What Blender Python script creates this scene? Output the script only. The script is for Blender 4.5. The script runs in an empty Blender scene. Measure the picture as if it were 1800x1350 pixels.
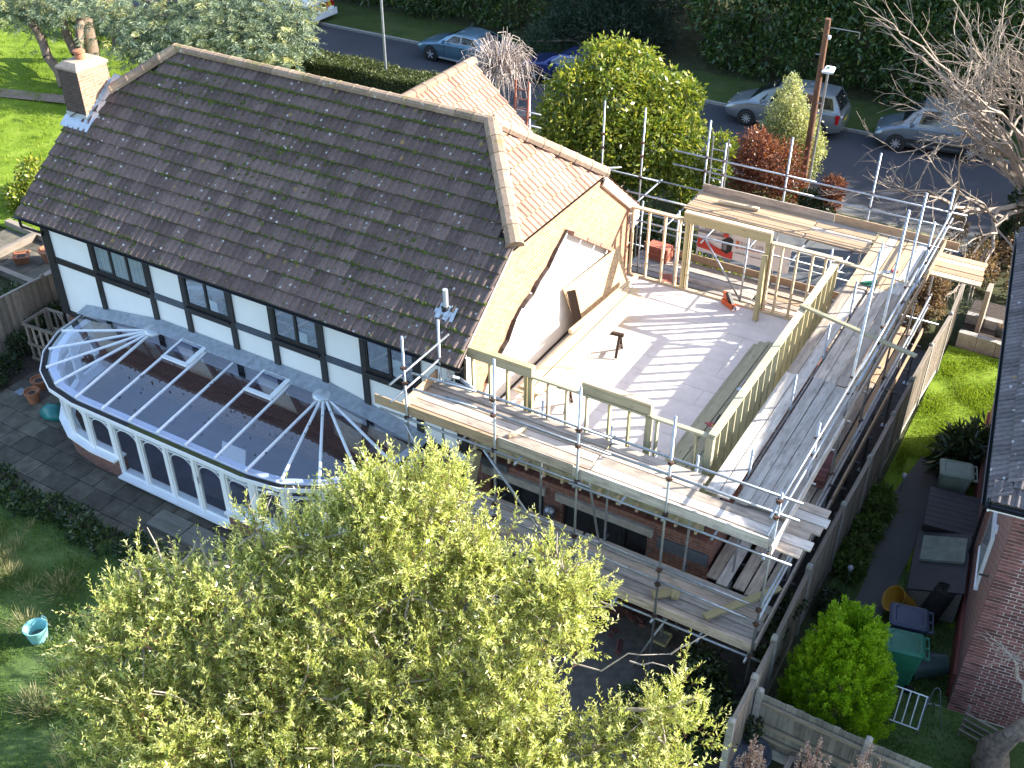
import bpy, math, random
import numpy as np
from mathutils import Matrix, Vector
S = bpy.context.scene
COL = S.collection
R = math.radians
rnd = random.Random(7)
# ------------------------------------------------------------------ camera, sky, sun, exposure
cam = bpy.data.objects.new('camera', bpy.data.cameras.new('camera'))
COL.objects.link(cam); S.camera = cam
cam.location = (0, 0, 16.5)
cam.rotation_euler = (R(54.53), 0, R(30.7))
cam.data.sensor_width = 36; cam.data.lens = 36 * 1916 / 1800
cam.data.clip_start = 0.1; cam.data.clip_end = 600
SUN_ELEV = 25.6
SUN_DIR = Vector((.805 * math.cos(R(SUN_ELEV)), .593 * math.cos(R(SUN_ELEV)), math.sin(R(SUN_ELEV)))).normalized()
W = bpy.data.worlds.new('World'); S.world = W; W.use_nodes = True
nt = W.node_tree; nt.nodes.clear()
sky = nt.nodes.new('ShaderNodeTexSky'); sky.sky_type = 'NISHITA'; sky.sun_disc = False
sky.sun_elevation = R(SUN_ELEV); sky.sun_rotation = math.atan2(SUN_DIR.x, SUN_DIR.y)
sky.air_density = 1.0; sky.dust_density = 1.0; sky.ozone_density = 1.0
bg = nt.nodes.new('ShaderNodeBackground'); bg.inputs[1].default_value = 0.15
wo = nt.nodes.new('ShaderNodeOutputWorld')
nt.links.new(sky.outputs[0], bg.inputs[0]); nt.links.new(bg.outputs[0], wo.inputs[0])
sun = bpy.data.objects.new('sun', bpy.data.lights.new('sun', 'SUN')); COL.objects.link(sun)
sun.data.energy = 5.0; sun.data.angle = R(0.5); sun.data.color = (1, .95, .86)
sun.rotation_euler = SUN_DIR.to_track_quat('Z', 'Y').to_euler(); sun.location = (30, 30, 40)
S.view_settings.view_transform = 'Standard'; S.view_settings.look = 'None'
S.view_settings.gamma = 1.0; S.view_settings.use_curve_mapping = False
S.view_settings.exposure = 1.85
S.render.engine = 'CYCLES'
S.cycles.max_bounces = 6; S.cycles.transparent_max_bounces = 12
S.cycles.diffuse_bounces = 3; S.cycles.glossy_bounces = 3
S.cycles.caustics_reflective = False; S.cycles.caustics_refractive = False

# ------------------------------------------------------------------ object helpers
def wm(o):
    m = o.matrix_basis.copy()
    return wm(o.parent) @ m if o.parent else m
def tag(o, label=None, cat=None, group=None, kind=None):
    if label: o['label'] = label
    if cat: o['category'] = cat
    if group: o['group'] = group
    if kind: o['kind'] = kind
    return o
def thing(name, label, cat, loc=(0, 0, 0), rz=0, group=None):
    o = bpy.data.objects.new(name, None); COL.objects.link(o)
    o.empty_display_size = .2
    o.location = loc; o.rotation_euler = (0, 0, rz)
    return tag(o, label, cat, group)
def link(name, mesh, parent=None, world=None):
    o = bpy.data.objects.new(name, mesh); COL.objects.link(o)
    if parent:
        o.parent = parent
        if world is not None: o.matrix_basis = wm(parent).inverted() @ world
    elif world is not None: o.matrix_basis = world
    return o
def copy_tree(o, parent=None):
    c = o.copy(); COL.objects.link(c)
    if parent: c.parent = parent
    for ch in list(o.children): copy_tree(ch, c)
    return c
class MB:
    "collects faces; build() links them as one mesh object"
    def __init__(s): s.v = []; s.f = []; s.sm = False
    def add(s, vs, fs):
        n = len(s.v); s.v += [tuple(v) for v in vs]; s.f += [tuple(i + n for i in f) for f in fs]; return s
    def box(s, x0, x1, y0, y1, z0, z1):
        return s.add([(x0,y0,z0),(x1,y0,z0),(x1,y1,z0),(x0,y1,z0),(x0,y0,z1),(x1,y0,z1),(x1,y1,z1),(x0,y1,z1)],
                     [(0,3,2,1),(4,5,6,7),(0,1,5,4),(1,2,6,5),(2,3,7,6),(3,0,4,7)])
    def obox(s, m, sx, sy, sz):
        b = [(x,y,z) for z in (-.5,.5) for x,y in ((-.5,-.5),(.5,-.5),(.5,.5),(-.5,.5))]
        return s.add([m @ Vector((x*sx,y*sy,z*sz)) for x,y,z in b], [(0,3,2,1),(4,5,6,7),(0,1,5,4),(1,2,6,5),(2,3,7,6),(3,0,4,7)])
    def prism(s, poly, d):
        "closed polygon (3d points) extruded by vector d"
        n = len(poly); d = Vector(d); a = [Vector(p) for p in poly]
        return s.add(a + [p + d for p in a], [tuple(range(n-1,-1,-1)), tuple(range(n,2*n))] + [(i,(i+1)%n,n+(i+1)%n,n+i) for i in range(n)])
    def tube(s, p0, p1, r0, r1=None, n=8, cap=True):
        r1 = r0 if r1 is None else r1
        p0 = Vector(p0); p1 = Vector(p1); d = p1 - p0
        if d.length < 1e-6: return s
        q = d.to_track_quat('Z', 'Y'); vs = []
        for p, r in ((p0, r0), (p1, r1)):
            for i in range(n):
                a = 2*math.pi*i/n; vs.append(p + q @ Vector((r*math.cos(a), r*math.sin(a), 0)))
        fs = [(i,(i+1)%n,n+(i+1)%n,n+i) for i in range(n)]
        if cap: fs += [tuple(range(n-1,-1,-1)), tuple(range(n,2*n))]
        return s.add(vs, fs)
    def path(s, pts, rad, n=6):
        for i in range(len(pts)-1):
            r0 = rad[i] if hasattr(rad, '__len__') else rad; r1 = rad[i+1] if hasattr(rad, '__len__') else rad
            s.tube(pts[i], pts[i+1], r0, r1, n, cap=(i == len(pts)-2))
        return s
    def lathe(s, prof, c=(0,0,0), n=16, axis=None, cap=False):
        c = Vector(c); q = Vector(axis).to_track_quat('Z','Y') if axis else None
        m = len(prof); vs = []
        for i in range(n):
            a = 2*math.pi*i/n
            for r, z in prof:
                v = Vector((r*math.cos(a), r*math.sin(a), z)); vs.append(c + (q @ v if q else v))
        fs = [(i*m+j, ((i+1)%n)*m+j, ((i+1)%n)*m+j+1, i*m+j+1) for i in range(n) for j in range(m-1)]
        return s.add(vs, fs)
    def loft(s, rings, closed=True, caps=True):
        m = len(rings[0]); vs = [p for r in rings for p in r]; fs = []
        for i in range(len(rings)-1):
            for j in range(m if closed else m-1):
                k = (j+1) % m; fs.append((i*m+j, i*m+k, (i+1)*m+k, (i+1)*m+j))
        if caps and closed: fs += [tuple(range(m-1,-1,-1)), tuple(range((len(rings)-1)*m, len(rings)*m))]
        return s.add(vs, fs)
    def mesh(s, name, mat, smooth=False):
        me = bpy.data.meshes.new(name); me.from_pydata([tuple(v) for v in s.v], [], s.f)
        if mat: me.materials.append(mat)
        if smooth: me.polygons.foreach_set('use_smooth', [True]*len(me.polygons))
        me.update(); return me
    def build(s, name, mat, parent=None, world=True, smooth=False, kind=None, auto=None):
        "vertices are world coordinates when world=True, else the parent's own"
        if parent is not None and world:
            inv = wm(parent).inverted(); s.v = [tuple(inv @ Vector(v)) for v in s.v]
        o = bpy.data.objects.new(name, s.mesh(name, mat, smooth)); COL.objects.link(o)
        if parent is not None: o.parent = parent
        if kind: o['kind'] = kind
        if auto:
            try: o.data.set_sharp_from_angle(angle=R(auto))
            except Exception: pass
        return o
_mc = {}
def box_mesh(l, w, h, mat, ch=0.004):
    k = ('b', round(l,3), round(w,3), round(h,3), mat.name)
    if k not in _mc:
        b = MB(); x, y, z = l/2, w/2, h/2; c = min(ch, y*.4, z*.4)
        ring = [(-y+c,-z),(y-c,-z),(y,-z+c),(y,z-c),(y-c,z),(-y+c,z),(-y,z-c),(-y,-z+c)]
        b.loft([[(sx*x, p, q) for p, q in ring] for sx in (-1, 1)])
        _mc[k] = b.mesh('timber', mat)
    return _mc[k]
def tube_mesh(l, r, mat, n=8):
    k = ('t', round(l,3), round(r,4), mat.name, n)
    if k not in _mc:
        b = MB(); b.tube((-l/2,0,0), (l/2,0,0), r, n=n); _mc[k] = b.mesh('tube', mat, False)
        me = _mc[k]; me.polygons.foreach_set('use_smooth', [len(p.vertices) == 4 for p in me.polygons])
    return _mc[k]
def frame(p0, p1, up=(0,0,1)):
    p0 = Vector(p0); p1 = Vector(p1); x = (p1-p0).normalized(); u = Vector(up)
    if abs(x.dot(u)) > .98: u = Vector((0,1,0))
    y = u.cross(x).normalized(); z = x.cross(y)
    m = Matrix((x, y, z)).transposed().to_4x4(); m.translation = (p0+p1)/2
    return m
def beam(name, p0, p1, w, h, mat, parent=None, up=(0,0,1), roll=0):
    "a straight timber: w is its width across, h its depth along up"
    m = frame(p0, p1, up)
    if roll: m = m @ Matrix.Rotation(roll, 4, 'X')
    return link(name, box_mesh((Vector(p1)-Vector(p0)).length, w, h, mat), parent, m)
def pipe(name, p0, p1, r, mat, parent=None, n=8):
    return link(name, tube_mesh((Vector(p1)-Vector(p0)).length, r, mat, n), parent, frame(p0, p1))
def struct(name, b, mat, **k):
    return tag(b.build(name, mat, **k), kind='structure')

# ------------------------------------------------------------------ materials
class NT:
    def __init__(s, name):
        s.m = bpy.data.materials.new(name); s.m.use_nodes = True
        s.t = s.m.node_tree; s.b = s.t.nodes['Principled BSDF']; s.out = s.t.nodes['Material Output']
    def n(s, typ, **kw):
        n = s.t.nodes.new('ShaderNode' + typ)
        for k, v in kw.items():
            if k.startswith('i_'): n.inputs[int(k[2:])].default_value = v
            else: setattr(n, k, v)
        return n
    def l(s, a, b): s.t.links.new(a, b); return s
    def noise(s, vec, scale, detail=3, rough=.6):
        n = s.n('TexNoise'); n.inputs['Scale'].default_value = scale; n.inputs['Detail'].default_value = detail
        n.inputs['Roughness'].default_value = rough
        if vec is not None: s.l(vec, n.inputs['Vector'])
        return n.outputs['Fac']
    def ramp(s, fac, stops):
        r = s.n('ValToRGB'); e = r.color_ramp.elements
        while len(e) > 2: e.remove(e[-1])
        while len(e) < len(stops): e.new(.5)
        for q, (p, c) in zip(e, stops): q.position = p; q.color = (*c, 1) if len(c) == 3 else c
        s.l(fac, r.inputs[0]); return r.outputs[0]
    def mix(s, fac, a, b, mode='MIX'):
        m = s.n('Mix', data_type='RGBA', blend_type=mode)
        for src, i in ((fac, 0), (a, 6), (b, 7)):
            if hasattr(src, 'is_linked'): s.l(src, m.inputs[i])
            elif i == 0: m.inputs[0].default_value = src
            else: m.inputs[i].default_value = (*src, 1)
        return m.outputs[2]
    def math(s, op, a, b=0.0):
        m = s.n('Math', operation=op)
        for src, i in ((a, 0), (b, 1)):
            if hasattr(src, 'is_linked'): s.l(src, m.inputs[i])
            else: m.inputs[i].default_value = src
        return m.outputs[0]
    def mapping(s, vec, scale=(1,1,1), loc=None):
        m = s.n('Mapping'); m.inputs['Scale'].default_value = scale; s.l(vec, m.inputs['Vector'])
        if loc is not None: s.l(loc, m.inputs['Location'])
        return m.outputs[0]
    def bump(s, h, strength=.3, dist=.02):
        b = s.n('Bump'); b.inputs['Strength'].default_value = strength; b.inputs['Distance'].default_value = dist
        s.l(h, b.inputs['Height']); s.l(b.outputs[0], s.b.inputs['Normal'])
    def base(s, c): s.l(c, s.b.inputs['Base Color']); return s
    def pos(s): return s.n('NewGeometry').outputs['Position']
    def obj(s): return s.n('TexCoord').outputs['Object']
    def orand(s): return s.n('ObjectInfo').outputs['Random']
def dim(c, k): return tuple(min(1, x*k) for x in c)
def plain(name, c, rough=.6, var=.25, scale=6, metal=0, bump=0, spec=.5, orand=.0, detail=4):
    t = NT(name); f = t.noise(t.pos(), scale, detail)
    col = t.ramp(f, [(.25, dim(c, 1-var)), (.75, dim(c, 1+var))])
    if orand:
        k = t.n('MapRange'); k.inputs[3].default_value = 1-orand; k.inputs[4].default_value = 1+orand
        t.l(t.orand(), k.inputs[0]); col = t.mix(1.0, col, k.outputs[0], 'MULTIPLY')
    t.base(col); t.b.inputs['Roughness'].default_value = rough; t.b.inputs['Metallic'].default_value = metal
    t.b.inputs['Specular IOR Level'].default_value = spec
    if bump: t.bump(f, bump, .01)
    return t.m
def wood(name, c, var=.3, dirt=(.1,.08,.06), dirt_amt=.35, rough=.75, orand=.25, grain=40):
    "grain along the piece's own x axis, a little different on every piece"
    t = NT(name); r = t.orand(); off = t.n('CombineXYZ'); t.l(t.math('MULTIPLY', r, 37.), off.inputs[0]); t.l(t.math('MULTIPLY', r, 91.), off.inputs[1])
    v = t.mapping(t.obj(), (1.3, grain, grain), off.outputs[0]); g = t.noise(v, 1.0, 4, .65)
    col = t.ramp(g, [(.3, dim(c, 1-var)), (.7, dim(c, 1+var))])
    d = t.noise(t.mapping(t.obj(), (2.2, 5, 5), off.outputs[0]), 1.3, 5, .7)
    df = t.math('MULTIPLY', t.ramp(d, [(.48, (0,0,0)), (.72, (1,1,1))]), dirt_amt)
    col = t.mix(df, col, dirt)
    vo = t.n('TexVoronoi'); vo.inputs['Scale'].default_value = 1.0; t.l(t.mapping(t.obj(), (2.2, 7, 7), off.outputs[0]), vo.inputs['Vector'])
    col = t.mix(t.math('MULTIPLY', t.ramp(vo.outputs['Distance'], [(.09, (1,1,1)), (.16, (0,0,0))]), .55), col, dim(c, .38))
    k = t.n('MapRange'); k.inputs[3].default_value = 1-orand; k.inputs[4].default_value = 1+orand; t.l(r, k.inputs[0])
    col = t.mix(1.0, col, k.outputs[0], 'MULTIPLY')
    t.base(col); t.b.inputs['Roughness'].default_value = rough; t.b.inputs['Specular IOR Level'].default_value = .25
    t.bump(g, .25, .004); return t.m
def leafmat(name, ca, cb, cc=None, trans=.35, rough=.45, spec=.4):
    "colour per leaf from the mesh attribute rnd; thin leaves let light through"
    t = NT(name); a = t.n('Attribute', attribute_name='rnd')
    st = [(0, ca), (1, cb)] if cc is None else [(0, ca), (.6, cb), (1, cc)]
    col = t.ramp(a.outputs['Fac'], st); t.base(col)
    t.b.inputs['Roughness'].default_value = rough; t.b.inputs['Specular IOR Level'].default_value = spec
    tr = t.n('BsdfTranslucent'); t.l(t.mix(1.0, col, (1.15, 1.2, .7), 'MULTIPLY'), tr.inputs[0])
    mx = t.n('MixShader'); mx.inputs[0].default_value = trans
    t.l(t.b.outputs[0], mx.inputs[1]); t.l(tr.outputs[0], mx.inputs[2]); t.l(mx.outputs[0], t.out.inputs[0]); return t.m
def glassmat(name, tint, refl=1.0, a=.25, rough=.02):
    t = NT(name); nt_ = t.t; tr = t.n('BsdfTransparent'); tr.inputs[0].default_value = (*tint, 1)
    gl = t.n('BsdfGlossy'); gl.inputs[0].default_value = (.95,.97,1,1); gl.inputs['Roughness'].default_value = rough
    fr = t.n('Fresnel'); fr.inputs[0].default_value = 1.5
    gb = t.n('NewGeometry'); f = t.math('MULTIPLY', t.math('ADD', t.math('MULTIPLY', fr.outputs[0], refl), a), t.math('SUBTRACT', 1.0, gb.outputs['Backfacing'])); mx = t.n('MixShader'); t.l(f, mx.inputs[0])
    t.l(tr.outputs[0], mx.inputs[1]); t.l(gl.outputs[0], mx.inputs[2]); t.l(mx.outputs[0], t.out.inputs[0]); return t.m
M = {}
M['white_paint'] = plain('white_paint', (.78,.8,.82), .45, .06, 3)
M['render_white'] = plain('render_white', (.78,.79,.79), .85, .05, 1.2, bump=.1)
M['black_timber'] = plain('black_timber', (.02,.02,.022), .5, .4, 8, spec=.4)
M['blue_rail'] = plain('blue_rail', (.05,.065,.09), .45, .35, 6)
M['black_plastic'] = plain('black_plastic', (.012,.012,.014), .35, .2, 5)
M['galv'] = plain('galv', (.34,.36,.39), .45, .3, 9, metal=.75, orand=.18)
M['rusty'] = plain('rusty', (.09,.05,.035), .7, .5, 14, metal=.4, orand=.3)
M['lead'] = plain('lead', (.34,.38,.43), .45, .3, 7, metal=.35, bump=.3)
M['new_lead'] = plain('new_lead', (.5,.54,.58), .35, .15, 7, metal=.35, bump=.2)
M['board'] = wood('board', (.43,.35,.28), .32, orand=.34, grain=22, dirt_amt=.5)
M['board_grey'] = wood('board_grey', (.45,.405,.36), .3, orand=.32, grain=20, dirt_amt=.5)
M['board_orange'] = wood('board_orange', (.42,.29,.18), .2, orand=.18)
M['pine_green'] = wood('pine_green', (.44,.37,.2), .16, dirt_amt=.12, orand=.13)
M['pine_wet'] = wood('pine_wet', (.36,.33,.22), .25, dirt=(.12,.13,.08), dirt_amt=.35, orand=.15)
M['pine_pale'] = wood('pine_pale', (.55,.43,.28), .14, dirt_amt=.08, orand=.1)
M['fence_wood'] = wood('fence_wood', (.25,.205,.165), .3, dirt=(.1,.11,.07), dirt_amt=.55, orand=.3)
M['fence_dark'] = wood('fence_dark', (.21,.195,.165), .3, dirt=(.085,.095,.06), dirt_amt=.55, orand=.25)
M['concrete'] = plain('concrete', (.3,.29,.26), .9, .35, 9, bump=.3)
M['dark_wood'] = wood('dark_wood', (.05,.03,.022), .3, orand=.2)
M['rubber'] = plain('rubber', (.012,.012,.012), .75, .2, 5)
M['terracotta'] = plain('terracotta', (.3,.12,.06), .8, .3, 12)
M['soil'] = plain('soil', (.045,.032,.024), .95, .5, 14, bump=.5)
# ------------------------------------------------------------------ the setting: ground, lawns, road
def grassmat(name, a, b, c, s1=1.5, s2=18):
    t = NT(name); p = t.pos()
    f = t.noise(p, s1, 4, .6); g = t.noise(p, s2, 4, .7)
    k = t.math('ADD', t.math('MULTIPLY', f, .55), t.math('MULTIPLY', g, .45))
    t.base(t.ramp(k, [(.33, a), (.52, b), (.7, c)])); t.b.inputs['Roughness'].default_value = .9
    t.b.inputs['Specular IOR Level'].default_value = .1; t.bump(g, .6, .03); return t.m
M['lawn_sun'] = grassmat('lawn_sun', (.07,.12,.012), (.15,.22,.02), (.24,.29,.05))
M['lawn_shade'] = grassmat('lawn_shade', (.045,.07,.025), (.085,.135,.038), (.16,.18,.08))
M['rough_earth'] = grassmat('rough_earth', (.035,.04,.02), (.06,.065,.03), (.1,.09,.055), 2.5, 14)
M['verge'] = grassmat('verge', (.04,.055,.02), (.065,.09,.025), (.1,.1,.05), 1, 9)
def asphalt(name, c, s=1.0):
    t = NT(name); p = t.pos(); f = t.noise(p, 60*s, 3, .7); g = t.noise(p, .7, 4, .6)
    t.base(t.mix(.5, t.ramp(f, [(.3, dim(c,.7)), (.7, dim(c,1.35))]), t.ramp(g, [(.3, dim(c,.75)), (.7, dim(c,1.3))])))
    t.b.inputs['Roughness'].default_value = .85; t.bump(f, .3, .01); return t.m
M['asphalt'] = asphalt('asphalt', (.042,.043,.052)); M['path'] = asphalt('path', (.085,.08,.072), .6)
M['drive'] = asphalt('drive', (.1,.1,.1), .5)
M['slab'] = plain('slab', (.095,.082,.06), .9, .5, 3.5, bump=.4, orand=.35)
def gz(x, y):
    if y < 27: return 0
    if y < 36: return -.5*(y-27)/9
    if y < 43: return -.5
    return -.5 + min(1.5, (y-43)*.06)
b = MB(); xs = [-260,-120,-70] + [-55+i*2.5 for i in range(31)] + [30,60,160]; ys = [-60,-20] + [i*1.5 for i in range(0, 40)] + [75,120,300]
for y in ys:
    for x in xs: b.v.append((x, y, gz(x, y) - .03))
nx = len(xs)
b.f = [(j*nx+i, j*nx+i+1, (j+1)*nx+i+1, (j+1)*nx+i) for j in range(len(ys)-1) for i in range(nx-1)]
struct('ground', b, M['rough_earth'], smooth=True)
def sheet(name, poly, z, mat, n=0):
    b = MB()
    if callable(z): b.add([(x, y, z(x, y)) for x, y in poly], [tuple(range(len(poly)))])
    else: b.add([(x, y, z) for x, y in poly], [tuple(range(len(poly)))])
    return struct(name, b, mat)
def hills(name, x0, x1, y0, y1, z, mat, amp=.04, st=.35, seed=1, zf=None):
    "a gently uneven lawn"
    r = np.random.default_rng(seed); nx = int((x1-x0)/st)+1; ny = int((y1-y0)/st)+1
    X = np.linspace(x0, x1, nx); Y = np.linspace(y0, y1, ny); ph = r.uniform(0, 6.28, 12)
    b = MB()
    for y in Y:
        for x in X:
            h = sum(math.sin(x*(.7+.43*i)+ph[i])*math.sin(y*(.9+.37*i)+ph[i+6])/(1+i) for i in range(4))*amp
            b.v.append((x, y, z + h*.5 + amp*.5 + (zf(x, y) if zf else 0)))
    b.f = [(j*nx+i, j*nx+i+1, (j+1)*nx+i+1, (j+1)*nx+i) for j in range(ny-1) for i in range(nx-1)]
    return struct(name, b, mat, smooth=True)
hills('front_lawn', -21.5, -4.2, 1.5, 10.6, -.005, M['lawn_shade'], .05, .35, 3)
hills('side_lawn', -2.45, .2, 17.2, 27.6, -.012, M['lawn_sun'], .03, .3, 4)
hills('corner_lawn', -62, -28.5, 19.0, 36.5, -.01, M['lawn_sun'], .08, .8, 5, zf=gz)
sheet('garden_path', [(-1.95,15.2),(-1.4,15.2),(-1.3,17.6),(-1.25,20.4),(-.95,21.6),(-.95,22.6),(-1.9,22.3),(-2.15,20.4),(-1.9,17.4)], .035, M['path'])
sheet('lawn_footpath', [(-48,24.2),(-33.5,28.6),(-33.5,29.3),(-48,25.3)], .1, plain('dirt_path', (.22,.15,.11), .9, .3, 5))
struct('road', MB().box(-90, 40, 36.0, 42.2, -.62, -.49), M['asphalt'])
struct('far_verge', MB().box(-90, 40, 42.33, 46, -.6, -.385), M['verge'])
kb = thing_k = struct('kerb', MB().box(-90, 40, 42.2, 42.33, -.6, -.38), M['concrete'])
struct('near_kerb', MB().box(-90, -9.2, 35.86, 36.0, -.6, -.38), M['concrete'])
hills('near_verge', -60, -9.4, 33.6, 35.85, -.35, M['verge'], .05, .6, 8)
sheet('driveway', [(-10.6,25.6),(-4.4,25.8),(-3.6,32),(-3.0,35.99),(-8.2,35.99),(-8.8,32.6),(-10.6,30.5)], lambda x, y: gz(x, y)+.012, M['drive'])
sheet('verge_gravel', [(-7.9,32.3),(-4.2,32.0),(-3.4,34.9),(-8.0,34.9)], lambda x, y: gz(x, y)+.02, plain('gravel_moss', (.17,.16,.09), .95, .5, 6, bump=.5))
sheet('yard_ground', [(-2.5,12.6),(6,12.6),(6,15.2),(.6,15.2),(-.2,22),(-2.5,17.3)], -.006, M['lawn_shade'])
sheet('building_yard', [(-11.4,9.5),(-2.75,9.5),(-2.75,27),(-10,27),(-10,15),(-11.4,12.8)], -.01, plain('yard_dirt', (.1,.09,.085), .95, .4, 5, bump=.4))
sheet('left_border_soil', [(-25,10.6),(-22.8,10.6),(-22.8,16),(-25,16)], -.004, M['soil'])
# patio of single slabs round the conservatory
pat = struct('patio', MB().box(-23.0, -11.6, 10.35, 14.7, -.04, .0), M['soil'])
sm = {}
for j in range(8):
    x = -22.95 + (0.0 if j % 2 else -.02)
    y = 10.4 + j*.53
    while x < -11.9:
        w = rnd.choice([.45,.6,.6,.75]); 
        if x + w > -11.62: w = -11.62 - x
        if not (-20.3 < x < -12.4 and y > 12.6):
            k = round(w, 2)
            if k not in sm:
                b = MB(); b.box(-w/2+.008, w/2-.008, -.257, .257, -.03, .02); sm[k] = b.mesh('slab', M['slab'])
            m = Matrix.Translation((x+w/2, y+.26, .012 + rnd.uniform(-.004,.004))) @ Matrix.Rotation(rnd.uniform(-.02,.02), 4, 'X') @ Matrix.Rotation(rnd.uniform(-.012,.012), 4, 'Z')
            link('paving_slab', sm[k], pat, m)
        x += w
# ------------------------------------------------------------------ the main house
def brickmat(name, cols, mortar, sx=.225, sz=.075, plane='y', var=.25, bump=.5, rough=.85):
    t = NT(name); p = t.pos(); s = t.n('SeparateXYZ'); t.l(p, s.inputs[0]); c = t.n('CombineXYZ')
    t.l(s.outputs[0 if plane == 'y' else 1], c.inputs[0]); t.l(s.outputs[2], c.inputs[1])
    b = t.n('TexBrick'); t.l(c.outputs[0], b.inputs['Vector']); b.inputs['Scale'].default_value = 1
    b.inputs['Brick Width'].default_value = sx; b.inputs['Row Height'].default_value = sz
    b.inputs['Mortar Size'].default_value = .007; b.inputs['Mortar Smooth'].default_value = .15
    b.inputs['Color1'].default_value = (*cols[0], 1); b.inputs['Color2'].default_value = (*cols[1], 1); b.inputs['Mortar'].default_value = (*mortar, 1)
    f = t.noise(p, 9, 4); col = t.mix(1.0, b.outputs[0], t.ramp(f, [(.25, (1-var,)*3), (.75, (1+var,)*3)]), 'MULTIPLY')
    t.base(col); t.b.inputs['Roughness'].default_value = rough
    inv = t.math('SUBTRACT', 1.0, b.outputs['Fac']); t.bump(inv, bump, .012); return t.m
M['gable_brick'] = brickmat('gable_brick', ((.42,.22,.12),(.33,.15,.08)), (.42,.33,.24), plane='x')
M['red_brick'] = brickmat('red_brick', ((.22,.085,.055),(.16,.06,.045)), (.2,.18,.16), plane='y')
M['red_brick_x'] = brickmat('red_brick_x', ((.22,.085,.055),(.16,.06,.045)), (.2,.18,.16), plane='x')
def tilemat(name, ca, cb, moss, lichen, mossamt):
    t = NT(name); p = t.pos(); f = t.noise(p, 14, 5, .7)
    col = t.ramp(f, [(.3, ca), (.7, cb)])
    k = t.n('MapRange'); k.inputs[3].default_value = .72; k.inputs[4].default_value = 1.25; t.l(t.orand(), k.inputs[0])
    a = t.n('Attribute', attribute_name='tint'); k2 = t.n('MapRange'); k2.inputs[3].default_value = .72; k2.inputs[4].default_value = 1.25; t.l(a.outputs['Fac'], k2.inputs[0])
    col = t.mix(1.0, col, k2.outputs[0], 'MULTIPLY'); col = t.mix(1.0, col, k.outputs[0], 'MULTIPLY')
    # lichen: small round pale rings and ochre patches
    v = t.n('TexVoronoi'); v.inputs['Scale'].default_value = 5.5; v.inputs['Randomness'].default_value = 1; t.l(p, v.inputs['Vector'])
    sp = t.ramp(v.outputs['Distance'], [(.05, (.35,.35,.35)), (.085, (1,1,1)), (.14, (1,1,1)), (.18, (0,0,0))]); sc = t.n('SeparateColor'); t.l(v.outputs['Color'], sc.inputs[0])
    sel = t.math('GREATER_THAN', sc.outputs[0], 1-lichen)
    col = t.mix(t.math('MULTIPLY', t.math('MULTIPLY', sp, sel), .85), col, (.5,.5,.48))
    v2 = t.n('TexVoronoi'); v2.inputs['Scale'].default_value = 3.1; t.l(p, v2.inputs['Vector'])
    s2 = t.n('SeparateColor'); t.l(v2.outputs['Color'], s2.inputs[0])
    o = t.math('MULTIPLY', t.ramp(v2.outputs['Distance'], [(.13, (1,1,1)), (.2, (0,0,0))]), t.math('GREATER_THAN', s2.outputs[1], .9))
    col = t.mix(t.math('MULTIPLY', o, .7), col, (.28,.2,.06))
    e = t.n('Attribute', attribute_name='edge')
    mn = t.noise(p, 2.2, 5, .75); mf = t.math('ADD', t.math('MULTIPLY', e.outputs['Fac'], .3), t.math('MULTIPLY', mn, .8))
    sz_ = t.n('SeparateXYZ'); t.l(p, sz_.inputs[0])
    up = t.n('MapRange'); up.inputs[1].default_value = 6.6; up.inputs[2].default_value = 7.8; up.inputs[3].default_value = 0; up.inputs[4].default_value = .16
    t.l(sz_.outputs[2], up.inputs[0]); mf = t.math('ADD', mf, up.outputs[0])
    col = t.mix(t.math('MULTIPLY', t.ramp(mf, [(.66, (0,0,0)), (.78, (1,1,1))]), mossamt), col, moss)
    t.base(col); t.b.inputs['Roughness'].default_value = .85; t.b.inputs['Specular IOR Level'].default_value = .25; t.bump(f, .35, .01); return t.m
M['tile_mossy'] = tilemat('tile_mossy', (.095,.067,.058), (.175,.128,.112), (.055,.07,.012), .48, .95)
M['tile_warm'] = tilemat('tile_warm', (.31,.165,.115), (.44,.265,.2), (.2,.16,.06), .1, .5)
def tile_profile(w):
    "double-roll section across one tile"
    h = .026; q = w/2; out = []
    for k in range(2):
        x = -w/2 + k*q
        out += [(x, 0), (x+q*.48, 0), (x+q*.6, h*.75), (x+q*.76, h), (x+q*.92, h*.75)]
    return out + [(w/2, 0)]
def tile_geo(w, L):
    pr = tile_profile(w); n = len(pr); v = []; f = []; e = []
    for y, z, ed in ((-L*.5, -.022, 1), (-L*.5, .02, 1), (-L*.32, .016, .1), (L*.5, -.012, 0)):
        for x, h in pr: v.append((x, y, z + (h if z > -.02 or ed == 0 else h*.6))); e.append(ed)
    for r in range(3):
        for i in range(n-1): f.append((r*n+i, r*n+i+1, (r+1)*n+i+1, (r+1)*n+i))
    return v, f, e
def tile_mesh(w, L, mat):
    v, f, e = tile_geo(w, L); me = bpy.data.meshes.new('tile'); me.from_pydata(v, [], f); me.materials.append(mat)
    me.attributes.new('edge', 'FLOAT', 'POINT').data.foreach_set('value', e)
    me.attributes.new('tint', 'FLOAT', 'POINT').data.foreach_set('value', [.5]*len(v)); return me
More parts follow.
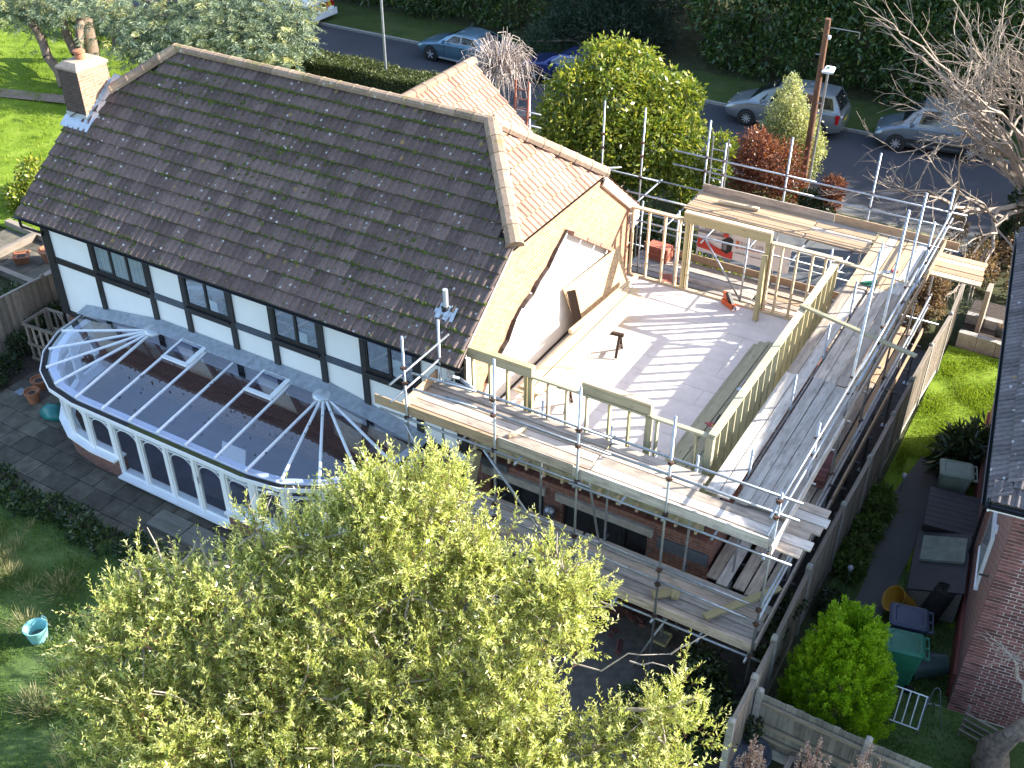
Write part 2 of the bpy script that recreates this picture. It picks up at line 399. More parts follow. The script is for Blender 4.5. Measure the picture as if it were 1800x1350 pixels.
def tile_slope(parent, o, u, vdir, W0, Lslope, inside, tw, g, mat, limit=None, seed=1, name='tile', flip=1):
    """tiles on a sloping plane: o lower-left corner, u along the eave, vdir up the slope. inside(a,b) says which stay.
    the first `limit` are objects, the rest become one joined part"""
    o = Vector(o); u = Vector(u).normalized(); vd = Vector(vdir).normalized(); nn = u.cross(vd).normalized()
    nc = round(W0/tw); tw = W0/nc; nr = int(round(Lslope/g)); g = Lslope/nr; L = g + .075
    me = tile_mesh(tw, L, mat); r = random.Random(seed); slots = []
    for j in range(nr):
        for i in range(nc):
            if inside((i+.5)*tw, (j+.5)*g): slots.append((i, j))
    rest = []
    for k, (i, j) in enumerate(slots):
        m = Matrix((u, vd, nn)).transposed().to_4x4()
        m.translation = o + u*((i+.5)*tw) + vd*(j*g + L*.5 - .03) + nn*(.02 + r.uniform(-.004,.005))
        m = m @ Matrix.Rotation(r.uniform(-.012,.012), 4, 'Z') @ Matrix.Rotation(R(-3.2)+r.uniform(-.006,.006), 4, 'X')
        if limit is None or k < limit: link(name, me, parent, m)
        else: rest.append(m)
    if rest:
        v, f, e = tile_geo(tw, L); n = len(v); V = []; F = []; E = []; T = []; inv = wm(parent).inverted()
        for k, m in enumerate(rest):
            mm = inv @ m; V += [tuple(mm @ Vector(p)) for p in v]; F += [tuple(a+k*n for a in q) for q in f]; E += e; T += [r.random()]*n
        q = bpy.data.meshes.new('tiles'); q.from_pydata(V, [], F); q.materials.append(mat)
        q.attributes.new('edge', 'FLOAT', 'POINT').data.foreach_set('value', E)
        q.attributes.new('tint', 'FLOAT', 'POINT').data.foreach_set('value', T)
        x = bpy.data.objects.new('tile_field', q); COL.objects.link(x); x.parent = parent; x['kind'] = 'stuff'
def ridge_tiles(parent, p0, p1, mat, r=.13, seg=.45, lift=.03, name='ridge_tile'):
    p0 = Vector(p0); p1 = Vector(p1); d = p1-p0; n = max(1, round(d.length/seg)); l = d.length/n
    k = ('rt', round(l,3), r, mat.name)
    if k not in _mc:
        b = MB(); N = 7; rings = []
        for x, rr in ((-l/2, r*1.06), (-l/2+.05, r*1.06), (-l/2+.055, r), (l/2+.02, r*.97)):
            rings.append([(x, rr*math.cos(a), rr*math.sin(a)*.8) for a in [math.pi*(-.08+1.16*i/(N-1)) for i in range(N)]])
        b.loft(rings, closed=False, caps=False)
        b.add(rings[0], [tuple(range(N))])
        me = b.mesh('ridge', mat); me.attributes.new('edge', 'FLOAT', 'POINT').data.foreach_set('value', [.3]*len(me.vertices))
        me.attributes.new('tint', 'FLOAT', 'POINT').data.foreach_set('value', [.6]*len(me.vertices)); _mc[k] = me
    for i in range(n):
        a = p0 + d*(i/n); c = p0 + d*((i+1)/n); link(name, _mc[k], parent, Matrix.Translation((0,0,lift)) @ frame(a, c))
XL, XR, YF, YB = -22.15, -9.85, 14.76, 22.28          # wall faces
RX0, RX1 = -22.55, -9.78                              # roof ends
YE, ZE, YR, ZR = 14.43, 4.52, 18.5, 7.7               # eave, ridge
YE2 = 2*YR-YE; SL = (ZR-ZE)/(YR-YE)
ZH = 6.17; YH = YE+(ZH-ZE)/SL; YH2 = 2*YR-YH          # half-hip eave
RDL, RDR = -20.5, -11.47                              # ridge ends
house = thing('house', 'detached black and white timbered house under a mossy brown tiled half-hipped roof', 'house', (-16, 18.5, 0))
# walls
b = MB(); b.box(XL, XR, YF, YF+.25, 1.78, 4.5); wf = b.build('upper_wall', M['render_white'], house)
b = MB(); b.box(XL+.02, XR-.4, YF+.03, YF+.28, -.05, 1.77); b.build('lower_wall', M['red_brick'], house)
for x0, x1, nm in ((XR-.25, XR, 'gable_wall'), (XL, XL+.25, 'gable_wall')):
    b = MB(); z = lambda y: ZE + SL*(min(y-YE, YE2-y)) - .1
    poly = [(x0,YF+.26,0),(x0,YB,0),(x0,YB,z(YB)),(x0,YH2,ZH-.1),(x0,YH,ZH-.1),(x0,YF+.26,z(YF+.26))]
    b.prism(poly, (x1-x0,0,0)).build(nm, M['gable_brick'], house)
MB().box(XL+.3, XR-.3, YB-.25, YB-.002, 0, 4.5).build('rear_wall', M['red_brick'], house)
# black framing on the upper wall
def fb(name, x0, x1, z0, z1, mat='black_timber', p=.05):
    return MB().box(x0, x1, YF-p, YF+.02, z0, z1).build(name, M[mat], house)
SX = [-20.47,-18.63,-17.51,-16.09,-14.87,-13.51,-12.37,-11.0]
fb('corner_post', XL-.04, XL+.2, 1.7, 4.48, p=.062)
fb('corner_post', XR-.2, XR+.03, 2.1, 4.48, p=.062)
fb('bressummer', XL+.21, -20.9, 1.66, 1.8, p=.06); fb('bressummer', -10.9, XR-.42, 1.9, 2.05, p=.06)
for x in SX: fb('timber_post', x-.075, x+.075, 1.79, 4.46, p=.056)
bays = [(XL+.21, SX[0]), (SX[0], SX[1]), (SX[1], SX[2]), (SX[2], SX[3]), (SX[3], SX[4]), (SX[4], SX[5]), (SX[5], SX[6]), (SX[6], SX[7]), (SX[7], XR-.21)]
t = NT('window_glass_plain'); t.b.inputs['Base Color'].default_value = (.16,.22,.26,1); t.b.inputs['Roughness'].default_value = .03; t.b.inputs['Specular IOR Level'].default_value = .8
M['window_dark'] = t.m
M['window_glass'] = glassmat('window_glass', (.9,.93,.95), 1.0, .16)
M['curtain'] = plain('curtain', (.55,.6,.62), .9, .15, 4); M['room_dark'] = plain('room_dark', (.16,.17,.18), .9, .5, 2)
for k, (a, c) in enumerate(bays):
    a += .075 if k else 0; c -= .075
    if k % 2 == 0 or k == 8: fb('mid_rail', a, c, 3.2, 3.36, 'blue_rail' if k else 'black_timber', .045)
    else:
        fb('sill_rail', a, c, 3.16, 3.34, p=.05)
        w = thing('tmp', None, None); w.name = 'window'; w.parent = house; w.matrix_basis = wm(house).inverted() @ Matrix.Translation(((a+c)/2, YF, 3.4))
        nl = 3 if k == 1 else 2
        # recess, frame, mullions, panes
        MB().box(a, c, YF-.003, YF+.012, 3.4, 4.44).build('room', M['room_dark'], w)
        for z0, z1 in ((3.35, 3.44), (4.38, 4.46)): MB().box(a, c, YF-.044, YF-.004, z0, z1).build('frame_rail', M['black_timber'], w)
        MB().box(a-.03, c+.03, YF-.12, YF-.052, 3.3, 3.352).build('sill', M['black_timber'], w)
        for i in range(nl+1):
            x = a + (c-a)*i/nl; hw = .035
            MB().box(max(a, x-hw), min(c, x+hw), YF-.046, YF-.002, 3.441, 4.379).build('mullion', M['black_timber'], w)
        for i in range(nl):
            x0 = a+(c-a)*i/nl+.036; x1 = a+(c-a)*(i+1)/nl-.036
            MB().box(x0, x1, YF-.024, YF-.018, 3.442, 4.378).build('pane', M['window_glass'], w)
            if k == 1:
                q = MB(); n = 7
                for j in range(n): q.box(x0+(x1-x0)*j/n, x0+(x1-x0)*(j+.9)/n, YF-.014-.004*(j % 2), YF-.008, 3.5 if i == 0 else 3.445, 4.37)
                q.build('curtain', M['curtain'], w)
            elif (k + i) % 2 == 0:
                q = MB(); q.box(x0+.02, x0+(x1-x0)*.45, YF-.014, YF-.008, 3.445, 3.72+.15*(k == 7)); q.build('blind', M['curtain'], w)
# white rendered corner strip and torn plaster edge by the new brickwork
b = MB(); zs = [2.05+.12*i for i in range(9)]; rr = random.Random(3)
for z in zs: b.box(XR-.02, XR+.06+rr.uniform(0,.14), YF+.02, YF+.2, z, z+.118)
b.build('torn_plaster_edge', plain('old_plaster', (.33,.27,.22), .95, .4, 9, bump=.6), house)
# roof structure: slabs under the tiles
M['felt'] = plain('felt', (.05,.045,.045), .9, .3, 6)
rf = MB(); e = .02
P = lambda x, y, z: (x, y, z-e)
def slab(pts, name, mat='felt'):
    a = [Vector(p) for p in pts]; n = (a[1]-a[0]).cross(a[2]-a[0]).normalized()
    if n.z < 0: n = -n
    return MB().prism([p - n*.03 for p in a], -n*.07).build(name, M[mat], house)
front = slab([(RX0,YE,ZE),(RX1,YE,ZE),(RX1,YH,ZH),(RDR,YR,ZR),(RDL,YR,ZR),(RX0,YH,ZH)], 'front_roof')
back = slab([(RX1,YE2,ZE),(RX0,YE2,ZE),(RX0,YH2,ZH),(RDL,YR,ZR),(RDR,YR,ZR),(RX1,YH2,ZH)], 'back_roof')
hipr = slab([(RX1,YH,ZH),(RX1,YH2,ZH),(RDR,YR,ZR)], 'right_half_hip')
hipl = slab([(RX0,YH2,ZH),(RX0,YH,ZH),(RDL,YR,ZR)], 'left_half_hip')
sl = Vector((0, YR-YE, ZR-ZE)); Ls = sl.length; bh = (YH-YE)/(YR-YE)*Ls
def in_front(a, c):
    if c < bh: return True
    k = (c-bh)/(Ls-bh); return k*(RDL-RX0)+.02 < a < (RX1-RX0) - k*(RX1-RDR)-.02
W0 = RX1-RX0
tile_slope(front, (RX0,YE-.03,ZE), (1,0,0), sl, W0, Ls, in_front, .36, .345, M['tile_mossy'], 300, 5)
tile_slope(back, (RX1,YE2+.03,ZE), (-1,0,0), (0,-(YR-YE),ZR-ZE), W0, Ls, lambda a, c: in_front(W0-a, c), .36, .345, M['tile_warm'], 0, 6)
hv = Vector((RDR-RX1, 0, ZR-ZH)); Wh = YH2-YH
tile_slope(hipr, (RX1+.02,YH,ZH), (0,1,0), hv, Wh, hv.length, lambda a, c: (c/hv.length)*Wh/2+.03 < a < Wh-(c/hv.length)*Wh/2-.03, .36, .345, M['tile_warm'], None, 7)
hv2 = Vector((RDL-RX0, 0, ZR-ZH))
tile_slope(hipl, (RX0-.02,YH2,ZH), (0,-1,0), hv2, Wh, hv2.length, lambda a, c: (c/hv2.length)*Wh/2+.03 < a < Wh-(c/hv2.length)*Wh/2-.03, .36, .345, M['tile_mossy'], 0, 8)
M['ridge'] = tilemat('ridge', (.19,.135,.095), (.31,.225,.16), (.15,.14,.03), .3, .8)
ridge_tiles(house, (RDL-.05,YR,ZR+.02), (RDR+.05,YR,ZR+.02), M['ridge'], .14)
for a, c in (((RX1+.05,YH-.03,ZH), (RDR,YR,ZR)), ((RX1+.05,YH2+.03,ZH), (RDR,YR,ZR)), ((RX0-.05+.42*(RDL-RX0),YH-.03+.42*(YR-YH),ZH+.42*(ZR-ZH)), (RDL,YR,ZR)), ((RX0-.05,YH2+.03,ZH), (RDL,YR,ZR))):
    ridge_tiles(house, a, c, M['ridge'], .185, name='hip_tile')
# verges: mortar edge under the end tiles
M['mortar'] = plain('mortar', (.42,.3,.24), .95, .3, 10)
for x in (RX1-.03, RX0+.03):
    for y0, z0, y1, z1 in ((YE,ZE,YH,ZH), (YH2,ZH,YE2,ZE)):
        beam('verge_bedding', (x,y0,z0-.035), (x,y1,z1-.035), .09, .07, M['mortar'], house)
# half-hip eave: white fascia and black gutter; cream barge box on the rear verge
MB().box(RX1-.14, RX1-.1, YH-.02, YH2+.02, ZH-.2, ZH-.03).build('half_hip_fascia', M['white_paint'], house)
def gutter(name, p0, p1, parent, mat, r=.06):
    p0 = Vector(p0); p1 = Vector(p1); m = frame(p0, p1); l = (p1-p0).length/2; b = MB()
    out = [(r*math.cos(a), r*math.sin(a)) for a in [math.pi+math.pi*i/6 for i in range(7)]]; inn = [(.82*y, .82*z) for y, z in out]
    ring = out + inn[::-1]
    b.loft([[m @ Vector((s*l, y, z)) for y, z in ring] for s in (-1, 1)]); return b.build(name, mat, parent)
gutter('half_hip_gutter', (RX1+.02,YH-.05,ZH-.03), (RX1+.02,YH2+.02,ZH-.03), house, M['black_plastic'], .05)
M['cream'] = plain('cream', (.6,.46,.36), .6, .1, 4)
for y0, z0, y1, z1 in ((YH2,ZH,YE2,ZE),):
    beam('barge_board', (RX1-.01,y0+.1,z0-.21), (RX1-.01,y1,z1-.13), .035, .2, M['cream'], house)
    beam('barge_soffit', (RX1-.06,y0+.05,z0-.3), (RX1-.06,y1-.02,z1-.22), .1, .03, M['cream'], house)
MB().box(RX1-.3, RX1+.03, YE2-.32, YE2+.02, ZE-.34, ZE-.1).build('box_end', M['white_paint'], house)
# front eave
MB().box(RX0+.02, RX1-.02, YE+.06, YE+.1, ZE-.2, ZE-.045).build('fascia', M['black_timber'], house)
MB().box(XL-.02, XR+.02, YE+.101, YF-.002, ZE-.2, ZE-.17).build('soffit', M['black_timber'], house)
gutter('gutter', (RX0-.12,YE-.03,ZE-.05), (RX1+.04,YE-.03,ZE-.05), house, M['black_plastic'], .065)
b = MB(); b.path([(RX0+.1,YE-.03,ZE-.1),(RX0+.1,YE-.03,ZE-.3),(XL+.06,YF-.1,ZE-.5),(XL-.07,YF-.02,ZE-.65),(XL-.07,YF-.02,1.0)], .034, 8); b.build('downpipe', M['black_plastic'], house, smooth=True)
b = MB(); b.path([(-10.0,YE-.03,ZE-.1),(-10.0,YE-.03,ZE-.28),(-9.9,YE+.2,ZE-.45),(-9.5,YE+.1,ZE-.5)], .036, 8); b.build('downpipe', M['lead'], house, smooth=True)
# soil vent pipe with its lead slate
zv = lambda y: ZE + SL*(y-YE)
sv = thing('tmp', None, None); sv.name = 'vent_pipe'; sv.parent = house; sv.matrix_basis = wm(house).inverted() @ Matrix.Translation((-10.55,15.2,zv(15.2)))
b = MB(); b.tube((-10.55,15.2,zv(15.2)-.05), (-10.55,15.2,zv(15.2)+.5), .055, n=12); b.build('pipe', M['new_lead'], sv, smooth=True, auto=40)
b = MB(); b.lathe([(.06,.0),(.085,-.02),(.09,-.1)], (-10.55,15.2,zv(15.2)+.12), 12); b.build('collar', M['rubber'], sv, smooth=True)
ang = math.atan(SL); mm = Matrix.Translation((-10.52,15.13,zv(15.13)+.075)) @ Matrix.Rotation(ang, 4, 'X')
b = MB()
for i in range(6): b.obox(mm @ Matrix.Translation((-.2+.08*i,0,.012*(i % 2))), .081, .36-.05*(i % 2), .012)
b.build('lead_slate', M['new_lead'], sv)
# chimney
ch = thing('tmp', None, None); ch.name = 'chimney'; ch.parent = house; ch.matrix_basis = wm(house).inverted() @ Matrix.Translation((-22.2,16.9,0))
M['chimney_brick'] = brickmat('chimney_brick', ((.085,.05,.038),(.055,.037,.032)), (.09,.08,.068), plane='y')  # front face: its shade is put into a darker brick colour
M['chimney_brick_x_lit'] = brickmat('chimney_brick_x_lit', ((.33,.19,.12),(.24,.13,.08)), (.34,.28,.22), plane='x')  # right face: sunlight painted in as a paler copy of the same brick
cx0, cx1, cy0, cy1, cz = -22.62, -21.93, 16.6, 17.52, 7.46
zc = zv(cy0)
MB().box(cx0, cx1-.02, cy0, cy1, 4.6, cz).build('stack', M['chimney_brick'], ch)
MB().box(cx1-.019, cx1, cy0+.002, cy1-.002, 4.7, cz-.002).build('stack_face', M['chimney_brick_x_lit'], ch)
b = MB(); b.box(cx0-.03, cx1+.03, cy0-.03, cy1+.03, cz+.001, cz+.05)
b.loft([[(cx0-.03,cy0-.03,cz+.051),(cx1+.03,cy0-.03,cz+.051),(cx1+.03,cy1+.03,cz+.051),(cx0-.03,cy1+.03,cz+.051)], [(cx0+.12,cy0+.12,cz+.16),(cx1-.12,cy0+.12,cz+.16),(cx1-.12,cy1-.12,cz+.16),(cx0+.12,cy1-.12,cz+.16)]])
b.build('flaunching', plain('flaunch', (.33,.26,.2), .95, .3, 9), ch)
b = MB(); b.lathe([(.13,0),(.12,.12),(.1,.14),(.105,.16),(.15,.17),(.14,.22),(.02,.26)], ((cx0+cx1)/2, (cy0+cy1)/2, cz+.14), 14); b.build('pot', M['terracotta'], ch, smooth=True, auto=40)
# stepped lead flashing up the slope and apron below
b = MB()
nst = 8
for i in range(nst):
    y0 = cy0 + (cy1-cy0)*i/nst; y1 = cy0 + (cy1-cy0)*(i+1)/nst
    b.prism([(cx1+.003,y0,zv(y0)-.05),(cx1+.003,y1,zv(y1)-.05),(cx1+.003,y1,zv(y1)+.13),(cx1+.003,y0+.02,zv(y0)+.19),(cx1+.003,y0,zv(y0)+.13)], (.012,0,0))
b.build('step_flashing', M['new_lead'], ch)
m2 = Matrix.Translation((cx1+.13,(cy0+cy1)/2+.03,zv((cy0+cy1)/2+.03)+.075)) @ Matrix.Rotation(ang, 4, 'X')
MB().obox(m2, .24, (cy1-cy0)/math.cos(ang)+.28, .02).build('side_soaker', M['new_lead'], ch)
m2 = Matrix.Translation(((cx0+cx1)/2+.06,cy0-.13,zv(cy0-.13)+.08)) @ Matrix.Rotation(ang, 4, 'X')
b = MB(); b.obox(m2, .95, .32, .02); b.box(cx0-.01, cx1+.014, cy0-.022, cy0-.002, zc-.05, zc+.18); b.build('apron', M['new_lead'], ch)
# rear porch wing with its own small gable roof
wx, wz, wy1 = -15.3, 6.75, 23.75
pw = thing('tmp', None, None); pw.name = 'rear_wing'; pw.parent = house; pw.matrix_basis = wm(house).inverted() @ Matrix.Translation((wx,23,0))
hw = 2.55; we = 4.52; ws = (wz-we)/hw; y0 = 19.6
MB().prism([(wx-hw+.3,23.5,0),(wx+hw-.3,23.5,0),(wx+hw-.3,23.5,we+.1),(wx,23.5,wz-.25),(wx-hw+.3,23.5,we+.1)], (0,-1.2,0)).build('wing_wall', M['red_brick'], pw)
for s in (1, -1):
    a = [(wx,y0,wz),(wx,wy1,wz),(wx+s*hw,wy1,we),(wx+s*hw,y0,we)]; q = [Vector(p) for p in a]; n = (q[1]-q[0]).cross(q[2]-q[0]).normalized(); n = n if n.z > 0 else -n
    sl_ = MB().prism([p-n*.03 for p in q], -n*.07).build('wing_roof', M['felt'], pw)
    vd = Vector((-s*hw, 0, wz-we))
    o = (wx+s*hw, y0, we) if s > 0 else (wx+s*hw, wy1, we)
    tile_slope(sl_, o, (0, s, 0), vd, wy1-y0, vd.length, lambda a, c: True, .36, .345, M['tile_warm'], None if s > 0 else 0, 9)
ridge_tiles(pw, (wx,y0,wz+.02), (wx,wy1+.02,wz+.02), M['ridge'], .14)

# moss growing along the course edges, thicker towards the ridge
gm_ = np.random.default_rng(77); nrow = int(round(Ls/.345)); gg_ = Ls/nrow; N0 = 21000
a_ = gm_.uniform(0, W0, N0); rw = gm_.integers(0, nrow, N0); c_ = rw*gg_ - .012 + gm_.normal(size=N0)*.014
rnd_up = gm_.random(N0) < .16; c_ = np.where(rnd_up, gm_.uniform(0, Ls, N0), c_)
pat = np.sin(a_*1.9+rw*2.1)+np.sin(a_*4.3+rw*5.0)*.7+np.sin(a_*.6+c_*1.3)*.8
keep = (pat + 1.5*(c_/Ls)**2 > gm_.uniform(-.8, 2.2, N0)) & (~rnd_up | (pat > .6)) & (c_ > 0) & (c_ < Ls)
k_ = np.clip((c_-bh)/(Ls-bh), 0, 1); keep &= (a_ > k_*(RDL-RX0)) & (a_ < W0-k_*(RX1-RDR))
a_, c_ = a_[keep], c_[keep]; vd_ = np.array(sl.normalized()); nn_ = np.array(Vector((1,0,0)).cross(sl).normalized()); n_ = len(a_)
P0 = np.array([RX0,YE-.03,ZE]) + a_[:,None]*np.array([1.,0,0]) + c_[:,None]*vd_ + nn_*.045; sz_ = gm_.uniform(.014,.042,n_)*np.where(gm_.random(n_) < .1, 1.6, 1)
tri = []
th_ = gm_.uniform(0,6.28,n_)
cor = [P0 + (np.cos(th_+q*1.5708)*sz_*1.3)[:,None]*np.array([1.,0,0]) + (np.sin(th_+q*1.5708)*sz_)[:,None]*vd_ - nn_*.012 for q in range(4)]; top_ = P0 + nn_*(sz_*.7)[:,None]
for q in range(4): tri.append(np.stack([cor[q], cor[(q+1)%4], top_], 1))
V = np.concatenate(tri); me = bpy.data.meshes.new('moss'); me.from_pydata(V.reshape(-1,3).tolist(), [], np.arange(len(V)*3).reshape(-1,3).tolist()); me.materials.append(plain('moss', (.065,.085,.014), .95, .6, 5))
mo = bpy.data.objects.new('moss', me); COL.objects.link(mo); mo.parent = front; mo.matrix_basis = wm(front).inverted(); mo['kind'] = 'stuff'
# ------------------------------------------------------------------ conservatory
M['roof_glass'] = glassmat('roof_glass', (.86,.88,.95), 1.2, .13)
M['side_glass'] = glassmat('side_glass', (.93,.95,.945), 1.2, .06)
M['upvc'] = plain('upvc', (.82,.84,.86), .3, .03, 3)
con = thing('conservatory', 'white framed glass conservatory with fan-shaped ends against the house front', 'conservatory', (-15.97, 12.6, 0))
CX = [-18.48 + .836*k for k in range(7)]; hubL = Vector((CX[0]-.05, 14.5, 2.45)); hubR = Vector((CX[6]+.05, 14.5, 2.45)); GZ = 2.05; GY = 11.98
def fan(hub, s, r=2.52): return [Vector((hub.x - s*r*math.sin(R(18*k)), 14.5 - r*math.cos(R(18*k)), GZ)) for k in range(0, 6)]
fl = fan(hubL, 1); fr_ = fan(hubR, -1)
fl[0] = Vector((CX[0], GY, GZ)); fr_[0] = Vector((CX[6], GY, GZ))
outline = fl[::-1] + [Vector((x, GY, GZ)) for x in CX[1:6]] + fr_          # gutter line, left wall end to right wall end
# plan shrinks 6 cm for the wall below
cen = Vector((-15.97, 14.0, 0))
def off(p, d, z):
    q = Vector((p.x, p.y, 0)); v = (q - Vector((min(max(p.x, hubL.x), hubR.x), 14.5, 0))).normalized(); q = q + v*d; q.z = z; return q
# floor, dwarf wall, sill, gutter and eaves beam along the outline
fo = [off(p, -.1, .06) for p in outline]
b = MB(); b.add([tuple(p) for p in fo] + [(fo[-1].x, YF, .06), (fo[0].x, YF, .06)], [tuple(range(len(fo)+2))]); b.build('floor', plain('cons_floor', (.1,.095,.13), .5, .3, 1.5), con)
for i in range(len(outline)-1):
    p, q = outline[i], outline[i+1]; door = -17.7 < (p.x+q.x)/2 < -13.9 and p.y < 12.1
    zb = .16 if door else .6
    def seg(name, d0, d1, z0, z1, mat, par=con):
        a, c, e_, g_ = off(p, d0, z0), off(q, d0, z0), off(q, d1, z0), off(p, d1, z0)
        return MB().prism([a, c, e_, g_], (0, 0, z1-z0)).build(name, mat, par)
    seg('dwarf_wall' if not door else 'threshold_wall', -.28, -.04, -.02, zb-.05, M['red_brick'])
    seg('sill', -.3, .07, zb-.049, zb, M['upvc'])
    seg('eaves_beam', -.2, -.02, 1.83, 1.98, M['upvc'])
    # gutter: floor, outer lip, moss lying in it
    seg('gutter_floor', .0, .16, 1.93, 1.95, M['upvc']); seg('gutter_lip', .161, .18, 1.93, 2.03, M['upvc'])
    seg('gutter_moss', .01, .155, 1.951, 1.985, plain('gutter_moss_%d' % i, (.06,.07,.02) if i in (7,8,9,10) else (.03,.03,.028), .95, .5, 16, bump=.6))
    # corner post, frame, window with an arched glazing bar
    a, c = off(p, -.11, 0), off(q, -.11, 0); d = (c-a).normalized(); L = (c-a).length
    m = frame(a, c)
    def bar(name, s0, s1, z0, z1, th=.06, mat=M['upvc'], par=con, o=0):
        A = a + d*s0; nrm = Vector((-d.y, d.x, 0)); A = A + nrm*(-th/2+o)
        B = a + d*s1 + nrm*(-th/2+o)
        return MB().prism([(A.x,A.y,z0),(B.x,B.y,z0),(B.x+nrm.x*th,B.y+nrm.y*th,z0),(A.x+nrm.x*th,A.y+nrm.y*th,z0)], (0,0,z1-z0)).build(name, mat, par)
    pw_ = .045 if door else .075
    bar('post', 0, pw_, zb, 1.829, .11); bar('post', L-pw_, L, zb, 1.829, .11)
    w = thing('tmp', None, None); w.name = 'door_leaf' if door else 'window'; w.parent = con; w.matrix_basis = wm(con).inverted() @ Matrix.Translation((a+c)/2)
    s0, s1 = pw_+.001, L-pw_-.001
    bar('stile', s0, s0+.045, zb+.002, 1.828, .06, par=w); bar('stile', s1-.045, s1, zb+.002, 1.828, .06, par=w)
    bar('bottom_rail', s0+.046, s1-.046, zb+.003, zb+.075, .06, par=w); bar('top_rail', s0+.046, s1-.046, 1.76, 1.827, .06, par=w)
    bar('transom', s0+.046, s1-.046, 1.53, 1.56, .05, par=w)
    ar = MB(); rr = (s1-s0-.09)/2; cs = (s0+s1)/2; pts = []
    for k in range(9):
        an = math.pi*k/8; pts.append(a + d*(cs - rr*math.cos(an)) + Vector((0,0,1.28 + min(rr,.26)*math.sin(an)*.95)))
    ar.path(pts, .014, 5); ar.build('arched_bar', M['upvc'], w)
    bar('pane', s0+.046, s1-.046, zb+.076, 1.759, .012, M['side_glass'], w)
    if door and i in (8, 9):
        h = MB(); hs = s1-.03 if i == 8 else s0+.03; g_ = a + d*hs + Vector((d.y, -d.x, 0))*.06
        h.tube((g_.x,g_.y,1.0), (g_.x,g_.y,1.18), .014, n=6); h.build('door_handle', M['galv'], w)
# glass roof: glazing bars and panes
bars = [(Vector((x, 14.5, 2.45)), Vector((x, GY-.02, GZ+.02))) for x in CX[1:6]]
for hub, fn in ((hubL, fl), (hubR, fr_)):
    for p in fn[:5]: bars.append((hub.copy(), p + (p-Vector((hub.x,14.5,GZ))).normalized()*.02 + Vector((0,0,.02))))
for a, c in bars:
    o = beam('glazing_bar', a, c, .062, .045, M['upvc'], con)
    beam('bar_cap', a+Vector((0,0,.03)), c+Vector((0,0,.03)), .026, .016, M['upvc'], con)
for i in range(6): 
    x0, x1 = CX[i]+.032, CX[i+1]-.032
    MB().prism([(x0,GY,GZ+.02),(x1,GY,GZ+.02),(x1,14.5,2.45),(x0,14.5,2.45)], (0,0,.014)).build('roof_pane', M['roof_glass'], con)
for hub, fn, s in ((hubL, fl, 1), (hubR, fr_, -1)):
    for k in range(5):
        pl = [hub + Vector((0,0,.0)), fn[k] + Vector((0,0,.02)), fn[k+1] + Vector((0,0,.02))]
        MB().prism([tuple(p) for p in (pl if s < 0 else pl[::-1])], (0,0,.014)).build('roof_pane', M['roof_glass'], con)
    b = MB(); b.lathe([(.0,.11),(.12,.1),(.22,.055),(.25,.02),(.25,-.02)], hub, 12); b.build('hub_cap', M['new_lead'], con, smooth=True)
# two opening roof vents
for i in (1, 4):
    x0, x1 = CX[i]+.02, CX[i+1]-.02
    v = thing('tmp', None, None); v.name = 'roof_vent'; v.parent = con; v.matrix_basis = wm(con).inverted() @ Matrix.Translation(((x0+x1)/2, 14.2, 2.45))
    zq = lambda y: 2.47 + (y-14.5)*.1587 + .04
    for nm, p0, p1, w_ in (('vent_rail', (x0,14.5,zq(14.5)), (x1,14.5,zq(14.5)), .05), ('vent_rail', (x0,13.85,zq(13.85)), (x1,13.85,zq(13.85)), .11), ('vent_stile', (x0+.03,13.91,zq(13.91)), (x0+.03,14.47,zq(14.47)), .06), ('vent_stile', (x1-.06,13.91,zq(13.91)), (x1-.06,14.47,zq(14.47)), .12)):
        beam(nm, p0, p1, w_, .05, M['upvc'], v)
    MB().prism([(x0+.06,13.91,zq(13.91)+.01),(x1-.12,13.91,zq(13.91)+.01),(x1-.12,14.47,zq(14.47)+.01),(x0+.06,14.47,zq(14.47)+.01)], (0,0,.012)).build('vent_pane', M['roof_glass'], v)
# lead flashing against the wall
def strip(pts, name):
    b = MB()
    for p, q in zip(pts, pts[1:]):
        n = max(2, int(abs(q[0]-p[0])/.12))
        for k in range(n):
            A = [p[j]+(q[j]-p[j])*k/n for j in range(3)]; B = [p[j]+(q[j]-p[j])*(k+1)/n for j in range(3)]
            wv = .006*math.sin(k*2.1)
            b.prism([(A[0],14.40+wv,A[1]),(B[0],14.40-wv,B[1]),(B[0],14.735,B[2]),(A[0],14.735,A[2])], (0,0,.012))
    b.build(name, M['lead'], con)
strip([(-21.2,2.13,2.2), (hubL.x,2.49,2.62), (hubR.x,2.49,2.62), (-10.75,2.13,2.2)], 'lead_flashing')
# dead leaves lying on the glass, furniture seen through it
b = MB(); rr = random.Random(11)
for i in range(90):
    x = rr.uniform(-18.3, -12.9); y = rr.triangular(12.1, 14.2, 13.2); z = GZ+.04 + (y-GY)*.1587
    a = rr.uniform(0, 6.28); s = rr.uniform(.015, .04)
    b.add([(x+s*math.cos(a),y+s*math.sin(a),z),(x-s*.6*math.sin(a),y+s*.6*math.cos(a),z+.012),(x-s*math.cos(a),y-s*math.sin(a),z),(x+s*.6*math.sin(a),y-s*.6*math.cos(a),z+.008)], [(0,1,2,3)])
o = b.build('fallen_leaves', plain('dead_leaf', (.035,.025,.018), .9, .4, 20)); tag(o, 'scattered dark dead leaves lying on the conservatory glass roof', 'leaves', kind='stuff')
bd = thing('display_board', 'white rectangular board standing inside the conservatory under the glass roof', 'board', (-15.3, 13.3, .06))
MB().obox(Matrix.Translation((-15.3,13.3,.55)) @ Matrix.Rotation(R(-14), 4, 'X'), .7, .03, .92).build('panel', M['upvc'], bd)
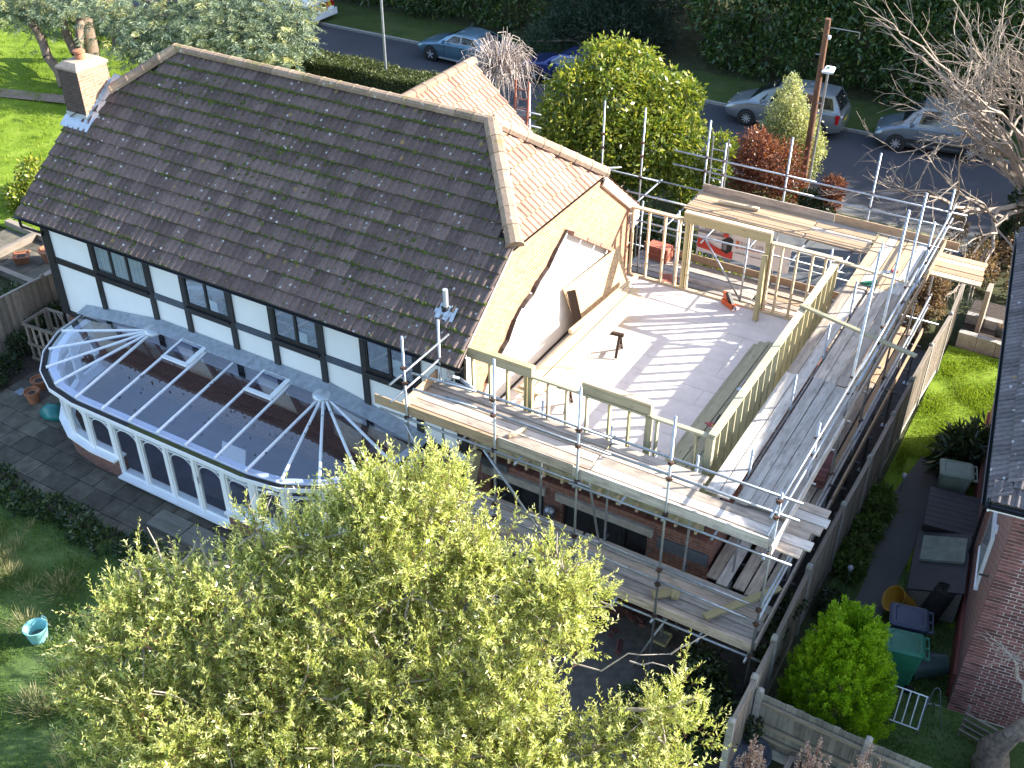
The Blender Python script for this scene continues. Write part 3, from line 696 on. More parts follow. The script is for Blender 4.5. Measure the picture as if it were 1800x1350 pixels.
for dx in (-.3, .3): MB().tube((-15.3+dx,13.5,.06), (-15.3+dx,13.4,.85), .015, n=6).build('leg', M['galv'], bd)
# ------------------------------------------------------------------ half-built extension
EX0, EX1, EY0, EY1, FZ, PZ = -9.78, -4.62, 14.78, 22.25, 2.77, 4.6
ext = thing('extension', 'half-built timber stud extension on brick ground floor joined to the house gable', 'extension', (-7.2, 18.5, 0))
def osbmat(name, c):
    t = NT(name); v = t.n('TexVoronoi'); v.inputs['Scale'].default_value = 38; t.l(t.mapping(t.obj(), (1,.45,1)), v.inputs['Vector'])
    s = t.n('SeparateColor'); t.l(v.outputs['Color'], s.inputs[0]); t.base(t.ramp(s.outputs[0], [(0, dim(c,.65)), (.5, c), (1, dim(c,1.25))])); t.b.inputs['Roughness'].default_value = .8; return t.m
M['osb'] = osbmat('osb', (.44,.3,.17))
# ground-floor brick walls with window openings on the front
def wall_holes(name, x0, x1, z0, z1, holes, y, th, mat, parent):
    b = MB(); xs = sorted({x0, x1} | {h[0] for h in holes} | {h[1] for h in holes})
    for a, c in zip(xs, xs[1:]):
        zs = [(z0, z1)]
        for h in holes:
            if h[0] <= a+1e-6 and h[1] >= c-1e-6: zs = [(z0, h[2]), (h[3], z1)]
        for p, q in zs: b.box(a, c, y, y+th, p, q)
    return b.build(name, mat, parent)
holes = [(-9.35,-8.05,.6,1.72), (-7.62,-5.72,-.02,1.66)]
wall_holes('front_wall', -9.7, -4.42, -.02, 2.08, holes, 14.84, .22, M['red_brick'], ext)
MB().box(-4.66, -4.43, 15.061, EY1-.1, -.02, 2.3).build('side_wall', M['red_brick_x'], ext)
MB().box(-9.7, -4.67, 22.15, 22.37, -.02, 2.3).build('back_wall', M['red_brick'], ext)
M['stone_lintel'] = plain('stone_lintel', (.3,.28,.25), .9, .3, 7, bump=.3)
for x0, x1 in ((-9.5,-8.0), (-7.75,-5.6)): MB().box(x0, x1, 14.76, 14.838, 1.73, 1.92).build('lintel', M['stone_lintel'], ext)
M['slate_panel'] = plain('slate_panel', (.09,.095,.11), .6, .25, 5)
MB().box(-5.5, -4.45, 14.8, 14.838, 1.5, 1.78).build('cavity_board', M['slate_panel'], ext)
MB().box(-9.65, -8.9, 14.79, 14.838, 1.95, 2.1).build('cavity_board', M['slate_panel'], ext)
for x0, x1, z0, z1 in holes:
    w = thing('tmp', None, None); w.name = 'window'; w.parent = ext; w.matrix_basis = wm(ext).inverted() @ Matrix.Translation(((x0+x1)/2, 14.9, z0))
    MB().box(x0, x1, 15.0, 15.03, z0, z1).build('dark_room', M['black_plastic'], w)
    n = 2 if x1-x0 < 1.5 else 3
    for i in range(n+1): x = x0+(x1-x0)*i/n; MB().box(max(x0,x-.04), min(x1,x+.04), 14.93, 14.98, z0, z1).build('mullion', M['black_timber'], w)
    for i in range(n): MB().box(x0+(x1-x0)*i/n+.041, x0+(x1-x0)*(i+1)/n-.041, 14.95, 14.96, z0, z1).build('pane', M['window_glass'], w)
lamp = MB(); lamp.lathe([(.02,.2),(.1,.16),(.13,.05),(.12,-.08),(.06,-.14),(0,-.15)], (-7.85,14.72,1.35), 12); lamp.build('bulkhead_light', M['galv'], ext, smooth=True)
# floor joists, rim, deck panels
nj = 13
for i in range(nj):
    x = EX0+.12 + (EX1-EX0-.24)*i/(nj-1)
    beam('joist', (x,EY0-.03,2.36), (x,EY1+.08,2.36), .05, .22, M['pine_pale'], ext)
MB().box(EX0, EX1, EY0+.06, EY0+.1, 2.25, 2.47).build('rim_board', M['pine_wet'], ext)
t = NT('floor_board'); f = t.noise(t.pos(), 2.0, 5, .65); g = t.noise(t.pos(), 26, 4, .7)
col = t.ramp(f, [(.3, (.56,.49,.44)), (.7, (.7,.63,.57))]); col = t.mix(t.math('MULTIPLY', t.ramp(g, [(.62, (0,0,0)), (.72, (1,1,1))]), .4), col, (.3,.22,.18))
t.base(col); t.b.inputs['Roughness'].default_value = .7; M['floor_board'] = t.m
pm = {}
yy = EY0+.1; j = 0
while yy < EY1-.05:
    w = min(.6, EY1-.02-yy); x = EX0+.02 - (1.2 if j % 2 else 0); 
    while x < EX1-.05:
        x0 = max(x, EX0+.02); x1 = min(x+2.4, EX1-.04)
        if x1-x0 > .08:
            MB().box(x0+.003, x1-.003, yy+.003, yy+w-.003, 2.475, FZ - .28 + .28*1 + rnd.uniform(-.003,.002)).build('floor_panel', M['floor_board'], ext)
        x += 2.4
    yy += w; j += 1
# stud walls
def stud(x, y, z0, z1, dx, dy, mat='pine_green', nm='stud'):
    return beam(nm, (x,y,z0), (x,y,z1), dx, dy, M[mat], ext, up=(0,1,0))
ST = .045; D = .095
wallsets = []
# sole plates and top plates
yF, yB, xR = EY0+.05, EY1-.05, EX1-.06
beam('sole_plate', (EX0,yF,FZ+.024), (EX1,yF,FZ+.024), D, ST, M['pine_green'], ext)
beam('sole_plate', (xR,EY0+.1,FZ+.024), (xR,EY1-.1,FZ+.024), D, ST, M['pine_green'], ext)
beam('sole_plate', (EX0,yB,FZ+.024), (-8.3,yB,FZ+.024), D, ST, M['pine_pale'], ext)
beam('sole_plate', (-8.3,yB,FZ+.024), (EX1,yB,FZ+.024), D, ST, M['pine_pale'], ext)
tp = PZ-.023
beam('top_plate', (EX0,yF,tp-.02), (EX1-.01,yF,tp-.02), .1, ST, M['pine_wet'], ext)
beam('top_plate', (xR,EY0+.0,PZ+.022), (xR,18.35,PZ+.022), .14, ST, M['pine_wet'], ext)
beam('top_plate', (xR,18.36,PZ+.022), (xR,EY1+.02,PZ+.022), .14, ST, M['pine_pale'], ext)
beam('top_plate', (xR,EY0+.1,tp-.023), (xR,EY1-.1,tp-.023), .1, ST, M['pine_green'], ext)
beam('top_plate', (EX0,yB,PZ+.05), (-8.42,yB,PZ+.05), .14, ST, M['pine_pale'], ext)
beam('top_plate', (-6.22,yB,tp+.04), (EX1-.12,yB,tp+.04), .14, ST, M['pine_pale'], ext)
# headers
beam('header', (-9.8,yF,4.64), (-8.33,yF,4.64), .14, .19, M['pine_wet'], ext)
beam('header', (-9.8,yF,4.76), (-8.33,yF,4.76), .14, .045, M['pine_green'], ext)
beam('header', (-7.26,yF,4.72), (-5.86,yF,4.72), .14, .19, M['pine_wet'], ext)
beam('header', (-7.26,yF,4.84), (-5.86,yF,4.84), .14, .045, M['pine_pale'], ext)
beam('header', (-8.4,yB,4.72), (-6.25,yB,4.72), .14, .22, M['pine_green'], ext)
beam('header', (-8.4,yB,4.855), (-6.25,yB,4.855), .15, .045, M['pine_pale'], ext)
# front studs
for x in (-9.7,-9.3,-8.9,-8.5): stud(x, yF, FZ+.048, 4.54, ST, D)
for x in (-8.41,-8.36): stud(x, yF, FZ+.048, 4.52, .05, .1, nm='post')
for x in (-8.0,-7.6,-7.17,-6.7,-6.3): stud(x, yF, FZ+.048, 4.52, ST, D, 'pine_pale' if x < -7.1 else 'pine_green')
for x in (-5.93,-5.87): stud(x, yF, FZ+.048, 4.6, .06, .1, 'pine_wet', 'post')
for x in (-5.74,-5.4,-4.98): stud(x, yF, FZ+.048, 4.52, ST, D, 'pine_wet')
stud(EX1-.09, yF, FZ+.048, 4.56, .14, .13, 'pine_wet', 'corner_post')
# side studs
n = 19
for i in range(n):
    y = EY0+.28 + (EY1-EY0-.5)*i/(n-1)
    beam('stud', (xR,y,FZ+.048), (xR,y,4.53), .12, ST, M['pine_wet' if y < 18.2 else 'pine_green'], ext, up=(0,1,0))
# back studs and opening posts
for x in (-9.73,-9.3,-8.88,-8.5): stud(x, yB, FZ+.048, PZ+.026, ST, D, 'pine_pale')
for x in (-8.33,-8.28): stud(x, yB, FZ+.048, 4.61, .05, .1, 'pine_green', 'post')
stud(-8.2, yB, FZ+.048, 4.6, ST, D, 'pine_pale', 'post')
for x in (-6.33,-6.27): stud(x, yB, FZ+.048, 4.61, .055, .1, 'pine_green', 'post')
for x in (-6.2,-5.96,-5.6,-5.25,-4.95): stud(x, yB, FZ+.048, tp+.015, ST, D, 'pine_pale')
# white-faced old roof line left on the gable, with its torn edge and ridge tiles
M['wall_white'] = plain('wall_white', (.74,.68,.62), .85, .08, 2)
gp = [(15.1,2.8),(15.72,3.74),(16.23,3.97),(16.86,4.51),(17.57,4.77),(17.94,4.9),(18.85,5.42),(20.95,4.05),(21.05,2.8)]
MB().prism([(XR+.005,y,z) for y, z in gp], (.05,0,0)).build('insulated_lining', M['wall_white'], ext)
b = MB(); rr = random.Random(5)
edge = [(15.5,3.5),(15.9,3.86),(16.3,4.06),(16.6,4.4),(16.9,4.58),(17.3,4.66),(17.6,4.84),(18.0,4.97),(18.4,5.25),(18.85,5.5)]
for (y0,z0),(y1,z1) in zip(edge, edge[1:]):
    k = rr.uniform(.03,.11); b.prism([(XR+.01,y0,z0-.045),(XR+.01,y1,z1-.045+.03*rr.random()),(XR+.01,y1,z1+k*.15),(XR+.01,(y0+y1)/2,(z0+z1)/2+k*.5-.02),(XR+.01,y0,z0-.01)], (.05+k*.4,0,0))
b.build('torn_felt_edge', plain('torn_felt', (.06,.045,.038), .95, .5, 18, bump=.8), ext)
for i in range(3):
    y0, z0 = 18.9+.7*i, 5.42-.46*i; y1, z1 = 18.9+.7*(i+.94), 5.42-.46*(i+.94)
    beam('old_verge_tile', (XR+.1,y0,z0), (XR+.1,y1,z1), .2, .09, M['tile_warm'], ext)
# ------------------------------------------------------------------ things standing in the extension
def sheet_thing(name, label, quad, th, mat, cat='sheet', group=None):
    q = [Vector(p) for p in quad]; nrm = (q[1]-q[0]).cross(q[2]-q[0]).normalized()
    base = min(q, key=lambda p: p.z); t = thing(name, label, cat, base, group=group)
    MB().prism(q, nrm*th).build('panel', mat, t); return t
o = MB().prism([(-9.42,18.95,FZ+.01),(-9.32,21.4,FZ+.01),(-9.66,21.28,4.02),(-9.74,18.62,4.14)], (.018,0,0)).build('osb_sheet', M['osb']); tag(o, 'tall sunlit strand board leaning on the gable near the back wall', 'board')
o = beam('cut_board', (-9.35,18.9,FZ+.02), (-9.6,18.75,4.08), .02, .2, M['dark_wood']); tag(o, 'thin brown board edge standing at the near end of the tall strand board', 'board')
# trestles carrying a bundle of long pale boards
def trestle(label, x, y, rz=0):
    t = thing('trestle', label, 'trestle', (x, y, FZ), rz, 'trestles under the timber')
    h = .52
    def bm(nm, a, c, w, d): 
        m = frame(a, c); return link(nm, box_mesh((Vector(c)-Vector(a)).length, w, d, M['dark_wood']), t, wm(t) @ m)
    bm('top_beam', (-.45,0,h), (.45,0,h), .07, .08)
    for sx in (-.36, .36):
        for sy in (-1, 1): bm('leg', (sx,sy*.03,h-.02), (sx,sy*.22,.02), .06, .04)
        bm('brace', (sx,-.15,.18), (sx,.15,.18), .04, .05)
    return t
trestle('dark wooden trestle under the middle of the pale board bundle', -8.72, 18.75, R(8))
trestle('dark wooden trestle behind the front studs under the board bundle', -8.72, 16.35, R(8))
bz = FZ+.585
for i, (dx, l0, l1) in enumerate(((-.12,15.7,20.6),(.12,15.6,20.7),(.36,16.0,20.45),(-.04,15.8,20.5),(.22,15.75,20.3))):
    z = bz + (.0 if i < 3 else .045); o = beam('long_board', (-9.05+dx,l0,z), (-9.0+dx,l1,z), .225, .042, M['pine_pale']); tag(o, ('long pale board of the trestle bundle, bottom layer nearest the gable','long pale board of the trestle bundle, bottom layer in the middle','long pale board of the trestle bundle, bottom layer nearest the room','long pale board of the trestle bundle, upper layer nearest the gable','long pale board of the trestle bundle, upper layer nearest the room')[i], 'board', 'boards on the trestles')
o = beam('roller_tube', (-9.25,18.1,bz+.11), (-9.1,21.2,bz+.03), .09, .09, M['pine_pale']); tag(o, 'squared pale batten on top of the board bundle beside the strand board', 'batten')
# long planks on the floor inside the side wall
for i, (x, y0, y1, z) in enumerate(((-5.8,15.0,20.7,0),(-5.57,15.1,20.95,0),(-5.34,14.95,20.9,0),(-5.7,15.9,20.8,.04),(-5.46,15.9,20.85,.04))):
    o = beam('floor_plank', (x,y0,FZ+.03+z), (x+.03,y1,FZ+.03+z), .215, .038, M['pine_wet']); tag(o, ('floor plank by the side studs, bottom layer farthest from the wall','floor plank by the side studs, bottom layer in the middle','floor plank by the side studs, bottom layer next to the wall','floor plank by the side studs, upper layer on the room side','floor plank by the side studs, upper layer on the wall side')[i], 'plank', 'planks along the side wall')
o = beam('loose_post', (-6.22,21.75,FZ), (-6.3,22.02,4.35), .11, .13, M['pine_green'], up=(0,1,0)); tag(o, 'short stout timber post leaning on the right side of the back opening', 'post')
o = beam('cross_timber', (-4.75,19.75,4.69), (-2.2,19.0,4.72), .1, .05, M['pine_wet']); tag(o, 'pale green timber laid across the side deck from the side plate', 'timber')
o = beam('cross_timber', (-4.7,22.0,4.7), (-2.95,22.5,4.3), .1, .045, M['pine_pale']); tag(o, 'sunlit timber laid from the back corner plate across the side deck', 'timber')
for dx, wh in ((0,'left of the pair'), (.1,'right of the pair')): tag(beam('red_offcut', (-9.25+dx,15.15,FZ+.05), (-9.35+dx,15.02,3.35), .07, .025, M['board_orange'], up=(0,1,0)), 'orange-red offcut behind the front studs near the house, ' + wh, 'offcut', 'red offcuts by the house')
# power tools
M['tool_orange'] = plain('tool_orange', (.5,.09,.02), .4, .1, 5); M['tool_red'] = plain('tool_red', (.35,.03,.03), .4, .1, 5); M['tool_yellow'] = plain('tool_yellow', (.45,.25,.06), .4, .1, 5)
def nailer(label, x, y, z, rz, col, sc=1.0):
    t = thing('nail_gun', label, 'nail gun', (x,y,z), rz); t.scale = (sc,)*3
    MB().box(-.05,.05,-.16,.16,.02,.12).build('body', M[col], t, world=False)
    MB().prism([(-.035,.02,.12),(-.035,.12,.12),(-.035,.16,.26),(-.035,.08,.27)], (.07,0,0)).build('handle', M[col], t, world=False)
    MB().prism([(-.03,-.14,.12),(-.03,-.02,.12),(-.03,.1,.27),(-.03,.02,.3)], (.06,0,0)).build('magazine', M['black_plastic'], t, world=False)
    MB().tube((0,-.16,.07),(0,-.22,.05),.03,n=8).build('nose', M['galv'], t, world=False); return t
nailer('orange nail gun standing on the floor in front of the back opening', -7.0, 22.0, FZ, R(60), 'tool_orange', 1.25)
nailer('yellow nail gun on the planks near the front corner post', -5.38, 17.3, FZ+.09, R(-20), 'tool_yellow')
t = thing('circular_saw', 'circular saw resting on the planks beside the side wall', 'saw', (-5.4,18.85,FZ+.09), R(-25))
MB().lathe([(0,-.01),(.11,-.01),(.11,.01),(0,.01)], (0,0,.1), 16, axis=(1,0,0)).build('blade', M['galv'], t, world=False)
MB().box(-.09,.1,-.16,.16,0,.012).build('base_plate', M['new_lead'], t, world=False)
MB().box(.02,.14,-.08,.1,.05,.16).build('motor', M['tool_yellow'], t, world=False); MB().tube((.05,-.06,.2),(.05,.12,.18),.022,n=8).build('handle', M['tool_red'], t, world=False)
o = MB().prism([(-5.68,17.3,FZ+.09),(-5.45,17.42,FZ+.09),(-5.45,17.2,FZ+.09)], (0,0,.012)).build('rafter_square', M['tool_red']); tag(o, 'small dark red triangular square lying on the planks', 'square')
# ------------------------------------------------------------------ scaffold
sc = thing('scaffold', 'two-lift galvanised tube scaffold with timber decks wrapped round the extension', 'scaffold', (-6.5, 13.2, 0))
TR = .0242
def tb(nm, p0, p1): return pipe(nm, p0, p1, TR, M['galv'], sc)
_cm = None
def coupler(x, y, z, ax='x'):
    global _cm
    if _cm is None:
        b = MB(); b.box(-.045,.045,-.045,.045,-.04,.04); b.tube((-.075,0,0),(.075,0,0),.022,n=6); b.tube((0,-.07,.01),(0,.07,.01),.016,n=6); _cm = b.mesh('coupler', M['rusty'])
    link('coupler', _cm, sc, Matrix.Translation((x,y,z)) @ Matrix.Rotation(rnd.uniform(0,1.5), 4, 'Z') @ Matrix.Scale(.82, 4))
def pole(x, y, z0, z1, foot=True):
    dx, dy = rnd.uniform(-.02,.02), rnd.uniform(-.02,.02)
    tb('standard', (x,y,z0), (x+dx,y+dy,z1))
    if foot and z0 < .2: link('base_plate', box_mesh(.15,.15,.01,M['galv']), sc, Matrix.Translation((x,y,z0)))
FX = [-10.13,-8.2,-6.49,-4.79,-2.95]; FYo = 13.18; FYi = 14.42
tops = [5.8,5.98,6.02,6.05,5.27]
for x, t in zip(FX, tops):
    pole(x, FYo, .0, t)
    for z in (1.5,2.32,2.67,3.98,4.78,5.12): coupler(x, FYo-.03, z)
for x, t in zip((-10.2,-7.91,-6.44,-4.77), (5.46,4.4,4.38,4.4)): pole(x, FYi, .0, t)
# front ledgers and guard rails
tb('ledger', (-10.75,FYo-.05,3.98), (-6.2,FYo-.05,3.98)); tb('ledger', (-6.6,FYo-.1,3.95), (-2.55,FYo-.1,3.98))
tb('ledger', (-10.4,FYi,3.98), (-4.5,FYi,3.98)); tb('ledger', (-10.4,FYi,1.45), (-3.0,FYi,1.45))
tb('ledger', (-10.5,FYo-.05,1.5), (-6.0,FYo-.05,1.5)); tb('ledger', (-6.3,FYo-.05,1.46), (-2.7,FYo-.05,1.5))
for z in (4.76,5.12):
    tb('guard_rail', (-10.0,FYo+.05,z-.12), (-8.6,FYo+.06,z-.03)); tb('guard_rail', (-9.3,FYo+.1,z-.05), (-5.9,FYo+.05,z)); tb('guard_rail', (-6.3,FYo+.08,z), (-2.6,FYo+.05,z+.04))
for z in (2.32,2.67): tb('guard_rail', (-10.2,FYo+.05,z), (-6.0,FYo+.05,z)); tb('guard_rail', (-6.2,FYo+.08,z), (-3.15,FYo+.06,z-.04))
for z in (4.58,4.96): tb('end_rail', (-10.17,12.75,z), (-10.2,14.75,z-.02))
for x in (-10.1,-8.9,-7.7,-6.5,-5.6,-4.8,-3.9,-3.0):
    tb('transom', (x,FYo-.14,3.92), (x,14.7,3.94)); tb('transom', (x,FYo-.16,1.44), (x,14.72,1.44))
tb('brace', (-8.38,FYo-.08,3.95), (-6.75,FYo-.08,2.0)); tb('brace', (-6.9,14.2,3.9), (-6.45,14.2,1.6)); tb('brace', (-10.15,FYo-.08,3.9), (-9.3,FYo-.08,2.3)); tb('brace', (-4.6,13.3,1.4), (-5.1,13.1,.0))
# right-hand run
RXo, RXi = -3.0, -3.95; RY = [15.2,17.3,19.3,21.1,23.1,25.2]
for y, t in zip(RY, (5.3,7.6,7.5,7.1,5.6,5.5)):
    pole(RXo, y, 0, t)
    for z in (1.5,2.35,2.65,3.95,4.6,4.97): coupler(RXo+.03, y, z)
for y in (14.88,17.03,19.06,21.0,23.0): pole(RXi, y, 0, 4.55 if y < 16 else 4.85)
for z in (4.6,4.97):
    tb('guard_rail', (RXo+.05,12.75,z+.1), (RXo+.05,18.2,z)); tb('guard_rail', (RXo+.07,17.6,z), (RXo+.05,22.0,z)); tb('guard_rail', (RXo+.08,21.6,z), (RXo+.05,25.6,z))
for z in (2.35,2.65): tb('guard_rail', (RXo+.05,13.2,z), (RXo+.05,19.0,z)); tb('guard_rail', (RXo+.07,18.6,z), (RXo+.05,25.3,z))
for z in (1.45,3.95): tb('ledger', (RXo,13.0,z), (RXo,19.4,z)); tb('ledger', (RXo+.05,19.0,z), (RXo+.05,25.5,z)); tb('ledger', (RXi,14.6,z), (RXi,22.4,z))
for y in (15.3,16.4,17.4,18.5,19.5,20.5,21.5,22.5,23.6,24.8): tb('transom', (-4.4,y,3.91), (-2.86,y,3.91)); tb('transom', (-4.35,y,1.42), (-2.82,y,1.42))
# back run, carried on behind the house
BY = 25.2
for x, t in zip((-15.75,-14.4,-12.09,-10.92,-9.1,-8.62,-6.95,-4.82), (5.6,5.9,5.86,5.9,5.93,5.43,5.93,6.0)):
    pole(x, BY, -.05, t)
    for z in (3.95,4.57,4.95): coupler(x, BY-.03, z)
for x in (-13.2,-11.5,-9.8,-8.8,-7.0,-5.0): pole(x, 22.85, -.02, 4.5)
for z in (4.57,4.95): tb('guard_rail', (-16.2,BY-.05,z+.15), (-14.0,BY-.05,z+.15)); tb('guard_rail', (-10.0,BY-.05,z), (-6.2,BY-.06,z)); tb('guard_rail', (-6.6,BY-.1,z), (-2.6,BY-.05,z))
for z in (1.9,3.95): tb('ledger', (-16,BY,z), (-10.4,BY,z)); tb('ledger', (-10.8,BY+.05,z), (-2.6,BY+.05,z)); tb('ledger', (-13.4,22.85,z), (-4.6,22.85,z))
for z in (2.5,2.95): tb('guard_rail', (-11,BY-.05,z), (-4.5,BY-.05,z))
for x in (-15.5,-14.0,-12.0,-10.4,-9.2,-8.1,-7,-5.9,-4.8,-3.7): tb('transom', (x,22.65,3.9), (x,25.45,3.9)); tb('transom', (x,22.65,1.86), (x,25.45,1.86))
tb('brace', (-8.1,22.9,3.9), (-6.6,22.9,1.95))
tb('stub_tube', (-12.3,23.2,4.6), (-10.9,23.9,4.75)); tb('stub_tube', (-11.8,23.0,4.2), (-11.5,23.3,5.0)); tb('stub_tube', (-10.3,22.95,4.62), (-8.7,22.95,4.62))
# boards: every plank its own piece
def boards(axis, a0, a1, c0, n, z, mats, pitch=.232, nm='scaffold_board', jit=.05):
    for i in range(n):
        c = c0 + pitch*(i+.5); m = M[rnd.choice(mats)]; e0, e1 = a0+rnd.uniform(-jit,jit), a1+rnd.uniform(-jit,jit); s = rnd.uniform(-.006,.006); dz = rnd.uniform(-.009,.006)
        if axis == 'x': beam(nm, (e0,c+s,z-.019+dz), (e1,c-s,z-.019+dz), .216, .038, m, sc)
        else: beam(nm, (c+s,e0,z-.019+dz), (c-s,e1,z-.019+dz), .216, .038, m, sc)
UZ, LZ = 4.05, 1.55
boards('x', -10.35, -6.42, 13.24, 5, UZ, ['board_orange','board','board'])
boards('x', -6.4, -2.45, 13.24, 3, UZ+.0, ['board','board_grey'], jit=.08); boards('x', -6.4, -4.55, 13.24+3*.232, 2, UZ, ['board']); boards('x', -3.9, -2.38, 13.96, 3, UZ-.045, ['board','board_grey'], pitch=.24)
boards('y', 14.0, 18.1, -4.42, 2, UZ+.045, ['board_grey','board']); boards('y', 14.0, 18.2, -3.87, 4, UZ+.045, ['board_grey','board'], pitch=.228)
boards('y', 18.12, 22.1, -4.42, 2, UZ+.03, ['board_grey','board']); boards('y', 18.22, 22.3, -3.9, 4, UZ+.03, ['board','board','board_orange'], pitch=.228)
boards('y', 22.15, 25.0, -4.42, 6, UZ+.02, ['board_orange','board','board_grey'], pitch=.235)
boards('x', -9.1, -6.0, 23.92, 5, UZ, ['board_orange','board_orange','board'], pitch=.236); boards('x', -5.95, -4.45, 23.92, 5, UZ, ['board_orange','board'], pitch=.236)
boards('x', -10.4, -6.9, 13.26, 5, LZ, ['board','board_grey'], pitch=.236); boards('x', -6.85, -2.98, 13.26, 5, LZ, ['board','board_grey'], pitch=.236)
boards('y', 14.5, 18.4, -4.36, 2, LZ+.02, ['board','board_grey']); boards('y', 14.5, 18.4, -3.82, 3, LZ+.02, ['board','board_grey'], pitch=.25)
boards('y', 18.4, 22.4, -4.36, 5, LZ+.02, ['board_orange','board'], pitch=.26); boards('y', 22.4, 25.2, -4.36, 5, LZ+.02, ['board_orange','board'], pitch=.26)
boards('x', -10.6, -7.0, 22.7, 9, 1.95, ['board','board_grey'], pitch=.255); boards('x', -6.95, -4.45, 22.7, 9, 1.95, ['board_orange','board'], pitch=.255)
boards('x', -15.6, -10.65, 22.8, 7, 3.0, ['board','board_grey'], pitch=.255)
boards('x', -3.05, -1.8, 23.45, 5, UZ+.1, ['pine_pale','pine_pale','board_orange'], pitch=.245)
def toe(p0, p1, mat='board'): beam('toe_board', p0, p1, .034, .215, M[mat], sc)
toe((-10.9,13.2,4.12), (-8.15,13.21,4.13), 'board_orange'); toe((-8.15,13.23,4.15), (-6.6,13.23,4.15)); toe((-6.6,13.21,4.13), (-3.0,13.21,4.13), 'board_grey')
toe((-10.28,13.25,4.14), (-10.3,14.45,4.16), 'board_orange')
toe((-2.9,13.0,4.2), (-2.9,16.9,4.2), 'board_grey'); toe((-2.9,16.95,4.2), (-2.9,20.8,4.2)); toe((-2.9,20.85,4.2), (-2.9,25.0,4.2), 'board_orange')
toe((-9.1,25.14,4.13), (-5.6,25.14,4.13)); toe((-5.58,25.13,4.14), (-2.6,25.13,4.14), 'board_orange')
toe((-10.3,13.19,1.66), (-6.7,13.2,1.66)); toe((-6.68,13.2,1.65), (-2.95,13.2,1.65)); toe((-2.92,13.25,1.68), (-2.92,17.6,1.68)); toe((-2.92,17.7,1.68), (-2.92,22,1.68), 'board_orange'); toe((-2.92,22.05,1.68), (-2.92,25.1,1.68), 'board_orange')
toe((-10.6,25.05,2.06), (-4.5,25.05,2.06), 'board_orange')
# ------------------------------------------------------------------ fences
M['rail_wood'] = wood('rail_wood', (.3,.25,.18), .25, orand=.15)
def fence(label, pts, side, h=1.75, mat='fence_wood', rails=True, posts='concrete', grav=True, cap=True, group=None):
    "posts at pts; upright feather-edge boards between; side = +1/-1 tells on which side of the line the boards are"
    rm_ = M['rail_wood'] if mat == 'fence_dark' else M[mat]; t = thing('fence', label, 'fence', (*pts[0], 0))
    for x, y in pts:
        b = MB(); b.box(x-.055, x+.055, y-.055, y+.055, -.05, h+.06); b.lathe([(.0,.05),(.045,.03),(.057,0)], (x,y,h+.06), 8); b.build('post', M[posts], t)
    for (x0,y0),(x1,y1) in zip(pts, pts[1:]):
        d = Vector((x1-x0, y1-y0, 0)); L = d.length; d.normalize(); nrm = Vector((d.y, -d.x, 0))*side; a = Vector((x0,y0,0)) + d*.06
        Lp = L-.12; n = max(3, round(Lp/.105)); dz = rnd.uniform(-.03,.03)
        if grav: beam('gravel_board', a + Vector((0,0,.11)), a + d*Lp + Vector((0,0,.11)), .045, .24, M['concrete'], t)
        for i in range(n):
            c = a + d*(Lp*(i+.5)/n) + nrm*.03
            o = beam('board', c + Vector((0,0,.24 if grav else .02)), c + Vector((0,0,h-.02+dz+rnd.uniform(-.012,.012))), Lp/n*1.12, .014, M[mat], t, up=nrm, roll=R(4))
        if rails:
            for z in (.45, h*.5, h-.22): beam('rail', a - nrm*.02 + Vector((0,0,z)), a + d*Lp - nrm*.02 + Vector((0,0,z)), .05, .075, rm_, t)
        if cap: beam('capping', a + nrm*.01 + Vector((0,0,h+.01+dz)), a + d*Lp + nrm*.01 + Vector((0,0,h+.01+dz)), .085, .025, M[mat], t)
    return t
FX1 = -2.66
fence('weathered close-boarded fence with concrete posts between scaffold and side lawn', [(FX1,11.45),(FX1,12.5),(FX1,13.5),(FX1-.03,15.5),(FX1+.0,17.55),(FX1+.04,19.3),(FX1+.06,21.1),(FX1+.08,22.65),(FX1+.12,24.35),(FX1+.2,26.1),(FX1+.12,27.9)], 1, 1.78, 'fence_wood')
fence('low grey fence with three rails running in front of the golden conifer', [(-2.52,12.5),(-.66,12.46),(1.2,12.5),(3.0,12.55)], -1, 1.5, 'fence_dark', cap=False)
fence('old grey fence behind the slatted crate at the left garden edge', [(-24.45,12.2),(-24.4,14.0),(-24.35,15.8),(-24.3,17.6)], 1, 1.55, 'fence_wood', grav=False, posts='fence_wood')
# ------------------------------------------------------------------ neighbouring house on the right
AN = R(7.2); C0 = Vector((.31,15.14,0)); E1 = Vector((math.cos(AN), math.sin(AN), 0)); E2 = Vector((-math.sin(AN), math.cos(AN), 0))
nb = thing('neighbour_house', 'red brick house with dark tiled hipped roof at the right edge', 'house', C0, AN)
M['mortar_grey'] = plain('mortar_grey', (.62,.57,.53), .95, .15, 20)
M['brick_red'] = plain('brick_red', (.17,.068,.062), .85, .3, 18, bump=.4, orand=.45)
M['nb_brick'] = brickmat('nb_brick', ((.19,.075,.055),(.13,.055,.05)), (.35,.31,.28), plane='x')
def lb(x0,x1,y0,y1,z0,z1,name,mat,par=nb): return MB().box(x0,x1,y0,y1,z0,z1).build(name, mat, par, world=False)
lb(.261,3.0,.006,.3,-.05,5.02,'front_wall',M['mortar_grey']); lb(3.001,9,.0,.3,-.05,5.02,'front_wall',M['red_brick'])
lb(.003,.26,.006,9,-.05,5.02,'side_wall',M['nb_brick'])
lb(.3,9,8.7,9,-.05,5.02,'rear_wall',M['red_brick'])
lb(-.05,.002,.3,9,.0,.62,'plinth',plain('red_paint', (.2,.05,.035), .7, .2, 5))
bm_ = {}
def brick(w):
    k = round(w,3)
    if k not in bm_:
        b = MB(); b.box(-w/2,w/2,-.03,.03,-.0305,.0305); bm_[k] = b.mesh('brick', M['brick_red'])
    return bm_[k]
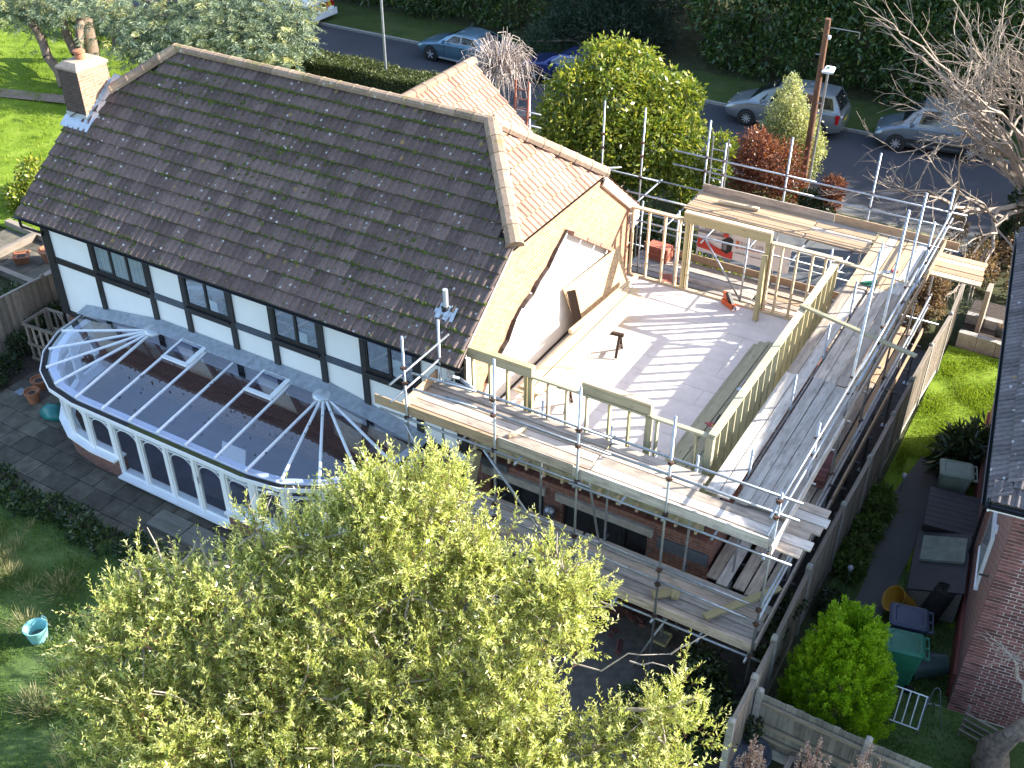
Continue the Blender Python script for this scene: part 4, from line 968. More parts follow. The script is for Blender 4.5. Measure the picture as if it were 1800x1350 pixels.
slots = []
for j in range(67):
    z = .0375 + j*.075; x = 0 if j % 2 == 0 else -.1125; 
    while x < 2.95:
        w = .211; x0 = x
        if x < 0: w = .0985; x0 = 0.0
        slots.append((x0 - (.42 + (5-z)*.33), x0, w, z)); x += .225 if x >= 0 else .225
slots.sort()
rest = MB()
for k, (_, x0, w, z) in enumerate(slots):
    m = Matrix.Translation((x0+w/2, .012+.018+rnd.uniform(-.003,.003), z))
    if k < 300: link('brick', brick(w), nb, wm(nb) @ m)
    else: rest.obox(m, w, .06, .061)
rest.build('brick_field', M['brick_red'], nb, world=False, kind='stuff')
# roof: hipped, eave line overhanging
ev = .48; ez = 5.28; rise = .72; half = 4.6
A = Vector((-ev,-.42,ez)); B = Vector((-ev,9.4,ez)); Dv = Vector((9.4,-.42,ez)); Cq = Vector((9.4,9.4,ez)); rA = Vector((half,half,ez+rise*(half+ev))); rB = Vector((half,9.4-half,ez+rise*(half+ev)))
def nslab(pts, name):
    w = [wm(nb) @ p for p in pts]; n = (w[1]-w[0]).cross(w[2]-w[0]).normalized(); n = n if n.z > 0 else -n
    return MB().prism([p-n*.03 for p in w], -n*.07).build(name, M['felt'], nb)
s1 = nslab([A, B, rB, rA], 'left_roof'); s2 = nslab([Dv, A, rA], 'front_roof'); nslab([B, Cq, rB], 'rear_roof'); nslab([Cq, Dv, rA, rB], 'right_roof')
M['tile_nb'] = tilemat('tile_nb', (.09,.08,.085), (.17,.15,.15), (.07,.075,.05), .55, .6)
WA, WB = wm(nb) @ A, wm(nb) @ B; v1 = (E1*(half+ev) + Vector((0,0,rise*(half+ev))))
tile_slope(s1, WB, (WA-WB), v1, (WA-WB).length, v1.length, lambda a, c: a < 9.82 - c*.72, .27, .3, M['tile_nb'], 90, 21)
v2 = E2*(half+.42) + Vector((0,0,rise*(half+ev)))
tile_slope(s2, WA, (wm(nb) @ Dv - WA), v2, 9.8, v2.length, lambda a, c: c*.72 < a < 9.8-c*.72, .27, .3, M['tile_nb'], 20, 22)
gutter('gutter', wm(nb) @ (A+Vector((-.05,-.05,-.06))), wm(nb) @ (B+Vector((-.05,0,-.06))), nb, M['black_plastic'], .07)
gutter('gutter', wm(nb) @ (A+Vector((-.05,-.05,-.06))), wm(nb) @ (Dv+Vector((0,-.05,-.06))), nb, M['black_plastic'], .07)
lb(-ev+.02,-.0,-.36,9.3,5.02,5.06,'soffit',M['white_paint']); lb(.001,9.3,-.36,-.001,5.02,5.06,'soffit',M['white_paint']); lb(-ev,-ev+.03,-.4,9.3,5.03,5.2,'fascia',M['white_paint'])
# window frame edges seen end-on on the side wall
for y, z0, z1 in ((1.9,1.9,3.1), (5.4,2.4,3.7)):
    w = thing('tmp', None, None); w.name = 'window'; w.parent = nb; w.location = (-.02, y, z0)
    MB().box(-.05,.02,-.6,.6,-.06,0).build('sill', M['upvc'], w, world=False); MB().box(-.03,.018,-.55,.55,.001,z1-z0).build('frame', M['upvc'], w, world=False); MB().box(-.04,-.031,-.45,.45,.1,z1-z0-.1).build('pane', M['window_glass'], w, world=False)
MB().tube((-.16,.55,2.9),(-.01,.55,2.9),.02,n=6).build('bracket', M['black_plastic'], nb, world=False)
b = MB(); b.tube((-.08,3.4,5.0),(-.08,3.4,.1),.036,n=8); b.build('downpipe', M['black_plastic'], nb, world=False)
lb(-.06,-.0,1.35,1.5,3.2,3.3,'alarm_box',M['white_paint'])
# ------------------------------------------------------------------ bins and clutter in the side yard
def wheelie(label, x, y, rz, col, lidcol=None, h=1.0):
    t = thing('wheelie_bin', label, 'wheelie bin', (x,y,.0), rz); lidcol = lidcol or col
    b = MB(); rg = []
    for z, w, d in ((.05,.21,.24), (h-.04,.27,.33), (h-.03,.29,.35), (h,.29,.35)):
        c = .05; rg.append([(-w+c,-d,z),(w-c,-d,z),(w,-d+c,z),(w,d-c,z),(w-c,d,z),(-w+c,d,z),(-w,d-c,z),(-w,-d+c,z)])
    b.loft(rg).build('body', M[col], t, world=False)
    b = MB(); rg = []
    for z, w, d in ((h+.002,.295,.36), (h+.035,.295,.36), (h+.06,.25,.31), (h+.062,.235,.25), (h+.045,.22,.23), (h+.05,.1,.1)):
        c = .06; rg.append([(-w+c,-d,z),(w-c,-d,z),(w,-d+c,z),(w,d-c,z),(w-c,d,z),(-w+c,d,z),(-w,d-c,z),(-w,-d+c,z)])
    b.loft(rg).build('lid', M[lidcol], t, world=False)
    b = MB(); b.tube((-.25,.43,h-.02),(.25,.43,h-.02),.016,n=6)
    for sx in (-.25,0,.25): b.box(sx-.02,sx+.02,.34,.44,h-.04,h)
    b.build('handle', M[lidcol], t, world=False)
    for sx in (-.27,.27): MB().lathe([(0,-.02),(.1,-.02),(.1,.02),(0,.02)], (sx,.26,.1), 14, axis=(1,0,0)).build('wheel', M['rubber'], t, world=False)
    return t
M['bin_green'] = plain('bin_green', (.02,.13,.075), .4, .2, 4); M['bin_blue'] = plain('bin_blue', (.035,.042,.075), .45, .25, 4); M['bin_pale'] = plain('bin_pale', (.2,.24,.19), .55, .2, 4)
wheelie('green wheelie bin beside the golden conifer', -.71, 15.33, R(-77), 'bin_green')
wheelie('dark blue wheelie bin behind the green bin', -.8, 16.0, R(-77), 'bin_blue')
wheelie('pale green wheelie bin standing near the path by the neighbour wall', -1.0, 20.9, R(-77), 'bin_pale')
M['box_dark'] = plain('box_dark', (.03,.026,.028), .6, .3, 5)
cb = thing('storage_box', 'large dark plastic storage chest with ribbed lid by the neighbour wall', 'chest', (-.75,19.7,0), AN)
MB().box(-.5,.45,-.62,.62,0,.78).build('body', M['box_dark'], cb, world=False)
for i in range(8): MB().box(-.55,.5,-.66+.165*i,-.66+.165*i+.155,.781,.83).build('lid_rib', M['box_dark'], cb, world=False)
cb = thing('log_store', 'low wooden chest with sloping dark lid below the storage box', 'chest', (-.62,18.1,0), AN)
MB().prism([(-.5,-.85,0),(.45,-.85,0),(.45,-.85,.85),(-.5,-.85,.6)], (0,1.7,0)).build('body', M['fence_dark'], cb, world=False)
MB().prism([(-.55,-.9,.6),(.47,-.9,.87),(.47,-.9,.91),(-.55,-.9,.64)], (0,1.8,0)).build('lid', M['box_dark'], cb, world=False)
for i in range(9): MB().box(-.52,-.501,-.82+i*.19,-.82+i*.19+.17,.02,.58).build('side_board', M['fence_wood'], cb, world=False)
cu = thing('chest_cushion', 'greyish green padded mat lying on the sloping chest lid', 'mat', (-.66,18.35,.75), AN)
MB().prism([(-.42,-.3,-.08),(.4,-.3,.135),(.4,-.3,.2),(-.42,-.3,-.015)], (0,.75,0)).build('pad', plain('pad', (.19,.21,.17), .85, .3, 5), cu, world=False)
yt = thing('yellow_tub', 'yellow flexible tub tipped beside the rolled mat', 'tub', (-.95,17.1,.0), R(20))
b = MB(); prof = [(.2,-.02),(.26,.42),(.28,.44),(.27,.44),(.25,.41),(.19,0)]
b.lathe(prof, (0,0,.2), 18, axis=(-.75,-.2,.6)); b.build('tub', plain('tub_yellow', (.5,.26,.03), .5, .15, 4), yt, world=False, smooth=True)
rm = thing('rolled_mat', 'black rolled-up mat leaning behind the yellow tub', 'mat', (-.45,17.15,.0), 0)
b = MB(); sp = []; ax = Vector((.18,.1,.8)).normalized(); q = ax.to_track_quat('Z','Y')
for z in (0., .85):
    pass
for k in range(4):
    r0 = .2-.05*k; b.lathe([(r0,0),(r0,.85-.01*k),(r0-.028,.85-.01*k),(r0-.028,.6)], (-.1,0,.05), 18, axis=ax)
b.build('roll', M['rubber'], rm, world=False)
pl = thing('tipped_planter', 'dark green round planter lying on its side spilling soil', 'planter', (-.2,15.75,0), R(-65))
b = MB(); b.lathe([(.0,-.3),(.19,-.3),(.28,.3),(.3,.31),(.3,.34),(.27,.34),(.26,.3),(.18,-.24),(0,-.24)], (0,0,.3), 20, axis=(0,-.95,-.12)); b.build('pot', plain('planter_green', (.03,.05,.045), .5, .25, 5), pl, world=False, smooth=True, auto=40)
b = MB(); b.lathe([(.0,.09),(.1,.07),(.2,.02),(.26,-.02)], (.0,-.48,.0), 12); b.build('spilled_soil', plain('spilled', (.12,.11,.1), .95, .4, 25, bump=.8), pl, world=False, smooth=True)
rk = thing('metal_rack', 'white metal bar rack standing on the grass by the golden conifer', 'rack', (-.33,14.4,0), R(4))
for i in range(5): MB().tube((-.28+.14*i,.12,.75),(-.28+.14*i,-.12,.12),.011,n=6).build('bar', M['upvc'], rk, world=False)
for y, z in ((.12,.75),(-.12,.12)): MB().tube((-.3,y,z),(.3,y,z),.012,n=6).build('rail', M['upvc'], rk, world=False)
for x in (-.3,.3): MB().path([(x,.13,.0),(x,.12,.76),(x,-.12,.11),(x,-.14,0)], .011, 6).build('leg', M['galv'], rk, world=False)
fc = thing('folding_chair_frame', 'thin dark metal chair frame leaning on the neighbour wall corner', 'chair frame', (.08,14.75,0), R(15))
MB().path([(-.2,-.2,0),(-.05,.1,.7),(.0,.12,.72),(.05,.1,.7),(.2,-.2,0)], .01, 6).build('hoop', M['slate_panel'], fc, world=False)
MB().path([(-.12,.15,0),(-.02,-.1,.55),(.08,.15,0)], .01, 6).build('legs', M['slate_panel'], fc, world=False); MB().tube((-.1,0,.4),(.1,0,.4),.01,n=6).build('stretcher', M['galv'], fc, world=False)
pa = thing('broken_pallet', 'weathered wooden pallet leaning by the gnarled trunk', 'pallet', (1.0,14.6,0), R(-10))
for i in range(4): MB().obox(Matrix.Translation((0,-.05+.02*i,.18+.13*i)) @ Matrix.Rotation(R(20),4,'X'), .8, .03, .09).build('slat', M['fence_wood'], pa, world=False)
for x in (-.38,.38): MB().obox(Matrix.Translation((x,.04,.36)) @ Matrix.Rotation(R(-8),4,'X'), .05, .06, .7).build('post', M['fence_wood'], pa, world=False)
def solar(label, x, y):
    t = thing('solar_light', label, 'solar light', (x,y,0), 0)
    MB().tube((0,0,0),(0,0,.42),.01,n=6).build('stake', M['galv'], t, world=False)
    MB().lathe([(.0,.1),(.05,.09),(.06,.05),(.05,0),(.02,-.05),(0,-.06)], (0,0,.47), 12).build('lamp_globe', plain('frost', (.45,.42,.48), .4, .1, 4), t, world=False, smooth=True)
    return t
solar('small solar stake light at the fence foot nearest the golden conifer', -2.28, 15.2); solar('small solar stake light further back along the fence beside the path', -2.2, 17.25); solar('small solar stake light on the lawn corner where the path widens', -2.0, 20.75)
bb = thing('bird_bath', 'round dark bowl standing in front of the low grey fence', 'bowl', (-2.45,12.05,0))
MB().lathe([(.0,.0),(.16,.0),(.1,.08),(.1,.3),(.3,.36),(.42,.44),(.43,.46),(.4,.46),(.32,.4),(0,.39)], (0,0,0), 24).build('bowl', plain('bowl', (.06,.07,.09), .5, .5, 6), bb, world=False, smooth=True, auto=50)
pf = thing('planter_frame', 'square wooden planter frame against the low grey fence', 'planter', (-1.2,12.1,0))
for a, c in (((-.55,.25,.5),(.55,.25,.5)), ((-.55,-.3,.5),(.55,-.3,.5)), ((-.55,-.3,.5),(-.55,.25,.5)), ((.55,-.3,.5),(.55,.25,.5))): link('rim_board', box_mesh((Vector(c)-Vector(a)).length+.08,.09,.04,M['fence_wood']), pf, wm(pf) @ frame(a, c))
for x in (-.5,.5):
    for y in (-.26,.21): MB().box(x-.035,x+.035,y-.035,y+.035,0,.48).build('leg', M['fence_wood'], pf, world=False)
MB().box(-.5,.5,-.27,.22,.2,.42).build('soil', M['soil'], pf, world=False)
# raised sleeper bed with pots at the far end of the side lawn
sb = thing('raised_bed', 'stepped stone and sleeper bed at the far end of the side lawn', 'raised bed', (-1.1,28.2,0))
for i, (x0,x1,y0,y1,z0,z1) in enumerate(((-2.3,-.3,27.7,27.9,-.05,.4),(-2.3,-.3,28.5,28.7,.0,.55),(-.3,1.0,27.9,28.1,-.05,.5),(-.3,1.2,28.6,28.8,0,.7))):
    n = max(2, int((x1-x0)/.4))
    for k in range(n): MB().box(x0+(x1-x0)*k/n+.005, x0+(x1-x0)*(k+1)/n-.005, y0+rnd.uniform(-.02,.02), y1, z0, z1+rnd.uniform(-.03,.03)).build('stone', M['stone_lintel'], sb)
MB().box(-2.3,1.2,27.9,30,-.05,.3).build('soil', M['soil'], sb)
o = beam('gate_post', (-1.9,28.4,.0), (-1.9,28.4,1.6), .5, .12, M['fence_wood'], up=(1,0,0)); tag(o, 'wide mossy timber panel standing above the raised bed', 'panel')
pt = thing('square_pot', 'small square black pot with pale dead grasses on the raised bed', 'pot', (-1.3,28.1,.4))
MB().loft([[(-.12,-.12,0),(.12,-.12,0),(.12,.12,0),(-.12,.12,0)], [(-.15,-.15,.25),(.15,-.15,.25),(.15,.15,.25),(-.15,.15,.25)]]).build('pot', M['black_plastic'], pt, world=False)
b = MB()
for i in range(40): a = rnd.uniform(0,6.28); r_ = rnd.uniform(0,.1); b.tube((r_*math.cos(a),r_*math.sin(a),.2),(2.2*r_*math.cos(a),2.2*r_*math.sin(a),.5),.004,.001,3,False)
b.build('grasses', plain('dry_grass', (.4,.28,.15), .9, .2, 9), pt, world=False)
# ------------------------------------------------------------------ vehicles
def carpaint(name, c, rough=.3, metal=.55):
    t = NT(name); f = t.noise(t.pos(), 2.5, 3); t.base(t.ramp(f, [(.3, dim(c,.9)), (.7, dim(c,1.08))])); t.b.inputs['Metallic'].default_value = metal; t.b.inputs['Roughness'].default_value = rough
    t.b.inputs['Coat Weight'].default_value = .6; t.b.inputs['Coat Roughness'].default_value = .06; return t.m
t = NT('car_glass'); t.b.inputs['Base Color'].default_value = (.015,.018,.022,1); t.b.inputs['Roughness'].default_value = .04; t.b.inputs['Specular IOR Level'].default_value = .9; M['car_glass'] = t.m
M['alloy'] = plain('alloy', (.6,.6,.62), .35, .05, 4, metal=.5); M['lamp_clear'] = plain('lamp_clear', (.6,.65,.68), .12, .05, 4); M['lamp_red'] = plain('lamp_red', (.35,.01,.012), .2, .1, 4)
M['trim_dark'] = plain('trim_dark', (.02,.02,.022), .6, .2, 5); M['plate_yellow'] = plain('plate_yellow', (.6,.42,.03), .5, .05, 4)
def interp(tab, x):
    for (a, va), (c, vc) in zip(tab, tab[1:]):
        if x <= c: return va + (vc-va)*(x-a)/(c-a)
    return tab[-1][1]
def car(label, loc, rz, paint, L, Wd, hood, belt, roofz, gl, rf, wb, fo, wr=.32, spokes=5, van=False, windows=None, tail_hi=False, trim=None, group='vehicles parked along the far kerb'):
    """x runs from nose (0) to tail (L). hood: upper edge of the lower body; belt: window line height table;
    gl=(front base, front top, rear top, rear base) of the glasshouse; rf roof height"""
    t = thing('parked_car' if not van else 'parked_van', label, 'car' if not van else 'van', loc, rz, group)
    w2 = Wd/2; N = 22; rings = []
    for i in range(N+1):
        x = L*i/N; e = min(x, L-x); nose = max(0, 1-e/.55)
        hw = w2*(1-.2*nose**2.2); zt = interp(hood, x); zb = .2+.12*max(0,1-e/.6); zs = zb+(zt-zb)*.62
        rings.append([(x,-hw*.86,zb),(x,-hw*.985,zb+.16),(x,-hw,zs),(x,-hw*.965,zt-.07),(x,-hw*.86,zt-.008),(x,-hw*.4,zt+.018),(x,hw*.4,zt+.018),(x,hw*.86,zt-.008),(x,hw*.965,zt-.07),(x,hw,zs),(x,hw*.985,zb+.16),(x,hw*.86,zb)])
    MB().loft(rings).build('body', paint, t, world=False, smooth=True, auto=38)
    # glasshouse
    a0, a1, r1, r0 = gl
    def gring(x, inset, z): return x, w2*inset, z
    zb0, zbr = interp(hood, a0)-.02, interp(hood, r0)-.02
    st = [(a0, .84, zb0, zb0+.02), (a0+(a1-a0)*.5, .85, interp(hood,(a0+a1)/2)-.03, zb0+(rf-zb0)*.62), (a1, .87, interp(hood,a1)-.03, rf-.035), ((a1+r1)/2, .87, interp(hood,(a1+r1)/2)-.03, rf), (r1, .85, interp(hood,r1)-.03, rf-.05), ((r1+r0)/2, .84, interp(hood,(r1+r0)/2)-.03, zbr+(rf-.05-zbr)*.55), (r0, .82, zbr, zbr+.02)]
    rg = []
    for x, k, z0, z1 in st:
        tw = w2*(k-.17*min(1,(z1-z0)/.5)); bw = w2*k*1.05
        rg.append([(x,-bw,z0),(x,-tw,z1-.02),(x,-tw*.8,z1+.005),(x,tw*.8,z1+.005),(x,tw,z1-.02),(x,bw,z0)])
    cab = MB(); cab.loft(rg); cabm = cab.build('cabin', paint, t, world=False, smooth=True, auto=32)
    # panes laid 6 mm proud of the cabin shell, split by pillars
    def side_pt(x, s, v):
        for (p, q) in zip(st, st[1:]):
            if p[0] <= x <= q[0]:
                f = (x-p[0])/(q[0]-p[0]); k = p[1]+(q[1]-p[1])*f; z0 = p[2]+(q[2]-p[2])*f; z1 = p[3]+(q[3]-p[3])*f; break
        tw = w2*(k-.17*min(1,(z1-z0)/.5)); bw = w2*k*1.05; z1 -= .02
        zz = z0 + (z1-z0)*v; y = bw+(tw-bw)*v
        return Vector((x, s*(y+.008), zz))
    for s in (-1, 1):
        for (xa, xb, xc, xd) in windows:    # bottom from xa..xb, top xc..xd
            n = 6; lo = [side_pt(xa+(xb-xa)*i/n, s, .2) for i in range(n+1)]; hi = [side_pt(xc+(xd-xc)*i/n, s, .86) for i in range(n+1)]
            b = MB(); b.add(lo+hi, [(i,i+1,n+2+i,n+1+i) for i in range(n)]); b.build('side_window', M['car_glass'], t, world=False)
            if trim:
                q = MB(); q.path([p+Vector((0,s*.004,0)) for p in hi], .014, 4); q.path([lo[0],hi[0]], .012, 4); q.path([lo[-1],hi[-1]], .012, 4); q.path(lo, .012, 4); q.build('window_trim', M['alloy'], t, world=False)
    def screen(p, q, name, f0=.12, f1=.9):
        def row(f):
            x = p[0]+(q[0]-p[0])*f; z1 = p[3]+(q[3]-p[3])*f; z0 = p[2]+(q[2]-p[2])*f; k = p[1]+(q[1]-p[1])*f
            tw = w2*(k-.17*min(1,(z1-z0)/.5)); return x, tw, z1
        b = MB(); A = row(f0); B = row(f1); o = .012
        b.add([(A[0],-A[1]*.84,A[2]+o),(A[0],A[1]*.84,A[2]+o),(B[0],B[1]*.84,B[2]+o+.004),(B[0],-B[1]*.84,B[2]+o+.004)], [(0,1,2,3)]); return b.build(name, M['car_glass'], t, world=False)
    screen(st[0], st[1], 'windscreen', .15, 1.0); screen(st[1], st[2], 'windscreen', 0.0, .88)
    if not van: screen(st[5], st[6], 'rear_window', 0.0, .7); screen(st[4], st[5], 'rear_window', .15, 1.0)
    # wheels
    for x in (fo, fo+wb):
        for s in (-1, 1):
            y = s*(w2-.1)
            MB().lathe([(.0,-.11),(wr*1.16,-.11),(wr*1.16,.109),(0,.109)], (x,y,wr+.03), 20, axis=(0,s,0)).build('wheel_arch', M['trim_dark'], t, world=False)
            w = thing('tmp', None, None); w.name = 'wheel'; w.parent = t; w.location = (x, y, wr)
            MB().lathe([(wr*.66,-.1),(wr*.95,-.1),(wr,-.07),(wr,.08),(wr*.94,.115),(wr*.68,.12)], (0,0,0), 22, axis=(0,s,0)).build('tyre', M['rubber'], w, world=False, smooth=True)
            MB().lathe([(0,.06),(wr*.66,.06),(wr*.66,.119),(wr*.6,.119),(wr*.58,.075)], (0,0,0), 20, axis=(0,s,0)).build('rim', M['trim_dark'], w, world=False)
            b = MB(); b.lathe([(0,.12),(wr*.14,.118),(wr*.16,.09)], (0,0,0), 10, axis=(0,s,0))
            for k in range(spokes):
                m = Matrix.Rotation(2*math.pi*k/spokes, 4, 'Y') @ Matrix.Translation((0, s*.1, wr*.34)); b.obox(m, wr*(.19 if spokes < 8 else .13), .03, wr*.6)
            b.lathe([(wr*.57,.1),(wr*.66,.112),(wr*.69,.1)], (0,0,0), 20, axis=(0,s,0)); b.build('spokes', M['alloy'], w, world=False)
    # lamps, bumpers, mirrors, handles, plate
    for s in (-1, 1):
        z = interp(hood, .3)-.16
        MB().obox(Matrix.Translation((.2,s*w2*.72,z)) @ Matrix.Rotation(s*R(-28),4,'Z') @ Matrix.Rotation(R(-12),4,'Y'), .12, .34, .15).build('headlight', M['lamp_clear'], t, world=False)
        zt = interp(hood, L-.15); h = .34 if tail_hi else .16
        MB().obox(Matrix.Translation((L-.14,s*w2*.8,zt-.17-(.04 if tail_hi else 0))) @ Matrix.Rotation(s*R(28),4,'Z'), .12, .3, h).build('tail_light', M['lamp_red'], t, world=False)
        mx = a0+(a1-a0)*.55; MB().obox(Matrix.Translation((mx,s*(w2*1.0+.06),interp(hood,mx)+.09)), .1, .17, .12).build('mirror', paint, t, world=False)
        for hx in ([fo+1.25, fo+2.15] if not van else [fo+1.35]): MB().box(hx,hx+.17,s*(w2*.985)-.012,s*(w2*.985)+.012,interp(hood,hx)-.19,interp(hood,hx)-.16).build('door_handle', paint, t, world=False)
        MB().box(fo+wr*1.3,fo+wb-wr*1.3,s*(w2*.96)-.02,s*(w2*.96)+.02,.24,.3).build('sill_trim', M['trim_dark'] if van else M['alloy'], t, world=False)
        for hx in ([fo+.75, fo+1.68, fo+2.5] if not van else [fo+.7, fo+1.75]): MB().box(hx,hx+.012,s*w2*.994-.006,s*w2*.994+.004,.34,interp(hood,hx)-.08).build('door_gap', M['trim_dark'], t, world=False)
    MB().box(-.02,.1,-w2*.55,w2*.55,.35,.52).build('grille', M['trim_dark'], t, world=False)
    MB().box(L-.06,L+.012,-.26,.26,.62,.73).build('number_plate', M['plate_yellow'], t, world=False)
    return t, w2
M['paint_blue'] = carpaint('paint_blue', (.14,.25,.34)); M['paint_silver'] = carpaint('paint_silver', (.27,.3,.33)); M['paint_grey'] = carpaint('paint_grey', (.2,.245,.29)); M['paint_navy'] = carpaint('paint_navy', (.02,.035,.16)); M['paint_white'] = carpaint('paint_white', (.72,.75,.78), .35, 0)
RZ = -.49
sedan = dict(L=4.7, Wd=1.83, hood=[(0,.62),(.25,.74),(1.3,.93),(2.2,.97),(3.6,1.0),(4.3,1.02),(4.7,.9)], belt=None, roofz=0, gl=(1.25,2.1,3.25,4.15), rf=1.43, wb=2.81, fo=.9, wr=.33, windows=[(1.62,2.5,2.08,2.5),(2.56,3.55,2.56,3.2)], trim=True)
car('light blue metallic saloon with chrome window line and five-spoke wheels', (-29.3,41.55,RZ), R(-3), M['paint_blue'], **sedan)
car('dark blue saloon half hidden behind bare twigs and the big shrub', (-23.9,41.6,RZ), R(-2), M['paint_navy'], **sedan)
mpv = dict(L=4.65, Wd=1.83, hood=[(0,.66),(.2,.8),(.95,1.02),(2.0,1.06),(4.4,1.1),(4.65,1.0)], belt=None, roofz=0, gl=(.85,2.05,4.2,4.6), rf=1.74, wb=2.84, fo=.95, wr=.32, spokes=9, tail_hi=True, windows=[(1.35,1.72,1.72,1.85),(1.78,2.55,1.95,2.55),(2.62,3.4,2.62,3.4),(3.48,4.3,3.48,4.15)])
car('silver people carrier parked behind the cream conical tree', (-14.25,41.55,RZ), R(3), M['paint_silver'], **mpv)
vanp = dict(L=4.15, Wd=1.74, hood=[(0,.62),(.2,.78),(.95,1.0),(1.9,1.05),(4.0,1.08),(4.15,1.0)], belt=None, roofz=0, gl=(.85,1.6,4.02,4.13), rf=1.8, wb=2.69, fo=.83, wr=.31, spokes=8, van=True, windows=[(1.15,1.45,1.42,1.5),(1.5,2.25,1.62,2.25)])
vb_, w2 = car('small silver grey panel van behind the bare twigs at right', (-8.4,41.95,RZ), R(9), M['paint_grey'], **vanp)
for s in (-1, 1): MB().box(.95,3.2,s*w2*.995-.02,s*w2*.995+.012,.42,.56).build('rubbing_strip', M['trim_dark'], vb_, world=False)
big = dict(L=5.0, Wd=1.9, hood=[(0,.7),(.2,.85),(.9,1.05),(1.9,1.1),(4.9,1.12),(5.0,1.05)], belt=None, roofz=0, gl=(.8,1.7,4.9,4.98), rf=1.98, wb=3.1, fo=.9, wr=.33, spokes=8, van=True, windows=[(1.15,1.5,1.55,1.7),(1.55,2.4,1.75,2.4)])
wv, w2 = car('white van with red and yellow rear chevrons beyond the cedar', (-41.1,42.5,RZ), R(0), M['paint_white'], **big)
x = 5.005
for i in range(8):
    y0 = -.84+.21*i; b = MB(); b.prism([(x,y0,.74),(x,y0+.21,.74),(x,y0+.21+(.16 if i < 4 else -.16),1.02),(x,y0+(.16 if i < 4 else -.16),1.02)], (.006,0,0)); b.build('chevron', M['lamp_red'] if i % 2 else M['plate_yellow'], wv, world=False)
b = MB(); b.lathe([(0,.0),(.17,.0),(.17,.012),(0,.012)], (4.99,-.35,1.45), 18, axis=(1,0,0)); b.build('round_logo', M['paint_navy'], wv, world=False)
b = MB(); b.lathe([(.06,.014),(.085,.014),(.085,.02),(.06,.02)], (4.99,-.35,1.45), 12, axis=(1,0,0)); b.build('logo_ring', M['paint_white'], wv, world=False)
MB().box(4.98,5.06,-.93,.93,.3,.62).build('rear_bumper', M['paint_white'], wv, world=False)
MB().box(4.99,5.0,-.7,.7,1.05,1.85).build('rear_doors', M['paint_white'], wv, world=False)
# ------------------------------------------------------------------ street furniture
tp_ = thing('telegraph_pole', 'tall brown wooden telegraph pole beside the cream conical tree', 'telegraph pole', (-9.23,35.5,-.4))
b = MB(); b.tube((-9.22,35.5,-.45),(-9.28,35.5,5.76),.125,.095,12); b.build('pole', plain('creosote', (.16,.075,.04), .85, .35, 9, bump=.3), tp_, smooth=True, auto=40)
for z, s in ((4.6,-1),(4.2,1),(3.6,-1),(3.0,1),(2.4,-1),(1.8,1)): MB().tube((-9.25+s*.1,35.45,z),(-9.25+s*.24,35.43,z),.014,n=6).build('step_iron', M['galv'], tp_)
MB().path([(-9.2,35.48,5.5),(-8.2,35.45,5.5),(-8.2,35.45,5.3)], .014, 5).build('bracket', M['galv'], tp_); MB().lathe([(0,.08),(.05,.06),(.06,0),(.04,-.06)], (-9.13,35.43,5.2), 8).build('insulator', M['upvc'], tp_)
tp_ = thing('street_lamp', 'grey street lamp with flat white lantern next to the telegraph pole', 'street lamp', (-9.09,35.75,-.4))
MB().tube((-9.09,35.75,-.45),(-9.06,35.75,4.05),.05,.04,10).build('column', M['galv'], tp_, smooth=True, auto=40)
b = MB(); b.loft([[(-9.2,35.95,4.02),(-8.9,35.95,4.02),(-8.8,35.35,4.06),(-9.15,35.3,4.06)], [(-9.22,35.97,4.09),(-8.88,35.97,4.09),(-8.78,35.33,4.13),(-9.17,35.28,4.13)], [(-9.17,35.9,4.14),(-8.93,35.9,4.14),(-8.84,35.4,4.17),(-9.12,35.36,4.17)]]); b.build('lantern', M['white_paint'], tp_)
MB().box(-9.08,-8.98,35.5,35.62,4.16,4.2).build('photocell', M['bin_green'], tp_)
tp_ = thing('street_lamp', 'tall pale street lamp column rising from the clipped roadside hedge', 'street lamp', (-27.39,35.8,-.4))
MB().tube((-27.39,35.8,-.45),(-27.39,35.8,6.0),.06,.045,10).build('column', M['galv'], tp_, smooth=True, auto=40); MB().path([(-27.39,35.8,5.9),(-27.3,36.4,6.3),(-27.3,37.0,6.35)], .035, 8).build('arm', M['galv'], tp_); MB().box(-27.45,-27.15,36.9,37.6,6.3,6.42).build('lantern', M['white_paint'], tp_)
# ------------------------------------------------------------------ banner on the back rail
def text(body, size, loc, mat, parent, name='lettering'):
    cu = bpy.data.curves.new(name, 'FONT'); cu.body = body; cu.size = size; cu.extrude = .001
    tmp = bpy.data.objects.new('tmp_text', cu); me = bpy.data.meshes.new_from_object(tmp); bpy.data.objects.remove(tmp); me.materials.clear(); me.materials.append(mat); me.name = name
    return link(name, me, parent, Matrix.Translation(loc) @ Matrix.Rotation(R(90), 4, 'X'))
bn = thing('banner', 'white and red vinyl banner with phone numbers tied to the back scaffold', 'banner', (-8.0,25.0,2.48))
by = 24.99
M['vinyl'] = plain('vinyl', (.78,.74,.72), .5, .03, 3); M['print_red'] = plain('print_red', (.6,.06,.04), .5, .05, 3); M['print_grey'] = plain('print_grey', (.22,.21,.22), .5, .05, 3); M['print_orange'] = plain('print_orange', (.62,.17,.07), .5, .05, 3)
b = MB(); n = 16
for i in range(n):
    x0, x1 = -9.04+2.55*i/n, -9.04+2.55*(i+1)/n; w0, w1 = .012*math.sin(i*.9), .012*math.sin((i+1)*.9)
    b.prism([(x0,by+w0,2.48),(x1,by+w1,2.48),(x1,by+w1,3.28),(x0,by+w0,3.28)], (0,.006,0))
b.build('sheet', M['vinyl'], bn)
